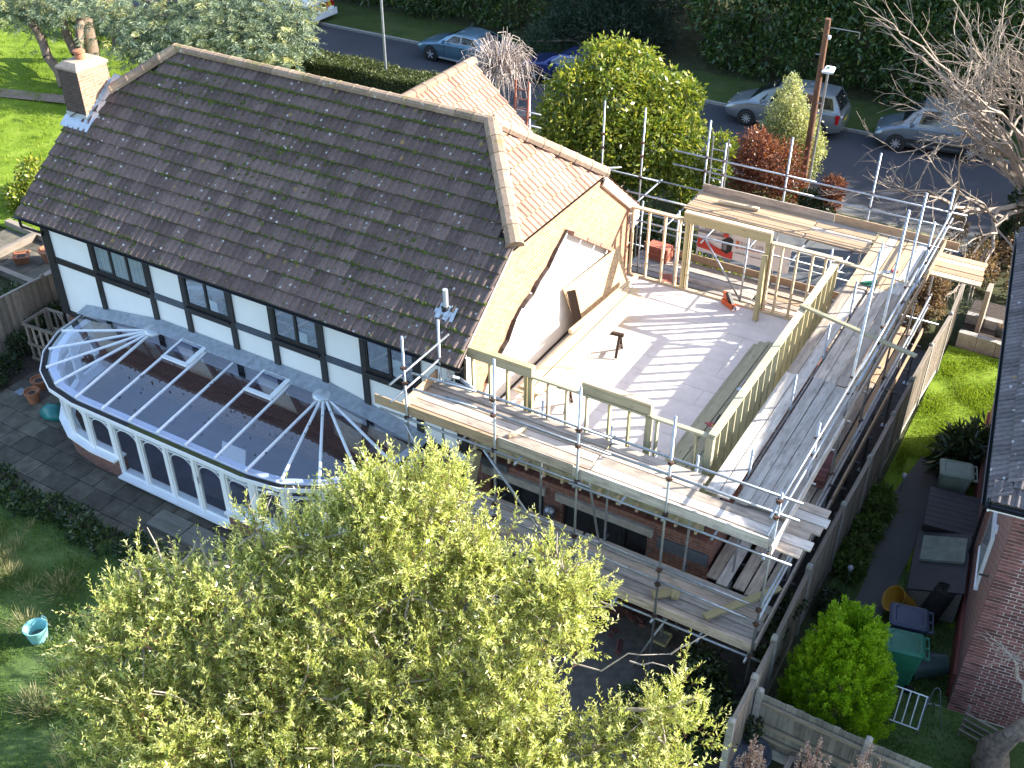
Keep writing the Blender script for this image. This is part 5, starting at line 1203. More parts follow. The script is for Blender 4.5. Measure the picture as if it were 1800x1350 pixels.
pts = [(-9.03,2.62),(-8.6,2.58),(-8.3,2.51),(-8.02,2.49),(-8.02,2.72),(-8.4,2.72),(-8.55,2.76),(-8.8,2.86),(-9.03,2.9)]
MB().prism([(x,by-.02,z) for x, z in pts], (0,.003,0)).build('red_swoosh', M['print_red'], bn)
MB().box(-9.03,-8.3,by-.02,by-.017,3.06,3.14).build('grey_band', M['print_grey'], bn)
text('01424', .125, (-8.86,by-.022,3.16), M['print_grey'], bn); text('722811', .125, (-8.46,by-.022,3.16), M['print_grey'], bn); text('.co.uk', .075, (-8.5,by-.022,2.97), M['print_grey'], bn)
text('01424', .135, (-7.84,by-.022,2.99), M['print_grey'], bn); text('532', .135, (-7.42,by-.022,2.99), M['print_grey'], bn)
for z in (3.03,2.9): MB().lathe([(0,0),(.05,0),(.05,.004),(0,.004)], (-7.92,by-.02,z), 14, axis=(0,-1,0)).build('round_icon', M['print_orange'], bn)
for z, x0, x1 in ((2.89,-7.84,-7.3),(2.72,-7.96,-7.6),(2.72,-7.55,-7.2)): MB().box(x0,x1,by-.02,by-.018,z-.012,z+.012).build('small_print', M['print_orange'] if z > 2.8 else M['print_grey'], bn)
MB().prism([(-8.34,by-.03,2.68),(-8.18,by-.03,2.62),(-8.06,by-.03,2.75),(-8.04,by-.03,3.08),(-8.18,by-.03,3.14),(-8.34,by-.03,3.0)], (0,.004,0)).build('printed_machine', M['trim_dark'], bn)
MB().box(-8.31,-8.2,by-.034,by-.031,2.72,2.9).build('machine_front', M['print_grey'], bn); MB().box(-8.33,-8.18,by-.034,by-.031,3.1,3.2).build('machine_flames', M['print_red'], bn)
bn.location.z -= .14
# ------------------------------------------------------------------ things on the scaffold
ld = thing('ladder', 'red-brown wooden pole ladder standing behind the house roof', 'ladder', (-14.6,25.0,-.05))
M['ladder_red'] = plain('ladder_red', (.32,.11,.06), .7, .2, 8)
for x in (-14.75,-14.34): MB().tube((x+.02,24.6,0),(x,25.05,6.0),.03,n=8).build('stile', M['ladder_red'], ld)
for i in range(22): z = .3+.26*i; MB().tube((-14.74,24.6+.45*z/6,z),(-14.34,24.6+.45*z/6,z),.014,n=6).build('rung', M['ladder_red'], ld)
ld = thing('ladder', 'galvanised ladder tied at the left end of the back deck', 'ladder', (-8.85,25.3,0))
for x in (-9.02,-8.6): MB().tube((x,25.45,.0),(x,25.28,5.5),.022,n=8).build('stile', M['galv'], ld)
for i in range(19): z = .3+.27*i; MB().tube((-9.02,25.44-.16*z/5.5,z),(-8.6,25.44-.16*z/5.5,z),.012,n=6).build('rung', M['galv'], ld)
M['block_red'] = plain('block_red', (.42,.13,.08), .85, .2, 12, bump=.3, orand=.2)
def brick_stack(label, x, y, z, nx, ny, nz, rz, bl=(.215,.1,.065), mat='block_red'):
    t = thing('brick_stack', label, 'bricks', (x,y,z), rz); me = box_mesh(bl[0]-.006, bl[1]-.006, bl[2]-.004, M[mat])
    for k in range(nz):
        for i in range(nx):
            for j in range(ny):
                link('brick', me, t, wm(t) @ Matrix.Translation(((i-.5*nx+.5)*bl[0]+rnd.uniform(-.008,.008), (j-.5*ny+.5)*bl[1], bl[2]*(k+.5)))); 
    return t
brick_stack('orange-red brick stack seen between the back studs on the lower deck', -10.0, 24.75, 1.96, 3, 4, 6, R(-6))
brick_stack('small pile of red bricks lying behind the back sole plate', -9.25, 23.75, 1.96, 2, 5, 1, R(25))
brick_stack('dark wet brick stack on the lower deck beside the fence', -3.45, 18.5, 1.58, 2, 9, 5, R(3), mat='brick_red')
o = beam('deck_timber', (-3.95,13.45,1.66), (-3.0,14.78,1.72), .14, .06, M['pine_green']); tag(o, 'new yellow-green timber lying diagonally on the lower deck corner', 'timber')
o = beam('deck_offcut', (-5.0,13.5,1.62), (-4.72,13.75,1.62), .2, .05, M['pine_green']); tag(o, 'short yellow-green offcut on the lower front deck left of the diagonal timber', 'offcut')
o = beam('deck_offcut', (-4.68,13.9,1.63), (-4.6,13.62,1.63), .14, .06, M['pine_green']); tag(o, 'small block of new timber touching the lower deck offcut', 'offcut')
o = beam('deck_offcut', (-8.1,13.52,4.09), (-7.95,13.9,4.09), .06, .06, M['pine_pale']); tag(o, 'pale batten offcut lying across the upper front deck', 'offcut')
o = beam('deck_timber', (-8.45,24.6,4.1), (-7.4,24.7,4.1), .12, .07, M['pine_pale']); tag(o, 'pale sawn timber lying on the back upper deck', 'timber')
o = beam('leaning_timber', (-9.55,14.3,1.57), (-9.55,14.6,2.35), .3, .16, M['pine_wet'], up=(1,0,0)); tag(o, 'thick green-grey timber block standing by the ground-floor window', 'timber')
t = thing('hand_saw', 'wood saw with red handle on the sunny side deck', 'saw', (-3.75,23.2,4.08), R(35))
MB().prism([(-.3,-.02,0),(.1,-.07,0),(.1,.05,0),(-.3,.02,0)], (0,0,.006)).build('blade', M['galv'], t, world=False); MB().box(.1,.22,-.06,.05,0,.03).build('handle', M['tool_red'], t, world=False)
t = thing('green_straps', 'coil of green webbing straps on the sunny side deck', 'straps', (-4.0,22.4,4.08), R(20))
for k in range(4): MB().obox(Matrix.Translation((.02*k,.03*k-.04,.012+.012*k)) @ Matrix.Rotation(R(14*k-20),4,'Z'), .34, .06, .012).build('strap', M['bin_green'], t, world=False)
sp_ = thing('sole_board', 'yellow wooden sole pad under a scaffold foot by the front corner', 'pad', (-4.9,14.0,0))
for a, c in (((-.16,-.16,.03),(.16,-.16,.03)), ((-.16,.16,.03),(.16,.16,.03)), ((-.16,-.14,.03),(-.16,.14,.03)), ((.16,-.14,.03),(.16,.14,.03))): link('edge_batten', box_mesh((Vector(c)-Vector(a)).length,.04,.05,M['pine_green']), sp_, wm(sp_) @ frame(a, c))
MB().box(-.14,.14,-.14,.14,0,.02).build('pad', M['fence_dark'], sp_, world=False); MB().tube((0,0,.02),(0,0,1.45),.024,n=8).build('prop', M['galv'], sp_, world=False)
o = MB(); rr = random.Random(9)
for i in range(60):
    a = rr.uniform(0,6.28); c = Vector((-5.9+rr.gauss(0,.5), 14.2+rr.gauss(0,.35), .03+rr.uniform(0,.12))); o.obox(Matrix.Translation(c) @ Matrix.Rotation(a,4,'Z') @ Matrix.Rotation(rr.uniform(-.6,.6),4,'X'), rr.uniform(.08,.35), rr.uniform(.05,.12), rr.uniform(.02,.07))
tag(o.build('rubble', M['brick_red']), 'heap of broken brick rubble under the lower deck', 'rubble', kind='stuff')
# ------------------------------------------------------------------ left garden clutter
bk = thing('bucket', 'pale turquoise flexible bucket standing on the front lawn', 'bucket', (-15.37,7.74,.03))
M['turq'] = plain('turq', (.22,.48,.5), .5, .1, 5)
b = MB(); b.lathe([(.0,.012),(.16,.01),(.165,.0),(.225,.33),(.235,.34),(.235,.35),(.215,.35),(.21,.33),(.15,.03),(0,.03)], (0,0,0), 24); b.build('bucket_body', M['turq'], bk, world=False, smooth=True, auto=50)
for s in (-1, 1): 
    MB().path([(s*.07+ .0,s*.215,.34),(s*.06,s*.235,.41),(-s*.06,s*.235,.41),(-s*.07,s*.215,.34)], .012, 6).build('handle', M['turq'], bk, world=False)
MB().lathe([(0,.1),(.17,.1)], (0,0,0), 16).build('rainwater', plain('murk', (.1,.12,.1), .15, .3, 6), bk, world=False)
cr = thing('slatted_crate', 'open weathered wooden slatted crate beside the conservatory', 'crate', (-22.95,14.75,0), R(4))
W_, D_, H_ = .55, .42, 1.15
def cbm(nm, a, c, w=.07, h=.03): link(nm, box_mesh((Vector(c)-Vector(a)).length,w,h,M['fence_wood']), cr, wm(cr) @ frame(a, c, (0,0,1) if abs(a[2]-c[2]) < .1 else (0,1,0)))
for z in (H_, .55, .08):
    for s in (-1, 1): cbm('rail', (-W_,s*D_,z), (W_,s*D_,z), .03, .09); cbm('rail', (s*W_,-D_,z), (s*W_,D_,z), .03, .09)
for i in range(5):
    x = -W_+.06+(2*W_-.12)*i/4
    for s in (-1, 1): cbm('slat', (x,s*(D_-.03),0), (x,s*(D_-.03),H_), .09, .02)
for j in range(3):
    y = -D_+.1+(2*D_-.2)*j/2; cbm('slat', (-W_+.03,y,0), (-W_+.03,y,H_), .02, .09)
cbm('brace', (-.1,D_-.05,H_), (.3,D_-.05,.55), .05, .03)
def pot(label, x, y, z, r, h, mat='terracotta', leaf=True, square=False):
    t = thing('plant_pot', label, 'plant pot', (x,y,z)); n = 4 if square else 18
    b = MB(); b.lathe([(0,0),(r*.7,0),(r*.95,h*.85),(r*1.06,h*.86),(r*1.06,h),(r*.92,h),(r*.88,h*.85),(0,h*.83)], (0,0,0), n); b.build('pot', M[mat], t, world=False, smooth=not square, auto=45)
    MB().lathe([(0,h*.84),(r*.88,h*.82)], (0,0,.004), n).build('compost', M['soil'], t, world=False); return t
pot('wide empty terracotta pot nearest the crate on the patio', -22.2, 13.5, .02, .21, .3); pot('tall terracotta pot with wilted leaves in front of the wide pot', -21.85, 13.0, .02, .19, .36)
pot('large round terracotta planter on the left terrace by the house corner', -27.45, 18.3, 0, .32, .42); pot('square reddish planter on the left terrace beside the round one', -28.1, 17.75, 0, .33, .3, square=True)
bg_ = thing('garden_bag', 'crumpled teal plastic sack lying beside the conservatory corner', 'bag', (-20.95,12.85,.02))
b = MB(); rr = random.Random(4); rg = []
for k, (z, r_) in enumerate(((0,.26),(.06,.33),(.16,.32),(.26,.22),(.33,.09))): rg.append([(r_*(1.15+.2*rr.uniform(-1,1))*math.cos(a*.5236),r_*(.8+.18*rr.uniform(-1,1))*math.sin(a*.5236),z) for a in range(12)])
b.loft(rg).build('sack', plain('teal', (.015,.17,.16), .35, .25, 5), bg_, world=False, smooth=True)
o = MB().box(-22.62,-22.35,13.0,13.22,.033,.06).build('loose_slab', plain('bluegrey', (.22,.26,.3), .8, .2, 5)); tag(o, 'small pale blue-grey slab lying by the terracotta pots', 'slab')
st_ = thing('patio_step', 'dark wooden step board in front of the conservatory doors', 'step', (-15.0,11.45,.02), 0)
for k in range(2): MB().box(-.95+.95*k,-.03+.95*k,-.33,.2,.0,.12).build('tread', M['fence_dark'], st_, world=False)
lt = thing('left_terrace', 'low sleeper-edged garden terrace left of the house', 'terrace', (-28,18.5,0))
for a, c, w in (((-30.6,19.2,.1),(-26.2,18.9,.1),.2), ((-30.6,17.0,.1),(-24.8,16.9,.1),.2), ((-29.0,19.0,.14),(-29.0,17.2,.14),.18), ((-26.8,18.9,.12),(-26.5,17.0,.12),.2)): beam('sleeper', a, c, w, .22, M['fence_wood'], lt)
for i in range(10): 
    x = -30.4+.58*i
    for j in range(3): MB().box(x+.01,x+.57,17.2+.6*j,17.79+.6*j,-.02,.03+rnd.uniform(0,.01)).build('paving_slab', M['slab'], lt)
# crown clumps: x, y, z, radius in metres
CL = {
 'willow': [(-6.89,9.6,6.06,0.58), (-7.37,9.21,5.92,0.66), (-7.72,8.84,5.71,0.71), (-8.36,8.31,5.5,0.72), (-9.06,8.05,5.71,0.47), (-9.92,7.08,5.08,0.7), (-10.39,6.9,5.22,0.35), (-10.05,6.44,4.3,0.89), (-10.33,5.92,3.8,0.68), (-9.09,7.27,4.66,0.95), (-7.94,7.9,4.59,1.02), (-6.9,8.72,4.87,1.01), (-6.32,9.52,5.5,0.5), (-6.09,9.3,5.01,0.58), (-5.08,10,5.15,0.52), (-4.62,10.02,4.8,0.46), (-5.07,9.5,4.45,0.63), (-5.68,8.93,4.16,0.85), (-6.71,8.07,3.8,1.12), (-7.9,7.15,3.51,1.14), (-8.99,6.4,3.37,1.07), (-9.78,5.78,3.15,0.73), (-5.13,8.64,3.3,0.87), (-3.14,9.98,3.51,0.44), (-3.12,9.63,3,0.62), (-3.69,9.14,2.78,0.66), (-5.69,7.95,2.78,1.14), (-7.05,6.99,2.56,1.25), (-4.38,8.68,2.71,0.79), (-8.34,6.23,2.56,1), (-9.34,5.64,2.56,0.74), (-4.67,9.64,4.3,0.34)],
 'willow_back': [(-7.81,9.67,4.41,1.18), (-8.92,9.01,3.91,1.12), (-10.3,8.19,2.85,1.19), (-6.68,10.34,3.12,1.04), (-8.42,9.31,2.15,1.49)],
 'cedar': [(-35.13,30.08,2.55,1.01), (-33.56,31.01,2.55,1.05), (-32.42,32.16,2.88,1.12), (-30.87,32.73,2.63,0.98), (-30,33.48,2.79,0.61), (-31.19,31.61,1.97,0.93), (-30.21,32.19,1.97,0.73), (-32.43,30.63,1.81,0.74), (-33.54,29.86,1.73,0.69), (-34.26,29.32,1.65,0.59), (-36.6,30.14,3.21,0.9), (-35.25,29.31,2.06,0.6), (-41.26,29.93,2.79,0.88), (-42.21,29.6,2.97,1), (-40.29,30.62,2.88,0.82), (-29.36,33.16,2.3,0.29), (-34.63,31.31,3.21,1.01), (-33.48,32.46,3.55,1.01), (-31.89,33.4,3.55,1), (-30.39,34.06,3.38,0.62), (-33.57,29.15,1.25,0.39), (-29.65,32.17,1.73,0.43)],
 'shrub': [(-15.88,32.77,3.88,0.91), (-14.81,33.22,3.74,0.91), (-16.35,31.65,3.26,0.99), (-14.8,32.01,2.85,1.48), (-13.56,32.93,2.99,1.09), (-15.95,30.58,2.31,0.97), (-14.58,30.84,1.91,1.16), (-13.36,31.75,2.04,1.27), (-12.66,32.44,2.24,0.79), (-13.03,33.34,3.05,0.64), (-16.56,30.68,2.65,0.69), (-14.39,30.11,1.33,0.67), (-13.23,30.71,1.26,0.77), (-12.41,31.57,1.52,0.68), (-15.53,33.34,4.16,0.57), (-15.96,30.02,1.91,0.68)],
 'red': [(-10.44,33.69,1.46,0.84), (-9.74,34.11,1.15,0.85), (-10.89,33.43,1.05,0.6), (-9.3,34.37,0.32,0.61), (-10.15,33.86,0.42,0.81), (-10.8,33.48,0.21,0.51), (-10.49,33.66,1.97,0.5)],
 'red2': [(-7.79,33.99,0.84,0.4), (-7.78,33.99,0.42,0.36)],
 'cream': [(-10.27,36,3.32,0.29), (-10.24,36.02,2.72,0.54), (-10.33,35.97,2.11,0.71), (-9.94,36.2,1.69,0.8), (-10.44,35.9,1.59,0.67), (-9.51,36.45,1.06,0.64), (-9.93,36.21,0.95,0.81), (-9.58,36.41,0.3,0.64), (-9.22,36.62,0.84,0.34)],
 'yew': [(-23.35,44.46,0.26,1.38), (-22.09,45.44,0.46,1.66), (-20.87,45.94,0.26,1.38), (-23.96,43.43,-0.34,1.09), (-22.29,44.2,-0.54,1.23), (-20.94,45,-0.54,1.23), (-19.91,45.84,-0.34,0.96), (-24.09,44.7,0.86,0.83), (-22.7,45.97,1.27,1.12), (-24.34,42.53,-0.94,0.68)],
 'dead': [(-19.75,46.42,1.35,0.82), (-19.36,46.65,0.57,0.83), (-19.87,46.35,-0.22,0.69), (-19.38,46.64,-0.75,0.7)],
 'lowgreen': [(-11.03,31.83,2.42,0.42), (-11.28,31.68,1.73,0.48), (-11.48,31.56,1.33,0.38), (-11.1,31.79,1.54,0.38)],
 'hydr': [(-3.83,28.31,1.16,0.42), (-3.39,28.57,0.98,0.43), (-3.53,28.49,0.61,0.43), (-3.22,28.67,1.16,0.34), (-4.14,28.13,1.7,0.42), (-3.22,28.68,0.42,0.34), (-3.77,28.35,0.42,0.26)],
 'brown': [(-3.03,33.09,-0.38,0.35), (-2,33.7,-0.17,0.59), (-2.7,33.29,0.23,0.48), (-1.79,33.83,0.23,0.49), (-3.62,32.74,1.02,0.38)],
}
# ------------------------------------------------------------------ foliage
def arr_mesh(name, V, nv, mat, attr=None):
    "V: (n,k,3) array of k-gons"
    n, k, _ = V.shape; me = bpy.data.meshes.new(name)
    me.vertices.add(n*k); me.vertices.foreach_set('co', V.reshape(-1).astype(np.float32))
    me.loops.add(n*k); me.loops.foreach_set('vertex_index', np.arange(n*k, dtype=np.int32))
    me.polygons.add(n); me.polygons.foreach_set('loop_start', np.arange(0, n*k, k, dtype=np.int32))
    try: me.polygons.foreach_set('loop_total', np.full(n, k, dtype=np.int32))
    except Exception: pass
    me.materials.append(mat)
    if attr is not None:
        a = me.attributes.new('rnd', 'FLOAT', 'POINT'); a.data.foreach_set('value', np.repeat(attr, k).astype(np.float32))
    me.update(); me.validate(); return me
def unit(v): return v/np.maximum(1e-9, np.linalg.norm(v, axis=-1, keepdims=True))
def leaves(P_, D_, L_, W_, g, mat, name, parent, tone=None, fold=.25):
    "one diamond leaf per row; D_ long axis"
    n = len(P_); D_ = unit(D_); s = unit(np.cross(D_, unit(g.normal(size=(n,3))))); up = np.cross(s, D_)
    L_ = L_[:,None]; W_ = W_[:,None]
    V = np.stack([P_, P_+D_*L_*.45+s*W_*.5+up*W_*fold*.5, P_+D_*L_, P_+D_*L_*.45-s*W_*.5+up*W_*fold*.5], 1)
    me = arr_mesh(name, V, 4, mat, g.random(n) if tone is None else tone)
    o = bpy.data.objects.new(name, me); COL.objects.link(o)
    if parent is not None: o.parent = parent; o.matrix_basis = wm(parent).inverted()
    return o
def in_clumps(cl, n, g, shell=.55, zmin=None):
    c = np.array(cl); w = c[:,3]**2.3; i = g.choice(len(c), n, p=w/w.sum())
    d = unit(g.normal(size=(n,3))); r = (shell + (1-shell)*g.random(n))**.6 * c[i,3] * (1+.12*g.normal(size=n))
    p = c[i,:3] + d*r[:,None]
    if zmin is not None: k = p[:,2] > zmin; return p[k], d[k], c[i][k]
    return p, d, c[i]
def limb_mesh(segs, n=5):
    b = MB()
    for p0, p1, r0, r1 in segs: b.tube(p0, p1, r0, r1, n, cap=False)
    return b
def bent(p0, p1, r0, r1, k, g, wob=.08):
    p0 = Vector(p0); p1 = Vector(p1); L = (p1-p0).length; pts = [p0]
    for i in range(1, k): pts.append(p0 + (p1-p0)*(i/k) + Vector(g.normal(size=3))*wob*L*.5)
    pts.append(p1); return [(pts[i], pts[i+1], r0+(r1-r0)*i/k, r0+(r1-r0)*(i+1)/k) for i in range(k)]
M['bark_pale'] = plain('bark_pale', (.33,.28,.23), .9, .35, 9, bump=.4); M['bark'] = plain('bark', (.17,.12,.085), .9, .4, 9, bump=.5); M['twig_red'] = plain('twig_red', (.2,.09,.05), .7, .3, 9); M['twig_white'] = plain('twig_white', (.42,.35,.31), .8, .3, 12)
M['twig_tan'] = plain('twig_tan', (.3,.235,.18), .85, .35, 5)
M['lf_willow'] = leafmat('lf_willow', (.13,.18,.04), (.52,.55,.16), (.95,.9,.52), .42, .25, .8)
M['lf_bright'] = leafmat('lf_bright', (.07,.12,.015), (.2,.25,.03), (.4,.36,.06), .35, .3, .5)
M['lf_red'] = leafmat('lf_red', (.1,.03,.02), (.28,.085,.045), (.4,.2,.12), .3, .4)
M['lf_cream'] = leafmat('lf_cream', (.16,.2,.08), (.45,.46,.21), (.68,.62,.36), .35, .5)
M['lf_laurel'] = leafmat('lf_laurel', (.022,.05,.016), (.055,.11,.025), (.14,.19,.045), .3, .3, .5)
M['lf_yew'] = leafmat('lf_yew', (.01,.025,.015), (.022,.045,.025), (.04,.065,.03), .15, .5)
M['lf_gold'] = leafmat('lf_gold', (.1,.22,.01), (.32,.5,.02), (.6,.7,.05), .45, .5)
M['lf_cedar'] = leafmat('lf_cedar', (.09,.14,.115), (.25,.3,.19), (.5,.47,.18), .35, .5)
M['lf_dark'] = leafmat('lf_dark', (.012,.025,.01), (.03,.055,.018), (.07,.1,.03), .25, .35, .5)
M['lf_hedge'] = leafmat('lf_hedge', (.03,.05,.015), (.075,.1,.025), (.17,.17,.06), .3, .5)
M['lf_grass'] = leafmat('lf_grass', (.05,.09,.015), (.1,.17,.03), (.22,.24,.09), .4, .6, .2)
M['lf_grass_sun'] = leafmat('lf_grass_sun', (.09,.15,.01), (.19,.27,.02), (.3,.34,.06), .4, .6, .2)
M['lf_brown'] = leafmat('lf_brown', (.1,.06,.035), (.25,.16,.09), (.4,.28,.18), .3, .7)
def ball_plant(name, label, cat, cl, base, n, L, W_, mat, seed, trunk=.08, bark='bark', shell=.5, out=.7, droop=0., group=None, zmin=-.1, twigs=True, limbs=None):
    "shrub or tree: trunk, limbs to each clump, leaves spread through the clumps"
    g = np.random.default_rng(seed); t = thing(name, label, cat, base, group=group)
    segs = []; c0 = np.array(cl); top = Vector(base) + Vector((0,0,max(.25, (c0[:,2].mean()-base[2])*.45)))
    segs += bent(base, top, trunk, trunk*.8, 3, g, .05)
    for c in cl: segs += bent(top, c[:3], trunk*.55, trunk*.15, 4, g, .1)
    limb_mesh(segs, 6).build('trunk', M[bark], t, smooth=True)
    p, d, cc = in_clumps(cl, n, g, shell, zmin)
    D_ = d*out + g.normal(size=p.shape)*.6 + np.array([0,0,-droop])
    m = len(p); lo = L*(.7+.6*g.random(m)); tone = np.clip(.5+.3*g.normal(size=m)+.12*d[:,2], 0, 1)
    leaves(p, D_, lo, lo*W_/L*(.8+.4*g.random(m)), g, M[mat], 'crown', t, tone); return t
# --- the big pale willow-leaved tree in front
def shoots(cl, n, per, Lsh, leafL, leafW, g, upb=.9, spread=.75):
    p, d, cc = in_clumps(cl, n, g, .35); s = unit(d*.55 + np.array([0,0,upb]) + g.normal(size=d.shape)*.33); ln = Lsh*(.55+.8*g.random(n))
    bend = g.normal(size=d.shape)*.12
    tt = (np.arange(per)+.5)/per; tt = .12+.88*tt
    T = np.tile(tt, (n,1)) + g.normal(size=(n,per))*.02
    pos = p[:,None,:] + s[:,None,:]*(ln[:,None]*T)[:,:,None] + bend[:,None,:]*(ln[:,None]*T**2)[:,:,None]
    ra = unit(g.normal(size=(n,per,3))); ld = s[:,None,:]*.75 + ra*spread
    m = n*per; sz = (1.1-.45*T).reshape(-1)*(.75+.5*g.random(m))
    return p, s, ln, bend, pos.reshape(-1,3), ld.reshape(-1,3), leafL*sz, leafW*sz, T.reshape(-1)
g = np.random.default_rng(12)
wl = thing('willow_leaved_tree', 'huge pale yellow-green narrow-leaved tree filling the foreground', 'tree', (-7.6,7.9,0))
segs = []; tb0 = Vector((-7.6,7.9,0)); f1 = Vector((-7.5,8.1,1.6))
segs += bent(tb0, f1, .24, .2, 4, g, .06)
hubs = [Vector((-7.1,8.6,3.0)), Vector((-8.6,7.4,2.6)), Vector((-5.6,8.9,2.6)), Vector((-7.2,7.4,2.6)), Vector((-9.3,6.6,2.5)), Vector((-4.6,9.4,2.2))]
for h in hubs: segs += bent(f1, h, .15, .09, 5, g, .1)
allc = CL['willow'] + CL['willow_back']
for c in allc:
    h = min(hubs, key=lambda q: (q-Vector(c[:3])).length); segs += bent(h, c[:3], .065, .02, 5, g, .12)
    for k in range(5): 
        e = Vector(c[:3]) + Vector(g.normal(size=3)).normalized()*c[3]*.9 + Vector((0,0,c[3]*.4)); segs += bent(c[:3], e, .02, .006, 3, g, .1)
for a, c in (((-4.67,9.6,3.9),(-3.4,10.2,4.25)), ((-3.4,10.2,4.25),(-3.0,10.5,4.6)), ((-3.9,9.9,4.1),(-3.2,10.0,4.1)), ((-6.3,9.4,4.9),(-5.4,9.8,5.0))): segs += bent(a, c, .014, .006, 4, g, .1)
limb_mesh(segs, 6).build('trunk', M['bark_pale'], wl, smooth=True)
tufts = []
for cx_, cy_, cz_, cr_ in CL['willow']:
    if cx_ < -8 and cz_ > 4.9: cz_ -= .3; cr_ *= .85
    for k in range(max(5, int(24*(cr_/.85)**2))):
        d0 = Vector(g.normal(size=3)).normalized(); q = Vector((cx_,cy_,cz_)) + d0*cr_*g.uniform(.45,1.0); tufts.append((q.x,q.y,q.z-.12,g.uniform(.12,.24)))
p, s, ln, bend, pos, ld, LL, WW, T = shoots(tufts, 8800, 26, .52, .1, .0235, g)
p2, s2, ln2, bend2, pos2, ld2, LL2, WW2, T2 = shoots(CL['willow_back'], 1500, 18, .6, .11, .03, g)
tone = np.clip(.45*T + .25*g.random(len(T)) + .1*np.repeat(g.normal(size=len(p)), 26) + .16, 0, 1)
leaves(np.vstack([pos,pos2]), np.vstack([ld,ld2]), np.r_[LL,LL2], np.r_[WW,WW2], g, M['lf_willow'], 'crown', wl, np.r_[tone, .5*T2*g.random(len(T2))], .5)
tw = [];  # twigs: three-sided prisms as quads
def twig_quads(p, s, ln, bend, r):
    out = []
    sd = unit(np.cross(s, np.array([.3,.5,.8]))); sd2 = np.cross(s, sd)
    for a in (0, 1):
        w0 = (sd if a == 0 else sd2)*r
        t0 = p; t1 = p + s*(ln*.55)[:,None] + bend*(ln*.3)[:,None]; t2 = p + s*ln[:,None] + bend*ln[:,None]
        out.append(np.stack([t0-w0, t0+w0, t1+w0*.7, t1-w0*.7], 1)); out.append(np.stack([t1-w0*.7, t1+w0*.7, t2+w0*.25, t2-w0*.25], 1))
    return np.concatenate(out)
V = twig_quads(p, s, ln, bend, .005); me = arr_mesh('twigs', V, 4, M['twig_red']); o = bpy.data.objects.new('twigs', me); COL.objects.link(o); o.parent = wl; o.matrix_basis = wm(wl).inverted()
# --- shrubs between house and road
ball_plant('evergreen_shrub', 'big rounded yellow-green glossy shrub behind the house gable', 'shrub', CL['shrub'], (-14.6,32,-.25), 30000, .19, .075, 'lf_bright', 21, .12, shell=.45, out=.5, droop=.3)
ball_plant('red_shrub', 'red-brown leafy shrub behind the back scaffold deck', 'shrub', CL['red'], (-10.1,33.8,-.3), 9000, .12, .05, 'lf_red', 22, .06, shell=.4)
ball_plant('red_shrub', 'small red-tipped clipped shrub by the driveway mouth', 'shrub', CL['red2'] , (-7.8,34,-.35), 2200, .1, .045, 'lf_red', 23, .04)
ball_plant('green_shrub', 'dark green low shrub left of the small red clipped shrub', 'shrub', [(-8.3,33.6,.2,.42),(-8.5,33.9,.3,.35),(-7.75,33.5,.0,.3)], (-8.3,33.7,-.35), 2500, .1, .05, 'lf_dark', 24, .04)
ball_plant('cream_conifer', 'pale cream variegated conical tree in front of the telegraph pole', 'tree', CL['cream'], (-10.0,36.0,-.4), 17000, .1, .045, 'lf_cream', 25, .09, shell=.4, out=.6)
ball_plant('green_shrub', 'light green shrub between the big shrub and the red one', 'shrub', CL['lowgreen'] + [(-11.5,31.2,.5,.6),(-11.9,30.9,1.0,.5)], (-11.4,31.5,-.25), 5000, .13, .06, 'lf_bright', 26, .05)
ball_plant('dark_shrub', 'dark tangled shrub below the big rounded one behind the scaffold', 'shrub', [(-13.6,29.0,.5,.9),(-12.4,28.8,.5,.8),(-11.2,28.6,.4,.7),(-14.8,29.2,.5,.8),(-10.2,28.0,.3,.5),(-9.6,27.2,.3,.5)], (-12.5,28.9,-.1), 9000, .13, .06, 'lf_dark', 27, .05)
ball_plant('banner_shrub', 'yellow-green low shrub seen below the banner through the back opening', 'shrub', [(-9.6,26.6,.6,.55),(-9.0,26.9,.5,.5),(-8.4,27.0,.35,.4)], (-9.1,26.8,0), 3500, .12, .06, 'lf_bright', 28, .04)
ball_plant('hydrangea', 'brown dried flowering bush between fence and scaffold at the back', 'bush', CL['hydr'] + [(-4.3,27.6,.7,.5),(-3.6,27.4,.5,.5)], (-3.7,28.2,0), 8000, .09, .05, 'lf_brown', 29, .05)
ball_plant('dead_bush', 'brown dead-leaved bush under the bare tree at right', 'bush', CL['brown'] + [(-1.2,31.5,.4,.6),(-2.6,31.8,.2,.6)], (-2.3,32.8,-.3), 5000, .12, .05, 'lf_brown', 30, .05)
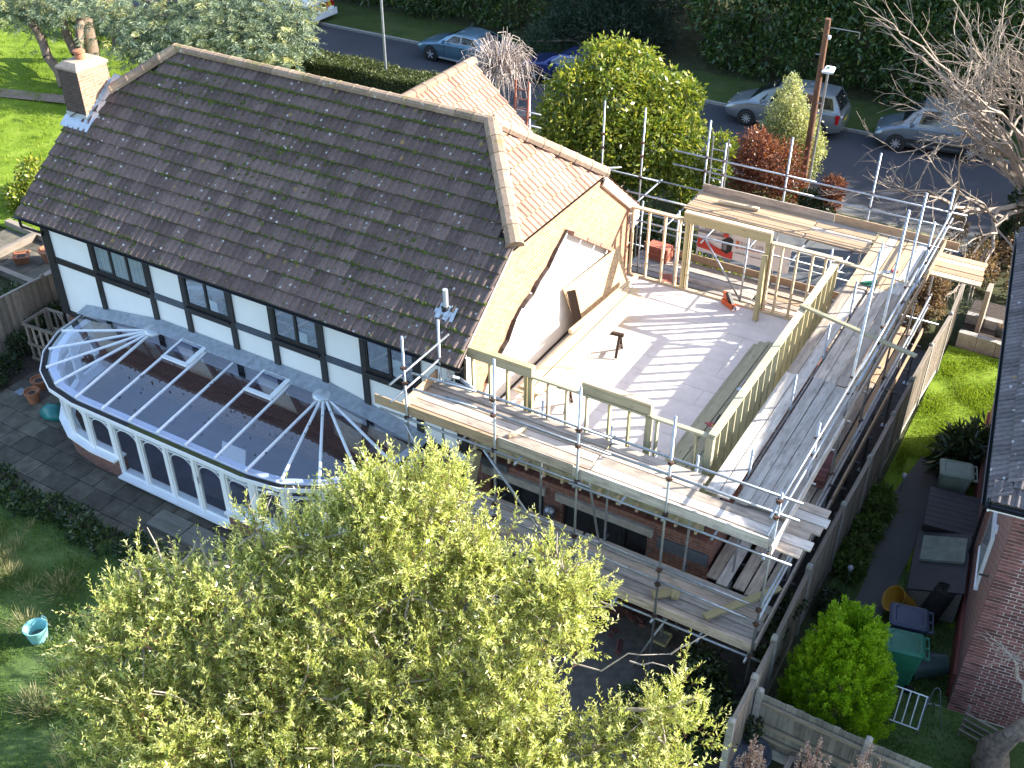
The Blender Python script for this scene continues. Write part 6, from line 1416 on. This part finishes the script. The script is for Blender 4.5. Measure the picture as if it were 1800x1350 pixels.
# --- far side of the road
yew = [(x, y+.6, max(.4,z), r) for x, y, z, r in CL['yew']]
ball_plant('yew', 'dark feathery evergreen spreading over the verge behind the blue cars', 'tree', yew + [(x+.3,y+1.2,z+1.4,r) for x, y, z, r in yew[:4]], (-21.3,45.2,-.4), 26000, .3, .035, 'lf_yew', 31, .15, out=.9)
lau = []; gg = random.Random(5)
for i in range(27):
    x = -46 + i*1.85
    if -24 < x < -17.6: continue
    for z, r in ((.7,1.25),(2.3,1.45),(4.0,1.5),(5.6,1.4)):
        lau.append((x+gg.uniform(-.5,.5), 46.2+gg.uniform(-.4,.4)+.18*z, z+gg.uniform(-.3,.3), r*gg.uniform(.8,1.15)))
def lau_group(a, c): return [q for q in lau if a <= q[0] < c]
for a, c, lab in ((-50,-37,'dark laurel bank at the far left of the road'), (-37,-30,'dark laurel bank above the grass verge behind the lamp column'), (-30,-22,'laurel bank rising behind the light blue saloon'), (-19,-13.2,'glossy laurel bank right of the dark feathery evergreen'), (-13.2,-7.2,'tall glossy laurel bank behind the silver people carrier'), (-7.2,8,'laurel bank behind the bare tree at top right')):
    q = lau_group(a, c)
    if q: ball_plant('laurel', lab, 'hedge', q, (sum(k[0] for k in q)/len(q), 47, -.3), 1150*len(q), .26, .1, 'lf_laurel', 240+int(a), .14, out=.4, droop=.35, group='laurels along the far verge', zmin=-.35)
for i, (x, lab) in enumerate(((-40,'tree bank closing the view beyond the road at left'), (-20,'tree bank closing the view beyond the yew'), (0,'tree bank closing the view beyond the road at right'), (20,'tall roadside trees past the right edge, nearer bank'), (38,'tall roadside trees past the right edge, farther bank'))):
    q = [(x+gg.uniform(-11,11), 52+gg.uniform(0,3), gg.uniform(.5,11.5), gg.uniform(1.6,2.6)) for k in range(52)]
    ball_plant('woodland_tree', lab, 'tree', q, (x, 53, 0), 26000, .42, .2, 'lf_laurel', 60+i, .25, zmin=-.3)
ball_plant('dead_bush', 'sunlit brown dead twiggy bush in the gap beside the dark evergreen', 'bush', [(-18.6,48.3,2.4,.9),(-18.3,48.0,1.4,.8),(-18.7,48.0,3.4,.9)], (-18.5,48.2,-.2), 5000, .16, .05, 'lf_brown', 70, .08)
# --- clipped hedge on the near side of the road
def clip_hedge(label, x0, x1, y0, y1, z0, z1, n, seed, mat='lf_hedge', L=.09):
    g = np.random.default_rng(seed); t = thing('hedge', label, 'hedge', ((x0+x1)/2,(y0+y1)/2,z0))
    b = MB(); b.box(x0+.12, x1-.12, y0+.12, y1-.12, z0, z1-.12); b.build('core', M['lf_core'], t)
    p = g.random((n,3))*np.array([x1-x0, y1-y0, z1-z0]) + np.array([x0,y0,z0]); f = g.integers(0, 4, n); th = .1*g.random(n)
    p[:,2] = np.where(f < 2, z1-th+.06*np.sin(p[:,0]*1.7)+.05*g.normal(size=n), p[:,2]); p[:,1] = np.where(f == 2, y0+th+.04*g.normal(size=n), np.where(f == 3, y1-th, p[:,1]))
    D_ = g.normal(size=(n,3)) + np.array([0,-.3,.6]); lo = L*(.6+.8*g.random(n)); leaves(p, D_, lo, lo*.5, g, M[mat], 'foliage', t); return t
M['lf_core'] = plain('lf_core', (.02,.025,.012), .95, .4, 9)
clip_hedge('long clipped hedge running along the near side of the road behind the roof', -46, -23.6, 35.0, 36.35, -.45, .78, 60000, 80)
# --- bare trees
def bare(name, label, base, segs0, depth, g, mat, spread=.5, upb=.25, r0=.16, ratio=.72, nk=(2,4), lean=None):
    t = thing(name, label, 'tree', base); out = []
    def grow(p, d, L, r, k):
        q = p + d*L; mid = p + d*L*.5 + Vector(g.normal(size=3))*L*.05
        out.append((p, mid, r, r*.85)); out.append((mid, q, r*.85, r*.7))
        if k == 0: return
        for i in range(int(g.integers(nk[0], nk[1]+1))):
            nd = (d + Vector(g.normal(size=3))*spread + Vector((0,0,upb if k > 1 else upb*.3)))
            if lean: nd += Vector(lean)*(.12)
            nd.normalize(); grow(p + d*L*(1 if i == 0 else g.uniform(.45,1)), nd, L*ratio*g.uniform(.75,1.2), max(.006, r*.6), k-1)
    for p, d, L, r in segs0: grow(Vector(p), Vector(d).normalized(), L, r, depth)
    limb_mesh(out, 4).build('branches', M[mat], t); return t, out
g = np.random.default_rng(90)
st0 = []
for k in range(26):
    a = g.uniform(0, 6.283); e = g.uniform(.0, 1.35); st0.append(((-1.9,34.6,g.uniform(.9,2.3)), (math.cos(a)*math.cos(e)-.25, math.sin(a)*math.cos(e)-.15, math.sin(e)), g.uniform(1.7,2.7), g.uniform(.06,.12)))
bt, _ = bare('bare_tree', 'large bare tree with pale arching branches at the upper right', (-1.9,34.6,-.3), st0, 5, g, 'twig_tan', .42, .05, nk=(2,3), lean=(-.12,-.1,0))
b = MB(); b.path([(-1.9,34.6,-.4),(-1.95,34.6,.6),(-1.9,34.6,1.4),(-1.9,34.6,2.2)], [.42,.36,.33,.22], 10); b.build('trunk', M['bark'], bt, smooth=True)
p, d, cc = in_clumps([(-1.9,34.5,.6,.55),(-2.0,34.5,1.5,.5),(-1.8,34.5,.0,.6),(-2.3,34.3,.3,.4)], 2600, g, .7); leaves(p, d+g.normal(size=p.shape)*.5, np.full(len(p),.13), np.full(len(p),.09), g, M['lf_dark'], 'ivy', bt)
# white-twigged mop-headed tree behind the rear wing
g = np.random.default_rng(91); mt = thing('mophead_tree', 'small bare mop-headed tree with whitish tangled twigs behind the rear wing', 'tree', (-20.9,34.2,-.3))
segs = bent((-20.9,34.2,-.3), (-20.8,34.0,2.3), .1, .08, 4, g, .04); b = limb_mesh(segs, 7)
for i in range(330):
    a = g.uniform(0,6.28); e = g.uniform(.1,1.35); r_ = g.uniform(.7,1.5); st = Vector((-20.8,34.0,2.3)); d0 = Vector((math.cos(a)*math.cos(e), math.sin(a)*math.cos(e), math.sin(e)))
    pts = [st + d0*r_*.1, st + d0*r_*.6 + Vector((0,0,.15)), st + d0*r_ + Vector((0,0,.05)), st + d0*r_*1.2 + Vector((g.normal()*.15,g.normal()*.15,-.35)), st + d0*r_*1.25 + Vector((g.normal()*.25,g.normal()*.25,-g.uniform(.5,1.6)))]
    b.path(pts, [.02,.016,.012,.009,.004], 3)
for i in range(9): a = g.uniform(0,6.28); q = Vector((-20.8+math.cos(a)*g.uniform(.2,1),34+math.sin(a)*g.uniform(.2,1),3.3)); b.tube(q, q+Vector((0,0,g.uniform(.3,.8))), .02, .01, 4)
b.build('branches', M['twig_white'], mt)
g = np.random.default_rng(92); mt = thing('bare_shrub', 'tuft of bare pinkish twigs showing above the main ridge', 'shrub', (-20.6,27.0,-.02)); b = MB()
for i in range(160):
    a = g.uniform(0,6.28); e = g.uniform(.6,1.5); d0 = Vector((math.cos(a)*math.cos(e), math.sin(a)*math.cos(e), math.sin(e))); st = Vector((-20.6,27.0,1.6)); b.path([Vector((-20.6,27,0)), st+d0*.4, st + d0*1.0 + Vector(g.normal(size=3))*.1, st + d0*1.6 + Vector(g.normal(size=3))*.25], [.03,.016,.01,.004], 3)
b.build('twigs', plain('twig_pink', (.38,.24,.17), .85, .3, 12), mt)
# --- blue cedar at upper left
g = np.random.default_rng(93); cd = thing('blue_cedar', 'big blue-grey cedar with layered sprays and bare stems at the upper left', 'tree', (-41.4,32.3,0))
segs = bent((-41.4,32.3,-.05), (-41.5,32.5,7.5), .42, .25, 6, g, .02) + bent((-39.2,28.9,-.05), (-41.4,29.6,2.6), .22, .17, 5, g, .03) + bent((-41.4,29.6,2.6), (-42.6,30.0,5.5), .17, .1, 4, g, .03) + bent((-39.8,30.3,.9), (-42.2,31.4,3.6), .2, .14, 5, g, .03) + bent((-41.4,32.3,1.6), (-39.8,30.3,.9), .16, .2, 3, g, .03)
spr = [];
for c in CL['cedar']:
    s0 = Vector((-41.4,32.3, min(6.5, c[2]+.9))); segs += bent(s0, c[:3], .09, .03, 6, g, .04)
limb_mesh(segs, 7).build('trunk', M['bark'], cd, smooth=True)
c = np.array(CL['cedar']); nsp = 2600; i = g.choice(len(c), nsp, p=c[:,3]**2/np.sum(c[:,3]**2)); off = g.normal(size=(nsp,3))*np.array([.62,.62,.5])*c[i,3][:,None]
sp0 = c[i,:3]+off; sd = unit(unit(np.column_stack([off[:,0]+.6,off[:,1]-.2,np.zeros(nsp)]))+np.column_stack([g.normal(size=nsp)*.35,g.normal(size=nsp)*.35,g.uniform(-.7,-.05,nsp)])); sl_ = g.uniform(.35,.85,nsp)
per = 26; T = np.tile((np.arange(per)+.5)/per, (nsp,1)); pos = sp0[:,None,:]+sd[:,None,:]*(sl_[:,None]*T)[:,:,None]; side = unit(np.cross(sd, np.array([0,0,1.])))[:,None,:]*np.where(np.arange(per)%2==0,1,-1)[None,:,None]
ld = sd[:,None,:]*.6+side*.8+g.normal(size=(nsp,per,3))*.25+np.array([0,0,-.15]); n = nsp*per; LL = np.tile(.26*(1.05-.7*T[0]),nsp)*(.7+.6*g.random(n))
leaves(pos.reshape(-1,3), ld.reshape(-1,3), LL, LL*.17, g, M['lf_cedar'], 'crown', cd, np.clip(np.repeat(.45+.25*g.normal(size=nsp),per)+.12*g.normal(size=n),0,1))
# --- golden conifer by the bins
g = np.random.default_rng(94); gc = thing('golden_conifer', 'bright lime-green bushy conifer with upright plumes beside the green bin', 'tree', (-1.47,13.8,0))
limb_mesh(bent((-1.47,13.8,0), (-1.47,13.8,2.2), .07, .03, 4, g, .03), 7).build('trunk', M['bark'], gc, smooth=True)
npl = 520; zz = g.uniform(.15,2.35,npl); rr_ = .98*(1-(zz/2.75)**1.7)*(.55+.45*g.random(npl)**.5); a = g.uniform(0,6.283,npl)
p0 = np.column_stack([-1.47+rr_*np.cos(a)*.93, 13.8+rr_*np.sin(a), zz]); ax = unit(np.column_stack([np.cos(a)*.38,np.sin(a)*.38,np.ones(npl)])+g.normal(size=(npl,3))*.14); H = g.uniform(.3,.5,npl)
per = 150; T = g.random((npl,per)); an = g.uniform(0,6.283,(npl,per)); pr = .14*(1-T)**.8*np.sqrt(g.random((npl,per)))+.006
u = unit(np.cross(ax, g.normal(size=(npl,3)))); v = np.cross(ax, u)
pos = p0[:,None,:]+ax[:,None,:]*(T*H[:,None])[:,:,None]+u[:,None,:]*(pr*np.cos(an))[:,:,None]+v[:,None,:]*(pr*np.sin(an))[:,:,None]
ld = ax[:,None,:]*1.1+u[:,None,:]*np.cos(an)[:,:,None]*.7+v[:,None,:]*np.sin(an)[:,:,None]*.7+g.normal(size=(npl,per,3))*.2; n = npl*per
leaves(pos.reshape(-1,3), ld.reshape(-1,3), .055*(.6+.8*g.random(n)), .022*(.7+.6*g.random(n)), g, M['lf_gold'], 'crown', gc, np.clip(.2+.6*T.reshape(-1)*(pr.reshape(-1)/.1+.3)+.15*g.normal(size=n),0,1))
# --- shrubs and weeds around
ball_plant('dark_shrub', 'dark green leafy shrub inside the fence corner under the scaffold', 'shrub', [(-3.6,12.9,.5,.55),(-3.2,12.4,.5,.5),(-4.1,12.5,.4,.5),(-3.4,11.9,.6,.6),(-3.9,13.5,.3,.4),(-4.4,12.0,.35,.5)], (-3.6,12.6,0), 6500, .1, .05, 'lf_dark', 101, .04)
ball_plant('round_shrub', 'low rounded shrub at the fence foot beside the path', 'shrub', [(-2.25,16.3,.3,.33),(-2.15,16.1,.35,.25)], (-2.2,16.2,0), 2600, .06, .03, 'lf_dark', 102, .03)
ball_plant('fence_plants', 'leafy plants along the fence foot where the lawn begins', 'plants', [(-2.25,18.9,.25,.3),(-2.2,19.6,.3,.3),(-2.3,18.2,.2,.3),(-2.25,17.6,.25,.3),(-2.3,20.2,.2,.25)], (-2.25,19,0), 3500, .14, .035, 'lf_grass', 103, .02)
ball_plant('palm_leaved_shrub', 'dark big-leaved shrub against the neighbour wall above the pale bin', 'shrub', [(-1.0,22.4,.6,.5),(-1.2,22.0,.45,.4),(-.8,22.9,.5,.4),(-1.25,22.7,.4,.35)], (-1.0,22.4,0), 1800, .3, .06, 'lf_dark', 104, .04, droop=.3)
ball_plant('ivy', 'dark ivy growing between the scaffold and the fence corner', 'ivy', [(-2.82,14.2,1.2,.2),(-2.8,14.8,1.3,.22),(-2.83,13.9,.8,.2),(-2.8,15.3,1.0,.2)], (-2.85,14.3,0), 900, .1, .06, 'lf_dark', 105, .02)
ball_plant('ivy', 'ivy climbing the concrete corner post of the low grey fence', 'ivy', [(-2.5,12.38,.5,.16),(-2.48,12.36,.8,.14),(-2.52,12.36,.25,.18)], (-2.5,12.4,0), 500, .08, .05, 'lf_dark', 106, .015)
ball_plant('left_shrub', 'leafy green shrub beyond the left verge of the roof', 'shrub', [(-30.9,20.9,.6,.6),(-31.6,21.3,.7,.6),(-30.4,20.5,.4,.5),(-31.2,20.2,.4,.5)], (-31,20.8,0), 3500, .16, .07, 'lf_bright', 107, .05)
ball_plant('border_shrub', 'dark shrub growing against the old left fence', 'shrub', [(-23.95,15.6,.5,.4),(-23.9,15.0,.45,.4),(-23.9,16.3,.6,.4),(-24.0,14.4,.3,.35)], (-23.95,15.3,0), 3000, .1, .045, 'lf_dark', 108, .03)
ball_plant('border_shrub', 'weedy low plants in the left border in front of the fence', 'plants', [(-23.6,13.6,.15,.35),(-23.4,12.9,.15,.4),(-23.7,12.3,.15,.4),(-23.3,11.6,.2,.4)], (-23.5,12.8,0), 3200, .1, .05, 'lf_dark', 109, .02)
ball_plant('terrace_plants', 'dark mixed plants on the soil below the left terrace', 'plants', [(-26.0,15.9,.2,.5),(-27.2,15.6,.2,.5),(-28.2,15.8,.25,.5),(-25.3,15.3,.2,.4),(-29.0,16.2,.25,.5)], (-27,15.8,0), 4500, .12, .06, 'lf_dark', 110, .02)
ball_plant('bed_edge_plants', 'low leafy weeds spilling over the patio edge in front of the doors', 'plants', [(-20.6+.62*i, 10.35+.12*math.sin(i*1.7), .08+.05*math.sin(i*2.3), .36) for i in range(10)], (-18,10.4,0), 8000, .1, .05, 'lf_dark', 111, .01, droop=.1)
ball_plant('yellow_shrub', 'small yellow-green shrub behind the low grey fence', 'shrub', [(-.35,12.75,.7,.16),(-.1,12.75,.65,.2),(.2,12.75,.6,.18),(-.55,12.7,.9,.12)], (-.1,12.75,0), 1500, .07, .035, 'lf_bright', 112, .02)
for i, (x, y, lab) in enumerate(((-2.2,11.35,'left of the three bare pink-tipped shrubs at the bottom edge'), (-1.35,11.75,'middle of the three bare pink-tipped shrubs at the bottom edge'), (-.55,12.05,'right of the three bare pink-tipped shrubs at the bottom edge'))):
    g = np.random.default_rng(120+i); t = thing('pink_shrub', lab, 'shrub', (x,y,0), group='bare pink shrubs'); b = MB(); tips = []
    for k in range(34):
        a = g.uniform(0,6.28); e = Vector((x+math.cos(a)*g.uniform(.05,.28), y+math.sin(a)*g.uniform(.05,.28), g.uniform(1.0,1.75))); b.path([(x,y,0),(x+(e.x-x)*.4,y+(e.y-y)*.4,e.z*.6),tuple(e)], [.01,.008,.004], 3); tips += [tuple(e - Vector((0,0,.05*q))) for q in range(5)]
    b.build('stems', M['twig_red'], t); P_ = np.repeat(np.array(tips), 6, 0) + g.normal(size=(len(tips)*6,3))*.012; leaves(P_, g.normal(size=P_.shape)+np.array([0,0,1.]), np.full(len(P_),.05), np.full(len(P_),.02), g, leafmat('lf_pink%d' % i, (.4,.22,.18), (.6,.42,.35), (.7,.55,.45), .3), 'buds', t)
# gnarled trunk at the lower right corner
M['bark_gnarl'] = plain('bark_gnarl', (.2,.155,.12), .95, .6, 12, bump=1.0); g = np.random.default_rng(130); gt = thing('gnarled_trunk', 'thick gnarled pale trunk at the lower right corner', 'tree', (1.15,14.1,0)); b = MB()
pts = [(1.3,14.0,-.05),(1.2,14.1,.35),(1.2,14.15,.7),(1.4,14.2,1.1),(1.6,14.25,1.6),(1.75,14.3,2.3),(1.95,14.4,3.2)]; rad = [.3,.25,.22,.16,.12,.1,.08]; rings = []
for (px_, py_, pz_), r_ in zip(pts, rad): rings.append([(px_+r_*math.cos(a*.4488)*(1+.22*g.normal()), py_+r_*math.sin(a*.4488)*(1+.22*g.normal()), pz_+.06*g.normal()) for a in range(14)])
b.loft(rings)
for k in range(14):
    q = pts[int(g.integers(0,4))]; b.lathe([(0,.1),(.06,.085),(.1,.03),(.1,-.03),(.05,-.09),(0,-.1)], Vector(q)+Vector((g.uniform(-.14,.14),g.uniform(-.14,.14),g.uniform(-.05,.25))), 8, axis=tuple(g.normal(size=3)))
b.build('trunk', M['bark_gnarl'], gt, smooth=True); segs = bent((1.5,14.25,1.7),(.9,14.5,2.5),.05,.02,5,g) + bent((.9,14.5,2.5),(.45,14.7,2.6),.02,.006,5,g)
for k in range(22): e = Vector((.9+g.normal()*.3,14.5+g.normal()*.15,2.5+g.normal()*.2)); segs += bent((.95,14.5,2.45), e, .008, .003, 4, g, .15)
limb_mesh(segs, 4).build('branches', M['bark_pale'], gt)
# --- grass
def grass(name, label, n, x0, x1, y0, y1, h, mat, seed, z=0., keep=None, clump=.5):
    g = np.random.default_rng(seed); p = np.column_stack([g.uniform(x0,x1,n), g.uniform(y0,y1,n), np.full(n, z)])
    dens = np.sin(p[:,0]*2.3+1)*np.sin(p[:,1]*2.9)+.6*np.sin(p[:,0]*5.1)*np.sin(p[:,1]*4.3+2)
    k = dens > g.uniform(-1.8,1.1,n)*clump*1.3
    if keep is not None: k &= keep(p)
    p = p[k]; dens = dens[k]; m = len(p); L_ = h*(.5+.9*g.random(m))*(1+.5*np.clip(dens,0,1)); o = leaves(p, np.column_stack([g.normal(size=m)*.55,g.normal(size=m)*.55,np.ones(m)]), L_, np.full(m,.012)+L_*.05, g, M[mat], name, None, np.clip(.45+.25*g.normal(size=m)+.1*dens,0,1))
    return tag(o, label, 'grass', kind='stuff')
grass('lawn_grass', 'rough shaded grass of the front lawn', 75000, -21.4, -9.5, 3.5, 10.4, .09, 'lf_grass', 140, .03)
grass('lawn_grass', 'sunlit grass of the narrow side lawn', 42000, -2.4, -.6, 17.4, 27.4, .07, 'lf_grass_sun', 141, .01, keep=lambda p: ~((p[:,0] > -2.15-(0)) & (p[:,0] < -1.0) & (p[:,1] < 22.2) & (p[:,0] > -2.2) & (p[:,1] > 16)))
grass('yard_grass', 'shaded grass round the bins', 22000, -2.4, 1.6, 12.7, 18.5, .07, 'lf_grass', 142, .0, keep=lambda p: (p[:,0] < 1.4) & ~((p[:,0] > -1.95) & (p[:,0] < -1.3) & (p[:,1] > 15.2)) & ~((p[:,0] > .3-(p[:,1]-15.1)*.12) & (p[:,1] > 15.05)))
grass('corner_grass', 'sunlit grass of the lawn beyond the chimney', 60000, -48, -29, 19.3, 36, .12, 'lf_grass_sun', 143, .05)
g = np.random.default_rng(150); tuf = []
for i in range(60): tuf.append((g.uniform(-20.5,-11), g.uniform(5.5,10), .0, g.uniform(.15,.4)))
p, d, cc = in_clumps(tuf, 7000, g, .1); p[:,2] = .03; sp = p - cc[:,:3]; leaves(p, np.column_stack([sp[:,0]*3,sp[:,1]*3,np.full(len(p),.8)])+g.normal(size=p.shape)*.2, .16+.16*g.random(len(p)), np.full(len(p),.012), g, leafmat('lf_straw', (.12,.13,.05), (.27,.25,.12), (.42,.36,.22), .3, .7, .2), 'dry_tufts', None)
tag(bpy.data.objects['dry_tufts'], 'dry straw-coloured tufts scattered in the front lawn', 'grass', kind='stuff')
